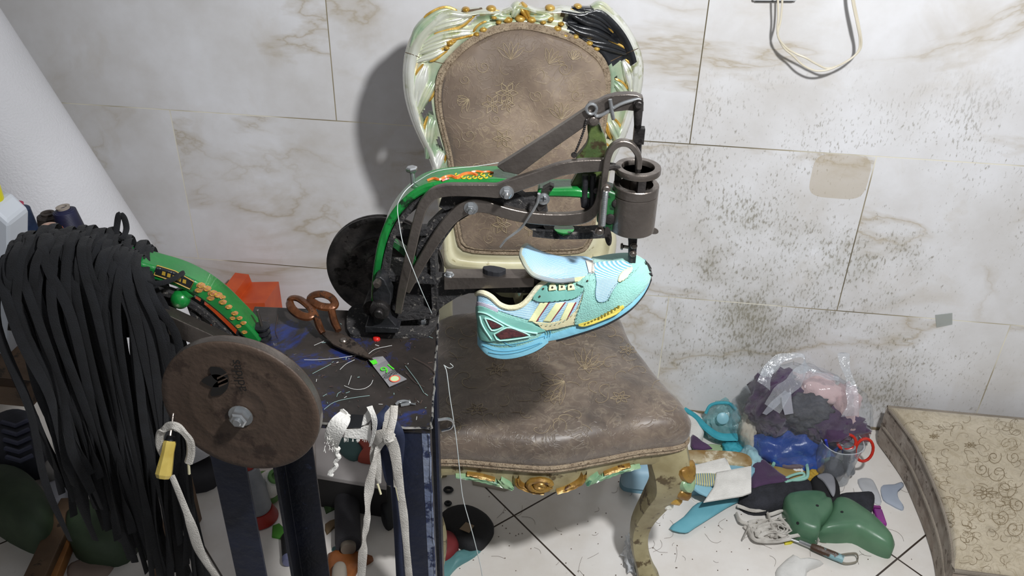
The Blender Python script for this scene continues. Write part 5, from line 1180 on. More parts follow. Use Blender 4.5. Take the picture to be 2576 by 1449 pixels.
strip(mb, [FP(966, 1110, .018), FP(954, 1124, .016), FP(944, 1150, .018), FP(936, 1190, .02), FP(930, 1220, .022), FP(925, 1280, .022), FP(922, 1320, .024), FP(916, 1360, .026), FP(912, 1400, .028), FP(908, 1470, .03), FP(904, 1560, .032)], [SX, SX, SX*.6+TV*.8, SX, SX, SX*.5+TV, SX, SX*.4+TV*.9, SX, SX, SX], [.008, .008, .008, .009, .012, .012, .008, .010, .012, .010, .010], .002)
mb.build('lace', lacewhite, kl)
mb = MB(); strip(mb, [FP(964, 1112, .016), FP(978, 1120, .014), FP(988, 1150, .016), FP(994, 1190, .018), FP(996, 1225, .020)], SX, .006, .002); strip(mb, [FP(944, 1120, .012), FP(944, 1150, .012), FP(948, 1185, .013), FP(954, 1215, .014)], SX, [.010, .014, .012, .005], .002); mb.build('loose_end', lacewhite, kl)
for a_, b_ in (((996, 1224), (1003, 1258)), ((950, 1218), (958, 1243))):
    mb = MB(); tube(mb, [FP(*a_, .020), FP(*b_, .022)], .0014, 7); mb.build('lace_tip', mat('clear_yellowed_tip', 'cfc9a6', rough=.3), kl)
mb = MB(); lump(mb, FP(975, 1098, .018), .009, .007, .010, .25, 3, 4, flat=False, lv=3); mb.build('knot', lacewhite, kl)
mb = MB(); dn = mat('navy_lace', '131a30', '1d2742', rough=.8, bump=.4)
strip(mb, [FP(976, 1022, .003), FP(966, 1040, .006), FP(956, 1060, .010), FP(952, 1085, .010)], SX, [.006, .010, .016, .014], .003); strip(mb, [FP(990, 1062, .004), FP(1000, 1090, .010), FP(1004, 1120, .010), FP(1000, 1180, .010), FP(998, 1240, .010), FP(1000, 1330, .010), FP(1006, 1460, .010)], SX, [.010, .016, .014, .012, .012, .010, .010], .003)
strip(mb, [FP(970, 1118, .006), FP(974, 1150, .008), FP(980, 1200, .010), FP(984, 1220, .010)], SX, [.012, .016, .014, .010], .002)
setp(mb.build('navy_shoelace', dn), 'dark navy lace hanging behind the knotted white shoelace', 'shoelace')
# long thread hanging in front of the chair
mb = MB(); tq = Plane((-.20, 1.02, 0), (0, -1, 0))
tube(mb, [tq(*p) for p in [(1118, 920), (1124, 938), (1132, 1000), (1146, 1090), (1156, 1180), (1164, 1250), (1180, 1310), (1196, 1370), (1212, 1440), (1216, 1500), (1218, 1600)]], .0008, 5, n=4); tube(mb, [tq(*p) for p in [(1116, 918), (1130, 926), (1140, 922), (1132, 914)]], .0005, 4, n=4)
setp(mb.build('thread', thr_m), 'long loose beige thread hanging from the table corner in front of the seat', 'thread')

# ================================================================== AWL hanging at the brown flywheel
aw = thing('awl', wplane(430, 1080, .02), 'yellow handled awl stuck through the rim of the brown flywheel', 'awl')
mb = MB(); tube(mb, [wplane(436, 1040, .004), wplane(431, 1078, .018), wplane(426, 1110, .030)], [.0012, .0016, .002], 8); mb.build('shank', steel, aw)
hb_ = wplane(428, 1108, .030); ht = wplane(410, 1203, .055); hd = (ht-hb_)
yw = mat('yellow_varnished_handle', 'b39a45', 'c9b35f', rough=.3, ns=40, coat=.3, c3='4a3c20', n3=50, t3=.62)
mb = MB(); Lh = hd.length; lathe(mb, hb_-hd*.12, hd, [(.0045, 0), (.0055, Lh*.12), (.006, Lh*.12)], 12); mb.build('ferrule', blackiron, aw)
mb = MB(); lathe(mb, hb_, hd, [(.006, 0), (.0072, Lh*.06), (.0070, Lh*.3), (.0088, Lh*.75), (.0092, Lh*.9), (.007, Lh), (0, Lh+.001)], 8); mb.build('handle', yw, aw, angle=25)
wl = thing('white_shoelace', wplane(450, 1300, .03), 'white shoelace looped round the yellow awl and trailing down over black laces', 'shoelace')
mb = MB(); strip(mb, [wplane(414, 1150, .034), wplane(402, 1122, .034), wplane(404, 1090, .034), wplane(420, 1074, .034), wplane(440, 1072, .038), wplane(462, 1088, .034), wplane(478, 1110, .032), wplane(480, 1140, .03), wplane(474, 1165, .03)], [RT]*3+[UP]*2+[RT]*4, .0095, .0035)
strip(mb, [wplane(432, 1196, .03), wplane(446, 1230, .034), wplane(470, 1290, .036), wplane(484, 1330, .036), wplane(500, 1380, .036), wplane(522, 1420, .036), wplane(548, 1460, .036), wplane(590, 1560, .036)], [RT, RT, RT+UP*.6, RT, RT, RT, RT, RT], [.007, .008, .008, .013, .013, .010, .010, .010], .002)
mb.build('lace', lacewhite, wl)
mb = MB(); tube(mb, [wplane(474, 1164, .03), wplane(476, 1192, .03)], .0016, 7); mb.build('lace_tip', MATS['clear_yellowed_tip'], wl)

# ================================================================== BLACK LACES OVER THE MACHINE ARM
rr = R(21); top_l = [(8, 655), (44, 618), (100, 598), (160, 592), (220, 600), (280, 616), (325, 632), (360, 655), (385, 690)]
tw = catmull([Vector((x, y, 0)) for x, y in top_l], 10)
NL = 84
for i in range(NL):
    f = (i+.5)/NL; f = min(.995, max(.005, f+rr.uniform(-.02, .02))); tp = tw[int(f*(len(tw)-1))]; lay = rr.uniform(.012, .052)
    top = Bp(tp.x, tp.y, .0); top = top+BNn*(lay-.035)+Vector((0, 0, rr.uniform(-.006, .000)))
    bx = top.x*1.0+rr.uniform(-.02, .02)+(.035*(1-f/.4) if f < .4 else -.05*(f-.3)); ze = .60-.34*f+rr.uniform(-.10, .06) if f < .55 else .40+rr.uniform(-.22, .06)
    sw = rr.uniform(-.04, .035); fr_o = lay+.004
    front = top+BNn*(.018+rr.uniform(0, .012))+Vector((sw*.4, 0, -.024))
    mid = top+BNn*(.026+rr.uniform(-.01, .014))+Vector((sw, 0, -.095))
    end = Vector((bx+sw*.6, mid.y+rr.uniform(-.03, .02), ze))
    m2 = mid.lerp(end, .35)+Vector((rr.uniform(-.008, .008), rr.uniform(-.006, .006), 0)); m3 = mid.lerp(end, .7)+Vector((rr.uniform(-.010, .010), rr.uniform(-.006, .006), 0))
    back = top-BNn*.030+Vector((0, 0, -.02)); back2 = back-BNn*.008+Vector((-sw*.3, 0, -.10-rr.uniform(0, .12)))
    s0 = (BU+Vector((0, 0, rr.uniform(-.2, .2)))).normalized(); tws = lambda a: (BU*math.cos(a)+BNn*math.sin(a))
    a0 = rr.uniform(-.5, .5); q = MB(); wl_ = rr.uniform(.0095, .0135)
    strip(q, [back2, back, top, front, mid, m2, m3, end], [s0, s0, s0, s0, tws(a0), tws(a0+rr.uniform(-.9, .9)), tws(rr.uniform(-1.3, 1.3)), tws(rr.uniform(-1.3, 1.3))], wl_, .0016, n=5)
    setp(q.build('black_shoelace', laceblack), 'flat black shoelace in the thick bundle draped over the left machine arm', 'shoelace', group='black shoelaces over the machine arm')
for pts, lb in (([(330, 700, .01), (370, 712, .03), (405, 712, .035), (440, 700, .03), (458, 688, .02), (462, 692, .018)], 'short black lace end sticking out to the right over the gilt nameplate'), ([(290, 618, -.02), (294, 570, -.03), (300, 540, -.03), (312, 548, -.03), (318, 575, -.03), (310, 596, -.02), (298, 602, -.02)], 'black lace loop standing up behind the lace bundle, against the white roll')):
    q = MB(); strip(q, [Bp(*p) for p in pts], Vector((0, 0, 1)) if pts[0][0] > 300 else BU, .008, .0025); setp(q.build('black_shoelace', laceblack), lb, 'shoelace')

# ================================================================== THINGS AROUND: helpers
def T1(mb, name, mats, label, cat, group=None, kind=None, **kw): return setp(mb.build(name, mats, **kw), label, cat, group, kind)
def flat_px(pts, z, th=.002, m=None, smooth=3, wob=.0, seed=0, name=None, label=None, cat=None, parent=None, H=None):
    """a sheet lying at height z, outline from pixels, softly domed and rippled"""
    P = c2(pts, smooth, True) if smooth else pts
    q = MB(); pillow(q, [Zp(x, y, z) for x, y in P], (0, 0, 1), H or max(.003, wob), p=3, rings=7, base=th, flatb=True, nz=wob, nf=28, seed=seed)
    if name: return setp(q.build(name, m, parent, angle=60), label, cat) if parent is None else q.build(name, m, parent, angle=60)
    return q
def body_px(pts, z0, H, m, name, label, cat, p=2.2, nz=0, parent=None, smooth=3, base=None, nf=18, seed=0):
    """rounded body: widest outline at z0 (pixels), dome H above, straight sides down to the support"""
    q = MB(); pillow(q, [Zp(x, y, z0) for x, y in c2(pts, smooth, True)], (0, 0, 1), H, p=p, rings=10, base=z0 if base is None else base, flatb=True, nz=nz, nf=nf, seed=seed)
    o = q.build(name, m, parent, angle=60); return setp(o, label, cat) if parent is None else o

# ------------------------------------------------------------------ wire, plate, sticker on the wall
wy = WALL_Y-.045
wm = mat('ivory_cable', 'cfc7b2', 'ddd6c4', rough=.45)
mb = MB()
def arc(P, r, o=0): tube(mb, [Yp(x, y, wy+o*((i % 3)-1)) for i, (x, y) in enumerate(P)], r, 8, n=5)
arc([(1957, -60), (1957, 0), (1958, 40), (1956, 84), (1972, 120), (1995, 140), (2020, 164), (2052, 178), (2088, 174), (2130, 154), (2160, 130), (2167, 105), (2160, 60), (2148, 0), (2144, -60)], .0021)
arc([(1968, -60), (1968, 0), (1964, 50), (1957, 90), (1976, 118), (2000, 134), (2028, 146), (2052, 160), (2084, 172), (2128, 156), (2158, 130), (2163, 100), (2156, 60), (2144, 0), (2140, -60)], .0021, .002)
T1(mb, 'hanging_cable', wm, 'ivory twin cable hanging in a loop in front of the upper right wall', 'cable')
sp = thing('wall_socket', Yp(1948, -30, WALL_Y), 'white socket plate cut by the top edge above the cable loop', 'socket')
q = MB(); a_ = Yp(1893, 3, WALL_Y-.012); b_ = Yp(2004, 4, WALL_Y-.012)
prism(q, [a_, b_, b_+Vector((0, 0, .09)), a_+Vector((0, 0, .09))], Vector((0, .0118, 0))); q.build('plate', white_pl, sp, smooth=False, bevel=.003)
q = MB(); tube(q, [a_+Vector((.006, .004, -.0005)), b_+Vector((-.006, .004, -.0005))], .0012, 6); q.build('black_lower_edge', blackrub, sp)  # thin black line along the lower edge of the plate
q = MB(); prism(q, [Yp(x, y, WALL_Y-.0022) for x, y in ((2353, 793), (2396, 788), (2396, 816), (2356, 824))], Vector((0, .0015, 0)))
T1(q, 'clear_sticker', mat('clear_grey_plastic', 'b9bfbb', rough=.25, alpha=.5), 'small clear sticker stuck across a tile joint on the right wall', 'sticker', smooth=False)

# ------------------------------------------------------------------ white roll leaning at the left
rp0, rp1 = Yp(-22, 0, 1.55), Yp(392, 640, 1.55); rd = (rp0-rp1).normalized(); rr_ = .135
side_ = rd.cross(Vector((0, 1, 0))).normalized(); side_ = side_ if side_.x < 0 else -side_
ax0 = rp1+side_*(rr_+.030); bot = ax0+rd*((.0+.045-ax0.z)/rd.z)
roll = thing('wallcovering_roll', (bot.x, bot.y, 0), 'big white textured roll leaning against the wall at the left edge', 'roll')
rollm = mat('embossed_white_vinyl', 'd3d3d6', 'dedee2', rough=.6, ns=3, bump=.35, bs=220)
q = MB(); lathe(q, bot, rd, [(rr_*.5, 0), (rr_, 0), (rr_, 1.55), (rr_*.5, 1.55)], 64); q.build('rolled_sheet', rollm, roll, angle=50)
q = MB(); lathe(q, bot-rd*.0, rd, [(rr_*.48, -.0), (rr_*.5, .0), (rr_*.5, 1.56), (rr_*.48, 1.56)], 32); q.build('core', mat('cardboard', '9b8468', 'ab9577', rough=.9), roll)

# ------------------------------------------------------------------ bench at the far left with spools and jug
woodb = mat('brown_bench_wood', '4b3a2b', '66503b', rough=.6, ns=12, bump=.3, c3='2d231a', n3=30, t3=.58); woodo = mat('orange_pine', '8a5a30', 'a8733f', rough=.55, ns=20, bump=.3)
zt = Yp(150, 640, 1.30).z; bx1 = Yp(300, 680, 1.22).x
bench = thing('wooden_bench', (-1.1, 1.25, 0), 'dark wooden bench at the left edge, mostly behind the black laces', 'bench')
q = MB(); obox(q, (bx1-.35, 1.145, zt-.012), (.70, 0, 0), (0, .35, 0), (0, 0, .024)); q.build('top_board', woodb, bench, smooth=False, bevel=.002)
zs = Yp(40, 962, 1.13).z; xs = Yp(85, 990, 1.13).x
q = MB(); obox(q, (xs-.35, 1.13, zs-.021), (.70, 0, 0), (0, .03, 0), (0, 0, .044)); q.build('front_rail', woodb, bench, smooth=False, bevel=.002)
q = MB(); obox(q, (xs-.35, 1.22, zs-.006), (.70, 0, 0), (0, .15, 0), (0, 0, .014)); q.build('lower_shelf', woodo, bench, smooth=False, bevel=.002)
for x in (bx1-.03, bx1-.66):
    for y in (1.16, 1.295):
        q = MB(); obox(q, (x, y, (zt-.024)/2), (.035, 0, 0), (0, .035, 0), (0, 0, zt-.024)); q.build('leg', woodb, bench, smooth=False, bevel=.002)
def spool(px, py, Y, r, h, m, name, label, top, conem=None, r2=None, tilt=0.0):
    b_ = Yp(px, py, Y); b_ = Vector((b_.x, b_.y, zt)); s = thing(name, b_, label, 'thread spool'); ax = Vector((tilt, 0, 1)); r2 = r2 or r*.8
    q = MB(); lathe(q, b_, ax, [(r, .004), (r*1.03, h*.2), (r*.98, h*.6), (r2, h*.96), (r2*.5, h)], 28); q.build('wound_thread', m, s)
    q = MB(); lathe(q, b_, ax, [(r*.9, 0), (r*.9, .004), (r*.5, .005), (r2*.55, h*.99), (r2*.62, h*1.03), (r2*.35, h*1.03), (r2*.3, h*.9)], 24); q.build('core', conem or top, s)
navyt = mat('navy_thread_winding', '11131f', '22254a', rough=.5, ns=20, wave=220, wdir='Z', bump=.3); brt = mat('dark_brown_thread_winding', '28221f', '3a322d', rough=.6, wave=220, wdir='Z', bump=.3)
palep = mat('pale_core', 'a59b90', 'b5aca0', rough=.7)
spool(196, 600, 1.26, .024, (Yp(176, 525, 1.26).z-zt), navyt, 'thread_spool', 'tall navy blue thread spool in front of the white roll', palep, tilt=-.1)
spool(138, 600, 1.285, .024, (Yp(138, 540, 1.285).z-zt), brt, 'thread_spool', 'dark brown thread spool between the navy spool and the blue yarn', mat('dark_core', '3b332e', rough=.7))
spool(135, 610, 1.19, .034, (Yp(125, 572, 1.19).z-zt), mat('orange_thread_winding', 'b5512a', 'cc6636', rough=.6, wave=220, wdir='Z', bump=.3), 'thread_spool', 'low orange thread spool with pale round top behind the laces', mat('peach_core', 'b99a8a', 'c7aa9a', rough=.6), r2=.020)
spool(70, 610, 1.20, .024, (Yp(60, 520, 1.20).z-zt), mat('dark_blue_yarn', '142038', '1f3a5c', rough=.5, bump=.5), 'thread_spool', 'dark blue yarn spool with a pink top right of the white jug', mat('pink_cap_plastic', 'a8324e', 'b83c5a', rough=.5))
# jug, standing on its own box behind the laces
jugm = mat('translucent_white_plastic', 'c3c9d2', 'cdd3da', rough=.35, ns=4)
JY = 1.00; JP = Plane((0, JY, 0), (0, -1, 0))
JY_ = 724.5-F*((Vector((JP(50, 700).x, JY, zt))-CAM).dot(UP))/((Vector((JP(50, 700).x, JY, zt))-CAM).dot(FW)); ji = [(-40, 488), (14, 490), (57, 533), (58, 610), (52, 640), (40, 660), (-60, 660)]
jb = zt+.0005
jug = thing('plastic_jug', (JP(0, 655).x, JY+.04, jb), 'white plastic jug with a yellow cap cut by the left edge of the picture', 'jug')
q = MB(); prism(q, [JP(x, y) for x, y in ((-130, 560), (-85, 522), (-24, 522), (20, 562), (22, JY_), (-130, JY_))], Vector((0, .05, 0))); q.build('body', jugm, jug, bevel=.006, smooth=False)
q = MB(); cz = JP(-46, 522); lathe(q, (cz.x, JY+.025, cz.z-.001), (0, 0, 1), [(.014, 0), (.0145, .002), (.0145, .020), (.012, .022), (0, .0225)], 24); q.build('cap', mat('bright_yellow_cap', 'd8d016', 'e0d820', rough=.35), jug)
q = MB(); lathe(q, Vector((xs-.06, 1.26, zs+.001)), (0, 0, 1), [(.04, 0), (.045, .006), (.043, .012), (0, .012)], 28); T1(q, 'round_dish', mat('pale_green_lid', 'a9ab86', 'b5b795', rough=.5), 'pale greenish round dish on the lower bench shelf at the left edge', 'dish')

# ------------------------------------------------------------------ left floor
gl = mat('dull_green_last', '2c3b2a', '3b4c36', rough=.6, ns=14, bump=.2)
body_px([(-60, 1190), (20, 1180), (80, 1205), (125, 1260), (128, 1320), (95, 1350), (30, 1330), (-40, 1280)], .06, .05, gl, 'shoe_last', 'dull green shoe last at the bottom left corner, beside the wooden slats', 'shoe last', nz=.004)
body_px([(165, 1300), (220, 1270), (300, 1240), (345, 1260), (350, 1330), (310, 1385), (240, 1395), (180, 1370)], .04, .04, gl, 'shoe_last', 'green shoe last lying on the floor behind the hanging ends of the black laces', 'shoe last', nz=.004)
q = MB()
for k, (a, b) in enumerate((((178, 1248), (60, 1500)),)): 
    A1, B1 = Zp(*a, .05), Zp(*b, .05); d = (B1-A1); s = d.cross(Vector((0, 0, 1))).normalized(); obox(q, (A1+B1)/2-Vector((0, 0, .0255)), d, s*.045, Vector((0, 0, .045)))
T1(q, 'wood_batten', woodb, 'dark brown wooden slat slanting across the lower left corner', 'slat', smooth=False, bevel=.003)
q = MB(); A1, B1 = Zp(206, 1262, .03), Zp(110, 1500, .03); d = B1-A1; s = d.cross(Vector((0, 0, 1))).normalized(); obox(q, (A1+B1)/2-Vector((0, 0, .0155)), d, s*.018, Vector((0, 0, .028)))
T1(q, 'wood_batten', woodo, 'narrow orange brown slat lying along the dark slat in the lower left', 'slat', smooth=False, bevel=.002)
# dark sneaker, sole up
so = thing('sneaker', Zp(50, 1120, 0), 'dark grey sneaker lying with its ridged sole up at the left edge', 'shoe')
dk = mat('charcoal_rubber', '2b2e38', '3a3d47', rough=.7, ns=20, bump=.3)
body_px([(-60, 1080), (0, 1040), (50, 1030), (95, 1050), (112, 1100), (100, 1150), (40, 1165), (-60, 1170)], .06, .02, dk, 'sole_body', '', '', parent=so)
q = MB()
for k in range(5):
    y = 1062+k*22; tube(q, [Zp(5+k*3, y, .083), Zp(40+k*3, y+10, .085), Zp(70+k*3, y-4, .083)], .006, 6)
    tube(q, [Zp(-40, y, .08), Zp(-8, y+6, .083)], .006, 6)
q.build('tread', mat('grey_tread', '44485a', '50546a', rough=.7), so)
body_px([(108, 1185), (120, 1165), (145, 1168), (156, 1190), (140, 1202), (112, 1200)], .03, .02, mat('grey_white_rubber', '8e8c8a', 'a3a19e', rough=.6), 'rubber_heel', 'grey white rubber heel piece behind the left edge of the laces', 'heel')
body_px([(112, 1222), (150, 1208), (168, 1225), (160, 1262), (135, 1275), (118, 1255)], .02, .01, mat('grey_box_white', 'a4a7b2', 'b4b7c0', rough=.7), 'crumpled_paper', 'crumpled grey white paper on the floor left of the wooden slats', 'paper', nz=.006)
body_px([(-30, 1150), (0, 1135), (8, 1150), (4, 1175), (-20, 1180)], .05, .02, mat('hot_pink_rubber', 'b8285c', 'c63268', rough=.5), 'rubber_piece', 'bright pink rubber piece at the left edge under the dark sneaker', 'rubber')
flat_px([(170, 1425), (210, 1405), (270, 1400), (285, 1430), (240, 1470), (180, 1470)], .001, .001, mat('dirty_pinkish_cloth', '8b7a70', '9b8a7e', rough=.9), wob=.006, name='rag', label='dirty pinkish rag on the floor at the lower left', cat='cloth')

# ------------------------------------------------------------------ behind and under the stand
q = MB(); ob = [(500, 792), (560, 742), (592, 745), (650, 762), (660, 840), (560, 860), (500, 830)]
cr = Yp(600, 760, 1.70); xl, xr = Yp(520, 780, 1.70).x, Yp(668, 780, 1.70).x
q = MB(); prism(q, [Vector((xl-.05, 1.70, cr.z-.03)), Vector((xl+.03, 1.70, cr.z-.01)), Vector((xl+.04, 1.70, cr.z+.02)), Vector((xl+.075, 1.70, cr.z+.018)), Vector((xl+.08, 1.70, cr.z-.004)), Vector((xr, 1.70, cr.z+.004)), Vector((xr, 1.70, 0)), Vector((xl-.03, 1.70, 0))], Vector((0, .10, 0)))
T1(q, 'orange_crate', orange, 'orange plastic crate standing by the wall behind the black stand', 'crate', smooth=False, bevel=.004)
# white board/tray with coloured cloth
bd = thing('cardboard_tray', Zp(880, 1200, 0), 'white cardboard tray with a dark side under the stand', 'tray')
bq = [Zp(790, 1060, .10), Zp(970, 1080, .10), Zp(972, 1224, .10), Zp(796, 1195, .10)]
q = MB(); prism(q, bq, Vector((0, 0, -.012))); q.build('lid', mat('white_card', 'a9a4a2', 'b7b2b0', rough=.7), bd, smooth=False, bevel=.002)
q = MB(); c_ = sum(bq, Vector())/4; prism(q, [c_+(p-c_)*.985-Vector((0, 0, .0121)) for p in bq], Vector((0, 0, -.087))); q.build('dark_box', mat('black_box_board', '1b1a1b', '262425', rough=.7), bd, smooth=False)
body_px([(850, 1110), (880, 1100), (905, 1112), (915, 1140), (890, 1158), (858, 1140)], .104, .014, mat('dull_teal_cloth', '3f5a5a', '4e6a68', rough=.9), 'teal_cloth', 'small dull teal cloth on the white tray under the stand', 'cloth', nz=.004, base=.0035)
body_px([(892, 1108), (925, 1112), (938, 1150), (934, 1165), (900, 1158), (915, 1140)], .104, .016, mat('dull_coral_cloth', '8f4236', 'a04c3e', rough=.9), 'coral_cloth', 'coral red cloth beside the teal cloth on the white tray', 'cloth', nz=.004, base=.0035)
q = MB(); c0, c1 = Zp(876, 1372, .028), Zp(872, 1236, .028); lathe(q, c0, c1-c0, [(.012, 0), (.027, .0), (.028, .01), (.028, (c1-c0).length-.01), (.026, (c1-c0).length), (0, (c1-c0).length)], 28)
gr = thing('fabric_roll', (c0+c1)/2-Vector((0, 0, .028)), 'dark grey cylinder of rolled felt lying under the stand', 'roll'); q.build('felt', mat('dark_grey_felt', '302f33', '3b3a3e', rough=.95, bump=.5, bs=300), gr)
q = MB(); lathe(q, c0-(c1-c0).normalized()*.012, c1-c0, [(0, 0), (.016, 0), (.017, .02)], 20); q.build('core_end', mat('taupe_core', '6e6458', '7d7367', rough=.8), gr)
# thread cones
def cone(base, tipd, h, r0, m, mc, label, name='thread_cone'):
    base = Vector(base); s = thing(name, (base.x, base.y, 0), label, 'thread cone'); t = Vector(tipd).normalized()
    q = MB(); lathe(q, base, t, [(r0*.3, 0), (r0*1.35, 0), (r0*1.35, .003), (r0*1.05, h*.16), (r0*.4, h*.17)], 32); q.build('cone_base', mc, s)
    q = MB(); lathe(q, base, t, [(r0*.9, h*.14), (r0*1.02, h*.2), (r0*.9, h*.55), (r0*.66, h*.86), (r0*.4, h*.88)], 32); q.build('wound_thread', m, s)
    q = MB(); lathe(q, base, t, [(r0*.42, h*.80), (r0*.5, h*.86), (r0*.55, h*.98), (r0*.5, h), (r0*.3, h), (r0*.25, h*.9)], 24); q.build('cone_tip', mc, s)
cone(Zp(655, 1302, .0), Zp(628, 1190, .13)-Zp(655, 1302, 0), .17, .030, mat('silver_grey_thread', '7e8288', '9a9da2', rough=.4, wave=160, wdir='Z', bump=.4), mat('dull_red_cone', '8a2018', 'a02a20', rough=.45), 'grey thread cone on a red core between two legs of the stand')
cone(Zp(668, 1228, .03), Vector((.3, -.2, .5)), .09, .030, white_cl, mat('pale_green_core', '4f7a3c', '5c8a48', rough=.6), 'white thread cone with green core behind the grey thread cone')
grs = mat('bright_green_scrap', '3d7a22', '4b8f2c', rough=.7)
flat_px([(686, 1322), (702, 1316), (722, 1335), (716, 1356), (684, 1350)], .004, .004, grs, 0, .002, name='green_scrap', label='bright green scrap left of the second stand leg', cat='scrap')
flat_px([(812, 1266), (838, 1262), (844, 1280), (820, 1292)], .002, .002, mat('olive_green_scrap', '37502a', '435e34', rough=.8), 0, .002, name='green_scrap', label='dark olive green scrap beside the felt roll under the stand', cat='scrap')
flat_px([(818, 1318), (845, 1305), (868, 1308), (866, 1324), (840, 1328), (822, 1345)], .002, .002, mat('tan_leather', '6e5a3e', '7d684a', rough=.7), 2, .004, name='tan_strip', label='tan leather strip left of the felt roll under the stand', cat='strip')
orm = mat('burnt_orange_leather', '6e3d18', '8f5424', rough=.5, ns=12, bump=.2)
flat_px([(826, 1392), (870, 1382), (936, 1398), (930, 1412), (900, 1430), (880, 1470), (840, 1480), (826, 1440)], .008, .008, orm, 2, .010, seed=3, name='orange_leather_piece', label='burnt orange leather piece at the bottom under the stand', cat='leather')
body_px([(836, 1432), (850, 1415), (868, 1418), (872, 1440), (866, 1475), (838, 1475)], .034, .012, mat('off_white_piece', '8c8478', '9a9286', rough=.7), 'white_heel_piece', 'off white heel piece lying on the orange leather', 'heel', base=.014)
flat_px([(835, 1378), (860, 1372), (890, 1376), (884, 1392), (856, 1394), (838, 1390)], .001, .001, mat('teal_plastic_film', '3f6a6a', '4c7a78', rough=.5), 2, .006, name='teal_film', label='teal film scrap in front of the felt roll end', cat='scrap')
q = MB(); c0, c1 = Zp(726, 1415, .014), Zp(720, 1345, .014); lathe(q, c0, c1-c0, [(0, 0), (.012, 0), (.0135, .004), (.0135, .014)], 18, 1); lathe(q, c0, c1-c0, [(.0125, .013), (.0125, (c1-c0).length-.01), (.008, (c1-c0).length)], 18, 0)
T1(q, 'glue_tube', [blackrub, mat('lilac_plastic', '5c6080', '6c7090', rough=.4)], 'small black tube with a lilac end beside the second stand leg', 'tube')
body_px([(380, 1150), (440, 1140), (530, 1150), (545, 1195), (490, 1218), (400, 1200)], .03, .015, mat('dark_grey_foam', '2c2c30', '37373b', rough=.9, bump=.4), 'foam_pad', 'dark grey foam pad on the floor behind the awl and wheel', 'pad', nz=.003)
body_px([(956, 1232), (975, 1225), (990, 1240), (995, 1290), (975, 1312), (958, 1285)], .03, .02, blackrub, 'black_pouch', 'black pouch on the floor behind the right stand leg', 'pouch')

# ------------------------------------------------------------------ under the chair
cp_ = thing('baseball_cap', Zp(1180, 1340, 0), 'black cap with a small beige label under the chair front', 'cap')
capm = mat('black_cap_cloth', '101012', '1a1a1d', rough=.8, bump=.3, bs=300)
body_px([(1110, 1292), (1150, 1274), (1190, 1278), (1228, 1300), (1243, 1325), (1235, 1350), (1206, 1380), (1170, 1380), (1130, 1350), (1108, 1330)], .012, .022, capm, 'crown', '', '', parent=cp_, p=2.4)
q = MB(); prism(q, [Zp(1172, 1313, .036), Zp(1193, 1322, .036), Zp(1180, 1340, .036), Zp(1156, 1330, .036)], Vector((0, 0, -.0015))); q.build('label_patch', mat('beige_label', '7b6a56', '89775f', rough=.7), cp_, smooth=False)
body_px([(1085, 1345), (1115, 1336), (1142, 1345), (1154, 1370), (1142, 1395), (1112, 1412), (1090, 1408)], .016, .018, mat('dark_red_cloth', '5c1417', '70191d', rough=.7), 'red_pad', 'dark red round pad beside the black cap, half behind the stand leg', 'pad')
flat_px([(1080, 1410), (1130, 1396), (1180, 1380), (1212, 1382), (1190, 1404), (1150, 1428), (1120, 1460), (1085, 1470)], .001, .001, mat('dusty_teal_film', '4d7a7c', '5f8c8d', rough=.4), 3, .012, seed=5, name='teal_film', label='crumpled teal film in front of the black cap', cat='film')
for x, y, r, lb in ((1128, 1232, .009, 'tiny black plastic ring behind the black cap, by the stand leg'), (1127, 1266, .006, 'tiny black knob at the back of the black cap, by the stand leg')):
    q = MB(); tube(q, [Zp(x, y, .005)+Vector((r*math.cos(t), r*.8*math.sin(t), 0)) for t in [2*math.pi*k/12 for k in range(12)]], .0035, 6, closed=True); T1(q, 'plastic_ring', blackrub, lb, 'ring')
flat_px([(1185, 1195), (1210, 1190), (1286, 1202), (1290, 1226), (1270, 1234), (1190, 1218)], .003, .003, mat('off_white_paper', 'a49c8e', 'b3ab9d', rough=.9), 0, .003, name='paper_slip', label='off white paper slip on the floor under the chair ornament', cat='paper')
cw = film('crumpled_clear_film', .55, .6, .10, 60)
q = MB(); lump(q, Zp(1594, 1400, .0), .022, .055, .026, .3, 3.5, 8, lv=4, fold=.5); T1(q, 'plastic_wrap', cw, 'crumpled clear plastic wrap left of the front chair leg', 'plastic')
sk2 = thing('sneaker', Zp(1605, 1210, 0), 'light blue sneaker toe seen under the chair behind the front leg', 'shoe')
lb = mat('light_blue_leather', '86a9bd', '9dbdce', rough=.5, ns=10)
body_px([(1566, 1180), (1600, 1165), (1660, 1168), (1690, 1185), (1690, 1212), (1640, 1216), (1580, 1210), (1565, 1198)], .040, .030, lb, 'upper', '', '', parent=sk2, base=.022)
body_px([(1563, 1196), (1600, 1185), (1690, 1190), (1692, 1222), (1640, 1228), (1580, 1222), (1563, 1212)], .020, .006, mat('dusty_blue_sole', '6d94a6', '7da4b5', rough=.6), 'sole', '', '', parent=sk2)

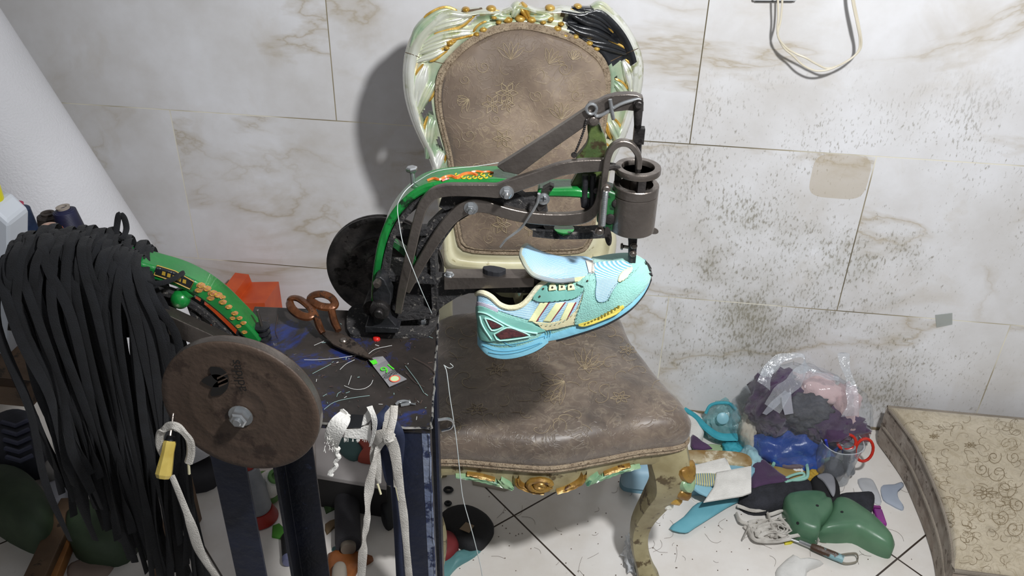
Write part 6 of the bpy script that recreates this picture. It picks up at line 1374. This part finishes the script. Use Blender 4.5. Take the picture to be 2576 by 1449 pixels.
# ------------------------------------------------------------------ right floor heap
plum = mat('dark_plum_cloth', '38213f', '4d3056', rough=.8, ns=9, bump=.3, bs=200, sheen=.3); pinkc = mat('pale_pink_cloth', 'c2a5a3', 'd0b4b2', rough=.85, ns=9, bump=.3, bs=220, sheen=.3)
charc = mat('charcoal_cloth', '3c3c42', '56565c', rough=.8, ns=14, bump=.4, bs=200); greyc = mat('pale_grey_cloth', '9b9ba6', 'adadb6', rough=.8)
bagm = film('clear_bag_film', .03, .30, bs=20)
bagw = film('clear_bag_creases', .10, .5, bs=50)
BC = Yp(2012, 1062, 1.715); bzf = .09
def L3(name, m, label, cat, px, py, Y, rx, ry, rz, nz=.3, nf=2.6, seed=0, fold=.3, rot=0, z=None):
    c = Yp(px, py, Y); q = MB(); lump(q, (c.x, c.y, c.z if z is None else z), rx, ry, rz, nz, nf*.72, seed, rot, flat=z is not None, fold=fold*.6); return T1(q, name, m, label, cat, angle=150)
L3('blue_plastic_bag', mat('royal_blue_plastic', '1f3f86', '2d54a6', rough=.3, ns=8, bump=.6, bs=40), 'royal blue plastic bag under the clear bag of cloths', 'bag', 1990, 1130, 1.70, .100, .055, .060, .25, 2.5, 2, .6, z=.0)
L3('plum_cloth', plum, 'dark plum cloth folded at the left inside the clear bag', 'cloth', 1950, 1015, 1.73, .066, .055, .088, .3, 2.4, 4, .6)
L3('plum_cloth', plum, 'dark plum cloth filling the bottom right of the clear bag', 'cloth', 2085, 1065, 1.70, .078, .055, .048, .3, 2.4, 6, .6)
L3('pink_cloth', pinkc, 'pale pink cloth on top in the clear bag', 'cloth', 2052, 990, 1.74, .070, .045, .050, .35, 2.2, 7, .7, rot=-.2)
L3('pink_cloth', pinkc, 'pale pink cloth hanging down the right side in the clear bag', 'cloth', 2118, 1035, 1.72, .036, .045, .078, .3, 2.2, 9, .5, rot=.1)
L3('charcoal_cloth', charc, 'charcoal cloth in the middle of the clear bag', 'cloth', 2030, 1035, 1.685, .055, .030, .048, .3, 3.0, 11, .7)
q = MB(); surf(q, [Yp(1975, 983, 1.655), Yp(1940, 1012, 1.655), Yp(1918, 1040, 1.655)], [Yp(1985, 990, 1.655), Yp(1952, 1025, 1.655), Yp(1928, 1044, 1.655)]); T1(q, 'grey_strip', greyc, 'pale grey cloth strip slanting inside the clear bag', 'cloth')
q = MB(); surf(q, [Yp(1966, 998, 1.645), Yp(1968, 1020, 1.645), Yp(1974, 1044, 1.645)], [Yp(1990, 985, 1.645), Yp(1992, 1010, 1.645), Yp(1996, 1040, 1.645)]); T1(q, 'grey_label', greyc, 'small pale grey cloth square in the middle of the clear bag', 'cloth')
bag = thing('clear_plastic_bag', (BC.x, BC.y, 0), 'clear plastic carrier bag full of plum and pink cloth by the wall', 'bag')
q = MB(); lump(q, (BC.x, BC.y+.005, .0), .158, .088, .170, .14, 1.6, 3, 0, lv=5, flat=True, fold=.14)
for v in q.v:
    if v.z > .16: v.x = BC.x+(v.x-BC.x)*(1+(v.z-.16)*1.0)
    v.y = min(v.y, WALL_Y-.004)
bgb = q.bvh(); q.build('film', bagm, bag, angle=150)
q = MB()
def bp3(x, y, Y): return Yp(x, y, Y)
surf(q, [bp3(1905, 960, 1.67), bp3(1925, 915, 1.70), bp3(1965, 888, 1.72), bp3(2010, 888, 1.72), bp3(2022, 905, 1.70), bp3(1995, 935, 1.66), bp3(1950, 975, 1.62), bp3(1925, 1015, 1.61)], [bp3(1935, 985, 1.66), bp3(1950, 930, 1.69), bp3(1980, 905, 1.71), bp3(2012, 900, 1.71), bp3(2032, 920, 1.69), bp3(2020, 960, 1.65), bp3(1985, 1000, 1.62), bp3(1960, 1040, 1.61)], .0008)
surf(q, [bp3(2108, 890, 1.72), bp3(2118, 930, 1.70), bp3(2128, 970, 1.68), bp3(2130, 1010, 1.66), bp3(2118, 1050, 1.64)], [bp3(2140, 888, 1.72), bp3(2142, 930, 1.70), bp3(2156, 975, 1.68), bp3(2160, 1010, 1.66), bp3(2158, 1045, 1.65)], .0008)
surf(q, [bp3(2022, 905, 1.69), bp3(2050, 930, 1.70), bp3(2080, 940, 1.70), bp3(2110, 950, 1.70)], [bp3(2020, 960, 1.67), bp3(2050, 945, 1.69), bp3(2085, 955, 1.69), bp3(2108, 962, 1.69)], .0008)
for v in q.v: v += Vector((0, 0, 0)) + Vector((noise.noise(v*30), noise.noise(v*34+Vector((5, 0, 0))), noise.noise(v*31)))*.006
q.build('handle', bagw, bag)
q = MB(); rr = R(30)
for k in range(26):
    x, y = rr.uniform(1880, 2150), rr.uniform(940, 1120); a = math.atan2(y-930, x-(1970 if x < 2050 else 2140))+rr.uniform(-.2, .2); l = rr.uniform(20, 70)
    line_on(q, bgb, [(x+l*t*math.cos(a+t*.15), y+l*t*math.sin(a+t*.15)) for t in (0, .35, .7, 1)], off=.0012, r=rr.uniform(.0003, .0009), n=3)
pass
L3('cream_cloth', mat('cream_rag', 'b6ad9c', 'c6beae', rough=.9, bump=.3), 'cream rag squeezed between the clear bag and the teal pouch', 'cloth', 1882, 1075, 1.74, .022, .05, .062, .3, 2.4, 13, .5, z=.0)
L3('ice_blue_rag', mat('ice_blue_rag', '8db6be', 'a3c6cc', rough=.8, bump=.3), 'ice blue rag at the lower left foot of the clear bag', 'cloth', 1890, 1140, 1.66, .026, .04, .034, .3, 2.4, 15, .5, z=.0)
L3('yellow_rag', mat('mustard_rag', 'a8862a', 'bd9a38', rough=.8), 'mustard yellow rag end under the front of the clear bag', 'cloth', 2052, 1150, 1.635, .022, .018, .018, .3, 2.4, 17, .4, z=.0)
L3('white_rag', white_cl, 'white rag end between the blue bag and the mustard rag', 'cloth', 2014, 1150, 1.64, .020, .020, .020, .3, 2.4, 19, .4, z=.0)
# teal pouch
tp = thing('teal_pouch', Zp(1800, 1100, 0), 'teal edged see through pouch by the wall left of the clear bag', 'pouch')
teal = mat('turquoise_cloth', '2f93a4', '43a9b8', rough=.7, ns=16, bump=.3)
q = MB(); c_ = Yp(1812, 1062, 1.80); lump(q, (c_.x, c_.y-.02, 0), .050, .045, .060, .15, 2, 21, lv=4, fold=.3); q.build('clear_body', film('clear_aqua_film', .35, .4, .15, 40, (.45, .72, .74)), tp)
q = MB(); tube(q, [Yp(1722, 1028, 1.80), Yp(1750, 1048, 1.78), Yp(1775, 1075, 1.74), Yp(1810, 1098, 1.72), Yp(1855, 1100, 1.72)], [.006, .008, .010, .012, .012], 8, n=5, flat=.6); q.build('turquoise_rim', teal, tp)
q = MB(); tube(q, [Yp(1775, 1040, 1.76), Yp(1790, 1018, 1.77), Yp(1830, 1014, 1.77), Yp(1852, 1030, 1.76)], .004, 8, n=5); q.build('turquoise_piping', teal, tp)
q = MB(); c_ = Yp(1818, 1052, 1.735); lathe(q, c_, (0, -1, .5), [(0, 0), (.014, 0), (.015, .002), (.012, .004), (0, .005)], 20); T1(q, 'round_disc', mat('pale_aqua_plastic', '7fb4c2', '92c4d0', rough=.4), 'pale aqua round disc in the teal pouch', 'disc')
L3('turquoise_rag', teal, 'turquoise rag in front of the teal pouch by the clear bag', 'cloth', 1850, 1120, 1.70, .030, .03, .020, .3, 2.6, 23, .6, z=.0)
# white strap pieces, cut sneaker, leather pieces
body_px([(1722, 1048), (1738, 1036), (1765, 1048), (1772, 1080), (1765, 1105), (1745, 1130), (1720, 1140)], .030, .016, white_cl, 'white_padding', 'white padding piece with dark hole beside the right edge of the seat', 'padding', nz=.004)
flat_px([(1742, 1093), (1768, 1112), (1792, 1128), (1745, 1128), (1738, 1110)], .047, .003, plum, 2, .004, name='plum_scrap', label='small plum scrap lying on the white padding', cat='cloth')
flat_px([(1775, 1118), (1830, 1122), (1870, 1138), (1850, 1146), (1790, 1140)], .004, .004, mat('lime_insole', '9fb58a', 'b0c59a', rough=.6), 3, .004, name='lime_insole', label='pale lime insole edge behind the cut sneaker', cat='insole')
cs = thing('cut_sneaker', Zp(1800, 1200, 0), 'cut open blue sneaker with tan glued sole edge beside the front chair leg', 'shoe')
flat_px([(1715, 1135), (1760, 1132), (1850, 1136), (1886, 1148), (1889, 1170), (1850, 1168), (1720, 1160)], .055, .008, mat('tan_glued_sole', '8a6c3c', 'b5a888', rough=.7, ns=20, c3='cfc6ae', n3=14, t3=.5), 3, .004, parent=cs, name='sole_edge')
body_px([(1718, 1160), (1780, 1160), (1888, 1170), (1890, 1196), (1820, 1215), (1715, 1210)], .044, .008, mat('sky_leather', '6f9db0', '86b1c2', rough=.6), 'side_panel', '', '', parent=cs, base=.044)
flat_px([(1728, 1200), (1760, 1188), (1800, 1192), (1805, 1215), (1780, 1222), (1735, 1212)], .058, .003, mat('striped_blue_yellow', '5f7f94', '7b98a8', rough=.6, wave=60, wdir='X', wcol='c7bf82'), 2, .002, parent=cs, name='striped_panel')
flat_px([(1728, 1195), (1790, 1225), (1800, 1240), (1780, 1248), (1740, 1226)], .052, .004, mat('pale_sky_trim', '7eb0c2', '90c0d0', rough=.6), 2, .003, parent=cs, name='eyelet_strip')
flat_px([(1724, 1176), (1826, 1150), (1840, 1182), (1810, 1190), (1730, 1192)], .060, .004, white_cl, 0, .002, name='white_felt_strip', label='white felt strip lying across the cut sneaker', cat='felt')
flat_px([(1802, 1188), (1890, 1172), (1890, 1238), (1868, 1246), (1780, 1260), (1770, 1262), (1795, 1225)], .064, .004, white_cl, 0, .003, name='white_felt_strip', label='broad white felt strip folded over the front of the cut sneaker', cat='felt')
flat_px([(1735, 1235), (1765, 1240), (1775, 1262), (1752, 1262), (1738, 1250)], .003, .003, white_cl, 2, .003, name='white_scrap', label='small white scrap left of the broad felt strip', cat='cloth')
flat_px([(1685, 1328), (1720, 1300), (1755, 1265), (1810, 1258), (1850, 1253), (1862, 1258), (1830, 1275), (1790, 1300), (1750, 1325), (1725, 1339)], .012, .0025, mat('sky_blue_suede', '5f9fae', '72b0bd', rough=.85), 3, .006, name='blue_leather_piece', label='sky blue leather piece shaped like a tongue right of the chair leg', cat='leather')
q = flat_px([(1890, 1150), (1925, 1160), (1965, 1195), (1998, 1218), (1940, 1222), (1905, 1230), (1888, 1226)], .030, .030, plum, 2, .006, H=.012); T1(q, 'plum_cloth', plum, 'plum cloth lying beside the cut sneaker in front of the clear bag', 'cloth', angle=60)
iu = thing('shoe_upper', Zp(1990, 1180, 0), 'mint rimmed cut shoe upper with tan and mesh inside in front of the clear bag', 'shoe part')
flat_px([(1928, 1175), (1950, 1160), (1990, 1165), (2020, 1180), (2030, 1200), (1990, 1206), (1940, 1195)], .024, .024, mat('tan_lining', '8a7440', 'a89152', rough=.6), 3, .004, parent=iu, name='lining')
flat_px([(1955, 1158), (1985, 1152), (2020, 1158), (2024, 1172), (2000, 1176), (1970, 1172)], .034, .006, mat('grey_plum_mesh', '5c4f55', '6b5d62', rough=.7, wave=300), 3, .002, parent=iu, name='mesh_panel')
q = MB(); tube(q, [Zp(x, y, .036) for x, y in ((1944, 1172), (1955, 1154), (1990, 1149), (2022, 1152), (2030, 1172), (2032, 1195), (2022, 1205), (1985, 1210), (1965, 1208))], [.004]*8+[.003], 8, n=4); q.build('mint_rim', mat('mint_rubber_rim', '86b8a8', '9acaba', rough=.5), iu)
q = MB(); tube(q, [Zp(x, y, .038) for x, y in ((1968, 1208), (1992, 1196), (2018, 1190), (2022, 1198), (1998, 1206), (1975, 1214))], .0032, 8, n=4); q.build('mint_strap', MATS['mint_rubber_rim'], iu)
flat_px([(1900, 1128), (2000, 1150), (2060, 1160), (2060, 1170), (1990, 1166), (1905, 1140)], .003, .003, mat('pale_blue_film', '7fb0c4', '90bfd0', rough=.4), 2, .004, name='blue_film', label='pale blue film strip under the front of the clear bag', cat='film')
dkc = mat('charcoal_knit', '222328', '303138', rough=.95, ns=40, bump=.8, bs=260)
body_px([(1862, 1245), (1900, 1225), (1960, 1218), (2010, 1205), (2040, 1212), (2045, 1240), (2000, 1250), (1960, 1275), (1900, 1282), (1866, 1268)], .020, .020, dkc, 'knit_shoe_part', 'charcoal knit piece lying behind the green shoe last', 'shoe part', nz=.004)
body_px([(2042, 1205), (2070, 1192), (2095, 1198), (2112, 1225), (2110, 1262), (2085, 1262), (2050, 1238)], .030, .014, mat('black_foam', '0c0c0e', '18181b', rough=.9), 'black_foam_piece', 'black foam piece between the knit piece and the plastic cup', 'foam', nz=.003)
flat_px([(2056, 1196), (2080, 1190), (2098, 1200), (2102, 1232), (2096, 1248), (2082, 1225), (2070, 1208)], .048, .003, mat('grey_suede', '75767b', '88898e', rough=.9), 3, .003, name='grey_suede_piece', label='grey suede piece standing on the black foam by the plastic cup', cat='leather')
body_px([(2112, 1244), (2160, 1240), (2195, 1240), (2200, 1262), (2190, 1290), (2165, 1280), (2120, 1262)], .016, .012, dkc, 'knit_shoe_part', 'charcoal knit piece behind the toe of the green shoe last', 'shoe part', nz=.003)
flat_px([(2158, 1206), (2190, 1204), (2205, 1225), (2218, 1262), (2205, 1268), (2170, 1236)], .002, .002, mat('pale_grey_film', 'a7a9ac', 'b5b7ba', rough=.6), 3, .003, name='grey_felt_piece', label='pale grey felt piece right of the plastic cup', cat='felt')
flat_px([(2216, 1232), (2222, 1220), (2250, 1218), (2268, 1212), (2274, 1222), (2262, 1230), (2258, 1244), (2264, 1262), (2274, 1276), (2268, 1282), (2240, 1268), (2222, 1256)], .004, .004, mat('blue_grey_gel', '9099a8', 'a0a9b6', rough=.4), 2, .002, name='heel_pad', label='blue grey forked heel pad beside the beige cushion', cat='pad')
# plastic cup with scissors and tube
cc = Zp(2090, 1198, 0); cc = Vector((cc.x, cc.y, 0))
cup = thing('plastic_cup', cc, 'clear cut plastic bottle holding red scissors and a silver tube', 'cup'); ct_ = Vector((.02, .01, 1)).normalized()
q = MB(); lathe(q, cc+Vector((0, 0, .001)), ct_, [(.038, 0), (.042, .004), (.044, .05), (.050, .115), (.0492, .115), (.0432, .05), (.0412, .0048), (0, .0046)], 36)
for v in q.v: v += Vector((noise.noise(v*22), noise.noise(v*20+Vector((3, 0, 0))), 0))*.004
q.build('wall_film', film('clear_cup_plastic', .08, .5, .06, 16, bump=.4), cup)
q = MB(); tube(q, [cc+Vector((.0023+.0498*math.cos(t), .0011+.0498*math.sin(t), .116)) for t in [2*math.pi*k/28 for k in range(28)]], .0012, 6, closed=True)
for v in q.v: v += Vector((noise.noise(v*22), noise.noise(v*20+Vector((3, 0, 0))), 0))*.004
q.build('rim', mat('clear_rim', 'c9ced2', 'dadfe2', rough=.1, alpha=.6), cup)
q = MB(); lump(q, cc+Vector((-.002, 0, .006)), .030, .030, .030, .2, 3, 30, lv=3); T1(q, 'black_scrap_wad', charc, 'dark wad of scraps at the bottom of the clear plastic cup', 'scraps')
rs = thing('red_scissors', cc+Vector((.01, -.005, .04)), 'scissors with bright red ring handles standing in the clear cup', 'scissors')
for (x, y, rx_, rz_) in ((2130, 1112, .021, .017), (2174, 1132, .020, .028)):
    h0 = Yp(x, y, cc.y-.005); q = MB(); tube(q, [h0+Vector((rx_*math.cos(t), .008*math.sin(t), rz_*math.sin(t))) for t in [2*math.pi*k/20 for k in range(20)]], .0036, 8, closed=True); q.build('handle', mat('bright_red_handle', 'b02414', 'c62e1c', rough=.3), rs)
hA = Yp(2148, 1150, cc.y-.005)
for dx in (-.006, .006):
    q = MB(); e_ = cc+Vector((.016+dx*.4, .004, .045)); tube(q, [hA+Vector((dx, 0, 0)), e_.lerp(hA, .5)+Vector((dx*.4, 0, 0)), e_], [.0035, .004, .001], 6, flat=.4); q.build('blade', steel, rs)
q = MB(); tb0 = Yp(2146, 1148, cc.y-.024); tdir = Vector((-.25, -.05, 1)); lathe(q, tb0-tdir*.085+Vector((-.012, .012, .02)), tdir, [(.012, 0), (.013, .002), (.013, .066), (.016, .068), (.016, .085), (.012, .086), (.010, .080), (0, .079)], 24); T1(q, 'silver_tube', mat('satin_silver', '8d9196', 'a8acb0', rough=.35, metal=.7), 'silver tube standing in the clear plastic cup', 'tube')
q = MB(); c_ = Yp(2076, 1112, cc.y-.03); tube(q, [c_+Vector((0, 0, .006)), c_+Vector((.014, .01, -.03))], .0032, 8); T1(q, 'blue_pen', mat('blue_pen_plastic', '1f2fa0', '2a3cb8', rough=.4), 'blue pen end in the clear plastic cup', 'pen')
q = MB(); prism(q, [Yp(2152, 1066, 1.80), Yp(2180, 1066, 1.80), Yp(2192, 1092, 1.78), Yp(2186, 1092, 1.78), Yp(2190, 1112, 1.76), Yp(2160, 1112, 1.76)], Vector((0, .006, 0)))
mz = min(v.z for v in q.v)
for v in q.v: v.z -= 0
T1(q, 'maroon_folder', mat('maroon_card', '4e1420', '62202c', rough=.6), 'maroon card leaning at the wall behind the plastic cup', 'card', smooth=False)
# green shoe last (two pieces)
glm = mat('green_plastic_last', '43674f', '5a7f62', rough=.36, ns=9, bump=.15, bs=30, c3='2a4032', n3=40, t3=.66)
la = thing('shoe_last', Zp(2110, 1320, 0), 'glossy green plastic shoe last in two jointed pieces lying on the right floor', 'shoe last')
o1 = body_px([(1972, 1258), (1990, 1245), (2040, 1240), (2072, 1245), (2080, 1258), (2092, 1262), (2096, 1285), (2084, 1308), (2066, 1326), (2058, 1346), (2030, 1340), (2005, 1328), (1985, 1306)], .034, .022, glm, 'heel_piece', '', '', parent=la, p=3.2)
o2 = body_px([(2098, 1256), (2130, 1258), (2170, 1282), (2200, 1305), (2230, 1335), (2250, 1362), (2246, 1382), (2225, 1380), (2190, 1365), (2150, 1345), (2110, 1345), (2060, 1340), (2070, 1320), (2088, 1290)], .028, .026, glm, 'toe_piece', '', '', parent=la, p=2.4)
q = MB()
for (x, y) in ((2056, 1272), (2007, 1316), (2118, 1288)):
    for ob_, par in ((o1, 0), (o2, 1)):
        bvx = BVHTree.FromPolygons([v.co+ORG[ob_] for v in ob_.data.vertices], [list(p.vertices) for p in ob_.data.polygons]); h = bvx.ray_cast(CAM, ray(x, y).normalized())
        if h[0] is not None: lathe(q, h[0]+h[1]*.0002, h[1], [(.0035, 0), (.0035, .0004), (0, .0005)], 12)
q.build('hinge_hole', blackrub, la)
# lace pile
q = MB(); rr = R(44); pcs = []
for j in range(9):
    n_ = 12; cx, cy_ = rr.uniform(1885, 1960), rr.uniform(1285, 1345); pts = []
    for k in range(n_):
        a = k*.9+j; r_x, r_y = rr.uniform(18, 42), rr.uniform(8, 20)
        pts.append(Zp(cx+r_x*math.cos(a)+k*1.5, cy_+r_y*math.sin(a)+k*1.0, .004+.0028*j*.6+.002*(k % 2)))
    strip(q, pts, [Vector((math.sin(k*.9+j), -math.cos(k*.9+j), rr.uniform(.2, .8))) for k in range(n_)], .0085, .0026, n=6)
for pts in ([(1855, 1272), (1900, 1285), (1950, 1275), (1975, 1268), (1985, 1290), (1980, 1310)], [(1930, 1290), (1945, 1330), (1975, 1350), (2020, 1345), (2052, 1352), (2060, 1362)], [(1960, 1300), (1990, 1330), (2030, 1345), (2054, 1358)], [(1880, 1330), (1900, 1358), (1950, 1362), (1990, 1355)], [(1852, 1290), (1862, 1310), (1882, 1322), (1870, 1355)]):
    strip(q, [Zp(x, y, .016+.002*(i % 2)) for i, (x, y) in enumerate(pts)], Vector((.2, .6, .6)), .008, .0026, n=6)
T1(q, 'white_shoelace', lacewhite, 'tangled pile of greyish white laces left of the green shoe last', 'shoelace')
yc = mat('yellow_plastic_clip', 'c2b52a', 'd4c83a', rough=.5)
flat_px([(1876, 1322), (1890, 1314), (1904, 1318), (1906, 1328), (1884, 1332)], .002, .003, yc, 0, .002, name='yellow_clip', label='small yellow clip under the left side of the lace pile', cat='clip')
flat_px([(1972, 1362), (1988, 1354), (1998, 1362), (1990, 1368), (1974, 1370)], .002, .003, yc, 0, .002, name='yellow_clip', label='small yellow clip by the screwdriver shaft', cat='clip')
sd = thing('screwdriver', Zp(2080, 1395, 0), 'screwdriver with worn teal and brown handle lying right of the lace pile', 'screwdriver')
s0, s1, s2 = Zp(1958, 1346, .012), Zp(2040, 1374, .012), Zp(2118, 1406, .012); sdv = (s2-s1)
q = MB(); tube(q, [s0, s1], .0026, 10); lathe(q, s1-sdv.normalized()*.026, sdv, [(.0045, 0), (.0052, .003), (.0052, .024), (.006, .026)], 14); q.build('shaft', chrome, sd)
q = MB(); lathe(q, s1, sdv, [(.0062, 0), (.0082, .006), (.0088, .02), (.0095, .05), (.0090, .07), (.007, sdv.length), (0, sdv.length+.002)], 10); q.build('handle', mat('flaking_teal_on_brown', '3f2c20', '523a2a', rough=.5, ns=30, bump=.5, bs=60, c3='7fa5ab', n3=22, t3=.5), sd, angle=25)
q = MB(); strip(q, [Zp(2105, 1398, .012), Zp(2135, 1393, .014), Zp(2155, 1394, .014), Zp(2156, 1412, .010), Zp(2130, 1418, .008), Zp(2110, 1412, .008)], Vector((0, .3, 1)), .006, .002, n=6); T1(q, 'dirty_lace_loop', mat('dirty_grey_lace', '7a7568', '8e897c', rough=.9), 'dirty grey lace loop round the end of the screwdriver handle', 'lace')
lt = thing('cigarette_lighter', Zp(2212, 1300, 0), 'purple see through cigarette lighter beside the green shoe last', 'lighter')
l0, l1 = Zp(2220, 1322, .006), Zp(2204, 1275, .006); ld = (l1-l0); ls = ld.cross(Vector((0, 0, 1))).normalized()
q = MB(); obox(q, (l0+l1)/2-ld*.08, ld*.84, ls*.020, Vector((0, 0, .011))); q.build('body', mat('purple_plastic', '6e1e70', '8a2c86', rough=.2, coat=.4), lt, smooth=False, bevel=.003)
q = MB(); obox(q, l1-ld*.06, ld*.14, ls*.018, Vector((0, 0, .010))); q.build('metal_hood', mat('pink_metal_hood', '86387e', '98468e', rough=.3, metal=.5), lt, smooth=False, bevel=.001)
flat_px([(1950, 1440), (1965, 1420), (1990, 1400), (2010, 1412), (2040, 1410), (2072, 1418), (2050, 1430), (2030, 1440), (2020, 1470), (1960, 1470)], .001, .001, mat('crumpled_white_film', 'c9c8c4', 'd8d7d3', rough=.35, bump=.6, bs=50), 2, .012, seed=9, name='crumpled_film', label='crumpled white film at the bottom edge below the lace pile', cat='film')
# bits of hair, thread and dirt on the floor (uncountable)
q = MB(); rr = R(77)
for k in range(170):
    x, y = rr.uniform(1130, 2300), rr.uniform(1210, 1449); c_ = Zp(x, y, .0008); a = rr.uniform(0, 6.3)
    if rr.random() < .35:
        l = rr.uniform(.01, .05); b2 = rr.uniform(-1.5, 1.5); tube(q, [c_+Vector((l*t*math.cos(a+b2*t), l*t*math.sin(a+b2*t), 0)) for t in (0, .3, .6, 1)], .00028, 3, n=3)
    else: pillow(q, [c_+Vector((rr.uniform(.0008, .002)*math.cos(t), rr.uniform(.0008, .002)*math.sin(t), 0)) for t in [k2*1.05 for k2 in range(6)]], (0, 0, 1), .0007, rings=2)
T1(q, 'floor_debris', mat('dark_floor_crumbs', '4a3a2c', '5e4c3a', rough=.9), 'tiny crumbs, hairs and thread ends scattered on the tile floor', 'dirt', kind='stuff')

# ------------------------------------------------------------------ beige cushion on the right
CU = thing('seat_cushion', Zp(2450, 1300, 0), 'thick beige brocade cushion with piping lying on the floor at the right', 'cushion')
hC = .118; cf = fabric('beige_floral_brocade', 'ada18a', 'c3b8a2', '94866a', None); cside = mat('greyish_side_velvet', '8c7f73', 'aaa095', rough=.85, ns=26, bump=.5, bs=90, c3='6e6258', n3=40, t3=.56)
lp = [(2232, 1024), (2262, 1062), (2302, 1118), (2336, 1188), (2362, 1250), (2382, 1310), (2394, 1370), (2400, 1436)]
top = [Zp(x, y, hC) for x, y in c2(lp, 4)]
for p in top: p.y = min(p.y, 1.835)
bl = top[0]; rt = Vector((bl.x+.62, bl.y, hC)); fl = top[-1]; rf = Vector((bl.x+.62, fl.y-.02, hC))
outl = top+[fl.lerp(rf, t) for t in (.33, .66)]+[rf, rt]+[rt.lerp(bl, t) for t in (.33, .66)]
cen = sum(outl, Vector())/len(outl); n_ = len(outl); q = MB(); vs = []; fs = []
levels = [(.985, .004), (1.005, .018), (1.012, .040), (1.0, .058), (1.0, .062), (1.010, .085), (1.006, .105), (.998, hC)]
for s, z in levels:
    for p in outl:
        v = cen+(p-cen)*s; v.z = z; v.y = min(v.y, WALL_Y-.004); vs.append(v)
for i in range(len(levels)-1):
    for k in range(n_): fs.append((i*n_+k, i*n_+(k+1) % n_, (i+1)*n_+(k+1) % n_, (i+1)*n_+k))
fs.append(tuple(range(n_-1, -1, -1))); q.add(vs, fs); q.build('cushion_side', cside, CU, angle=60)
q = MB(); pillow(q, [cen+(p-cen)*.998 for p in outl], (0, 0, 1), .018, p=4, rings=14, nz=.004, nf=8, base=.002, flatb=True); cbv = q.bvh(); ln = MB()
for cx, cy_, r, sq in ((2478, 1240, 30, .5), (2440, 1120, 14, .5), (2350, 1098, 12, .5)): flower(ln, cbv, cx, cy_, r, 7, sq, 0, 1.8)
for s_ in [(2510, 1190, 26, 1), (2530, 1230, 28, -1), (2520, 1300, 26, 1), (2550, 1330, 24, -1), (2500, 1150, 20, -1), (2550, 1150, 18, 1), (2470, 1180, 18, 1), (2560, 1270, 20, 1)]: scroll(ln, cbv, *s_)
rr = R(8)
for k in range(240):
    x, y = rr.uniform(2290, 2570), rr.uniform(1060, 1440); a = rr.uniform(0, 6.3); b2 = rr.uniform(-1, 1); line_on(ln, cbv, [(x+t*5*math.cos(a+t*b2), y+t*3.6*math.sin(a+t*b2)) for t in range(6)], rr.choice((.8, 1.0, 1.4)), mi=1, n=3)
q.join(ln); q.build('cushion_top', [cf, mat('brown_brocade_line', '75654a', '87765a', rough=.7)], CU, angle=70)
pip = mat('grey_piping_cord', '7d7468', '8f867a', rough=.85, bump=.5, bs=300)
for z, s in ((hC, 1.0), (.060, 1.004)):
    q = MB(); tube(q, [Vector((p2.x, min(p2.y, WALL_Y-.006), z)) for p2 in [cen+(p-cen)*s for p in outl]], .0045, 8, closed=True); q.build('piping', pip, CU)
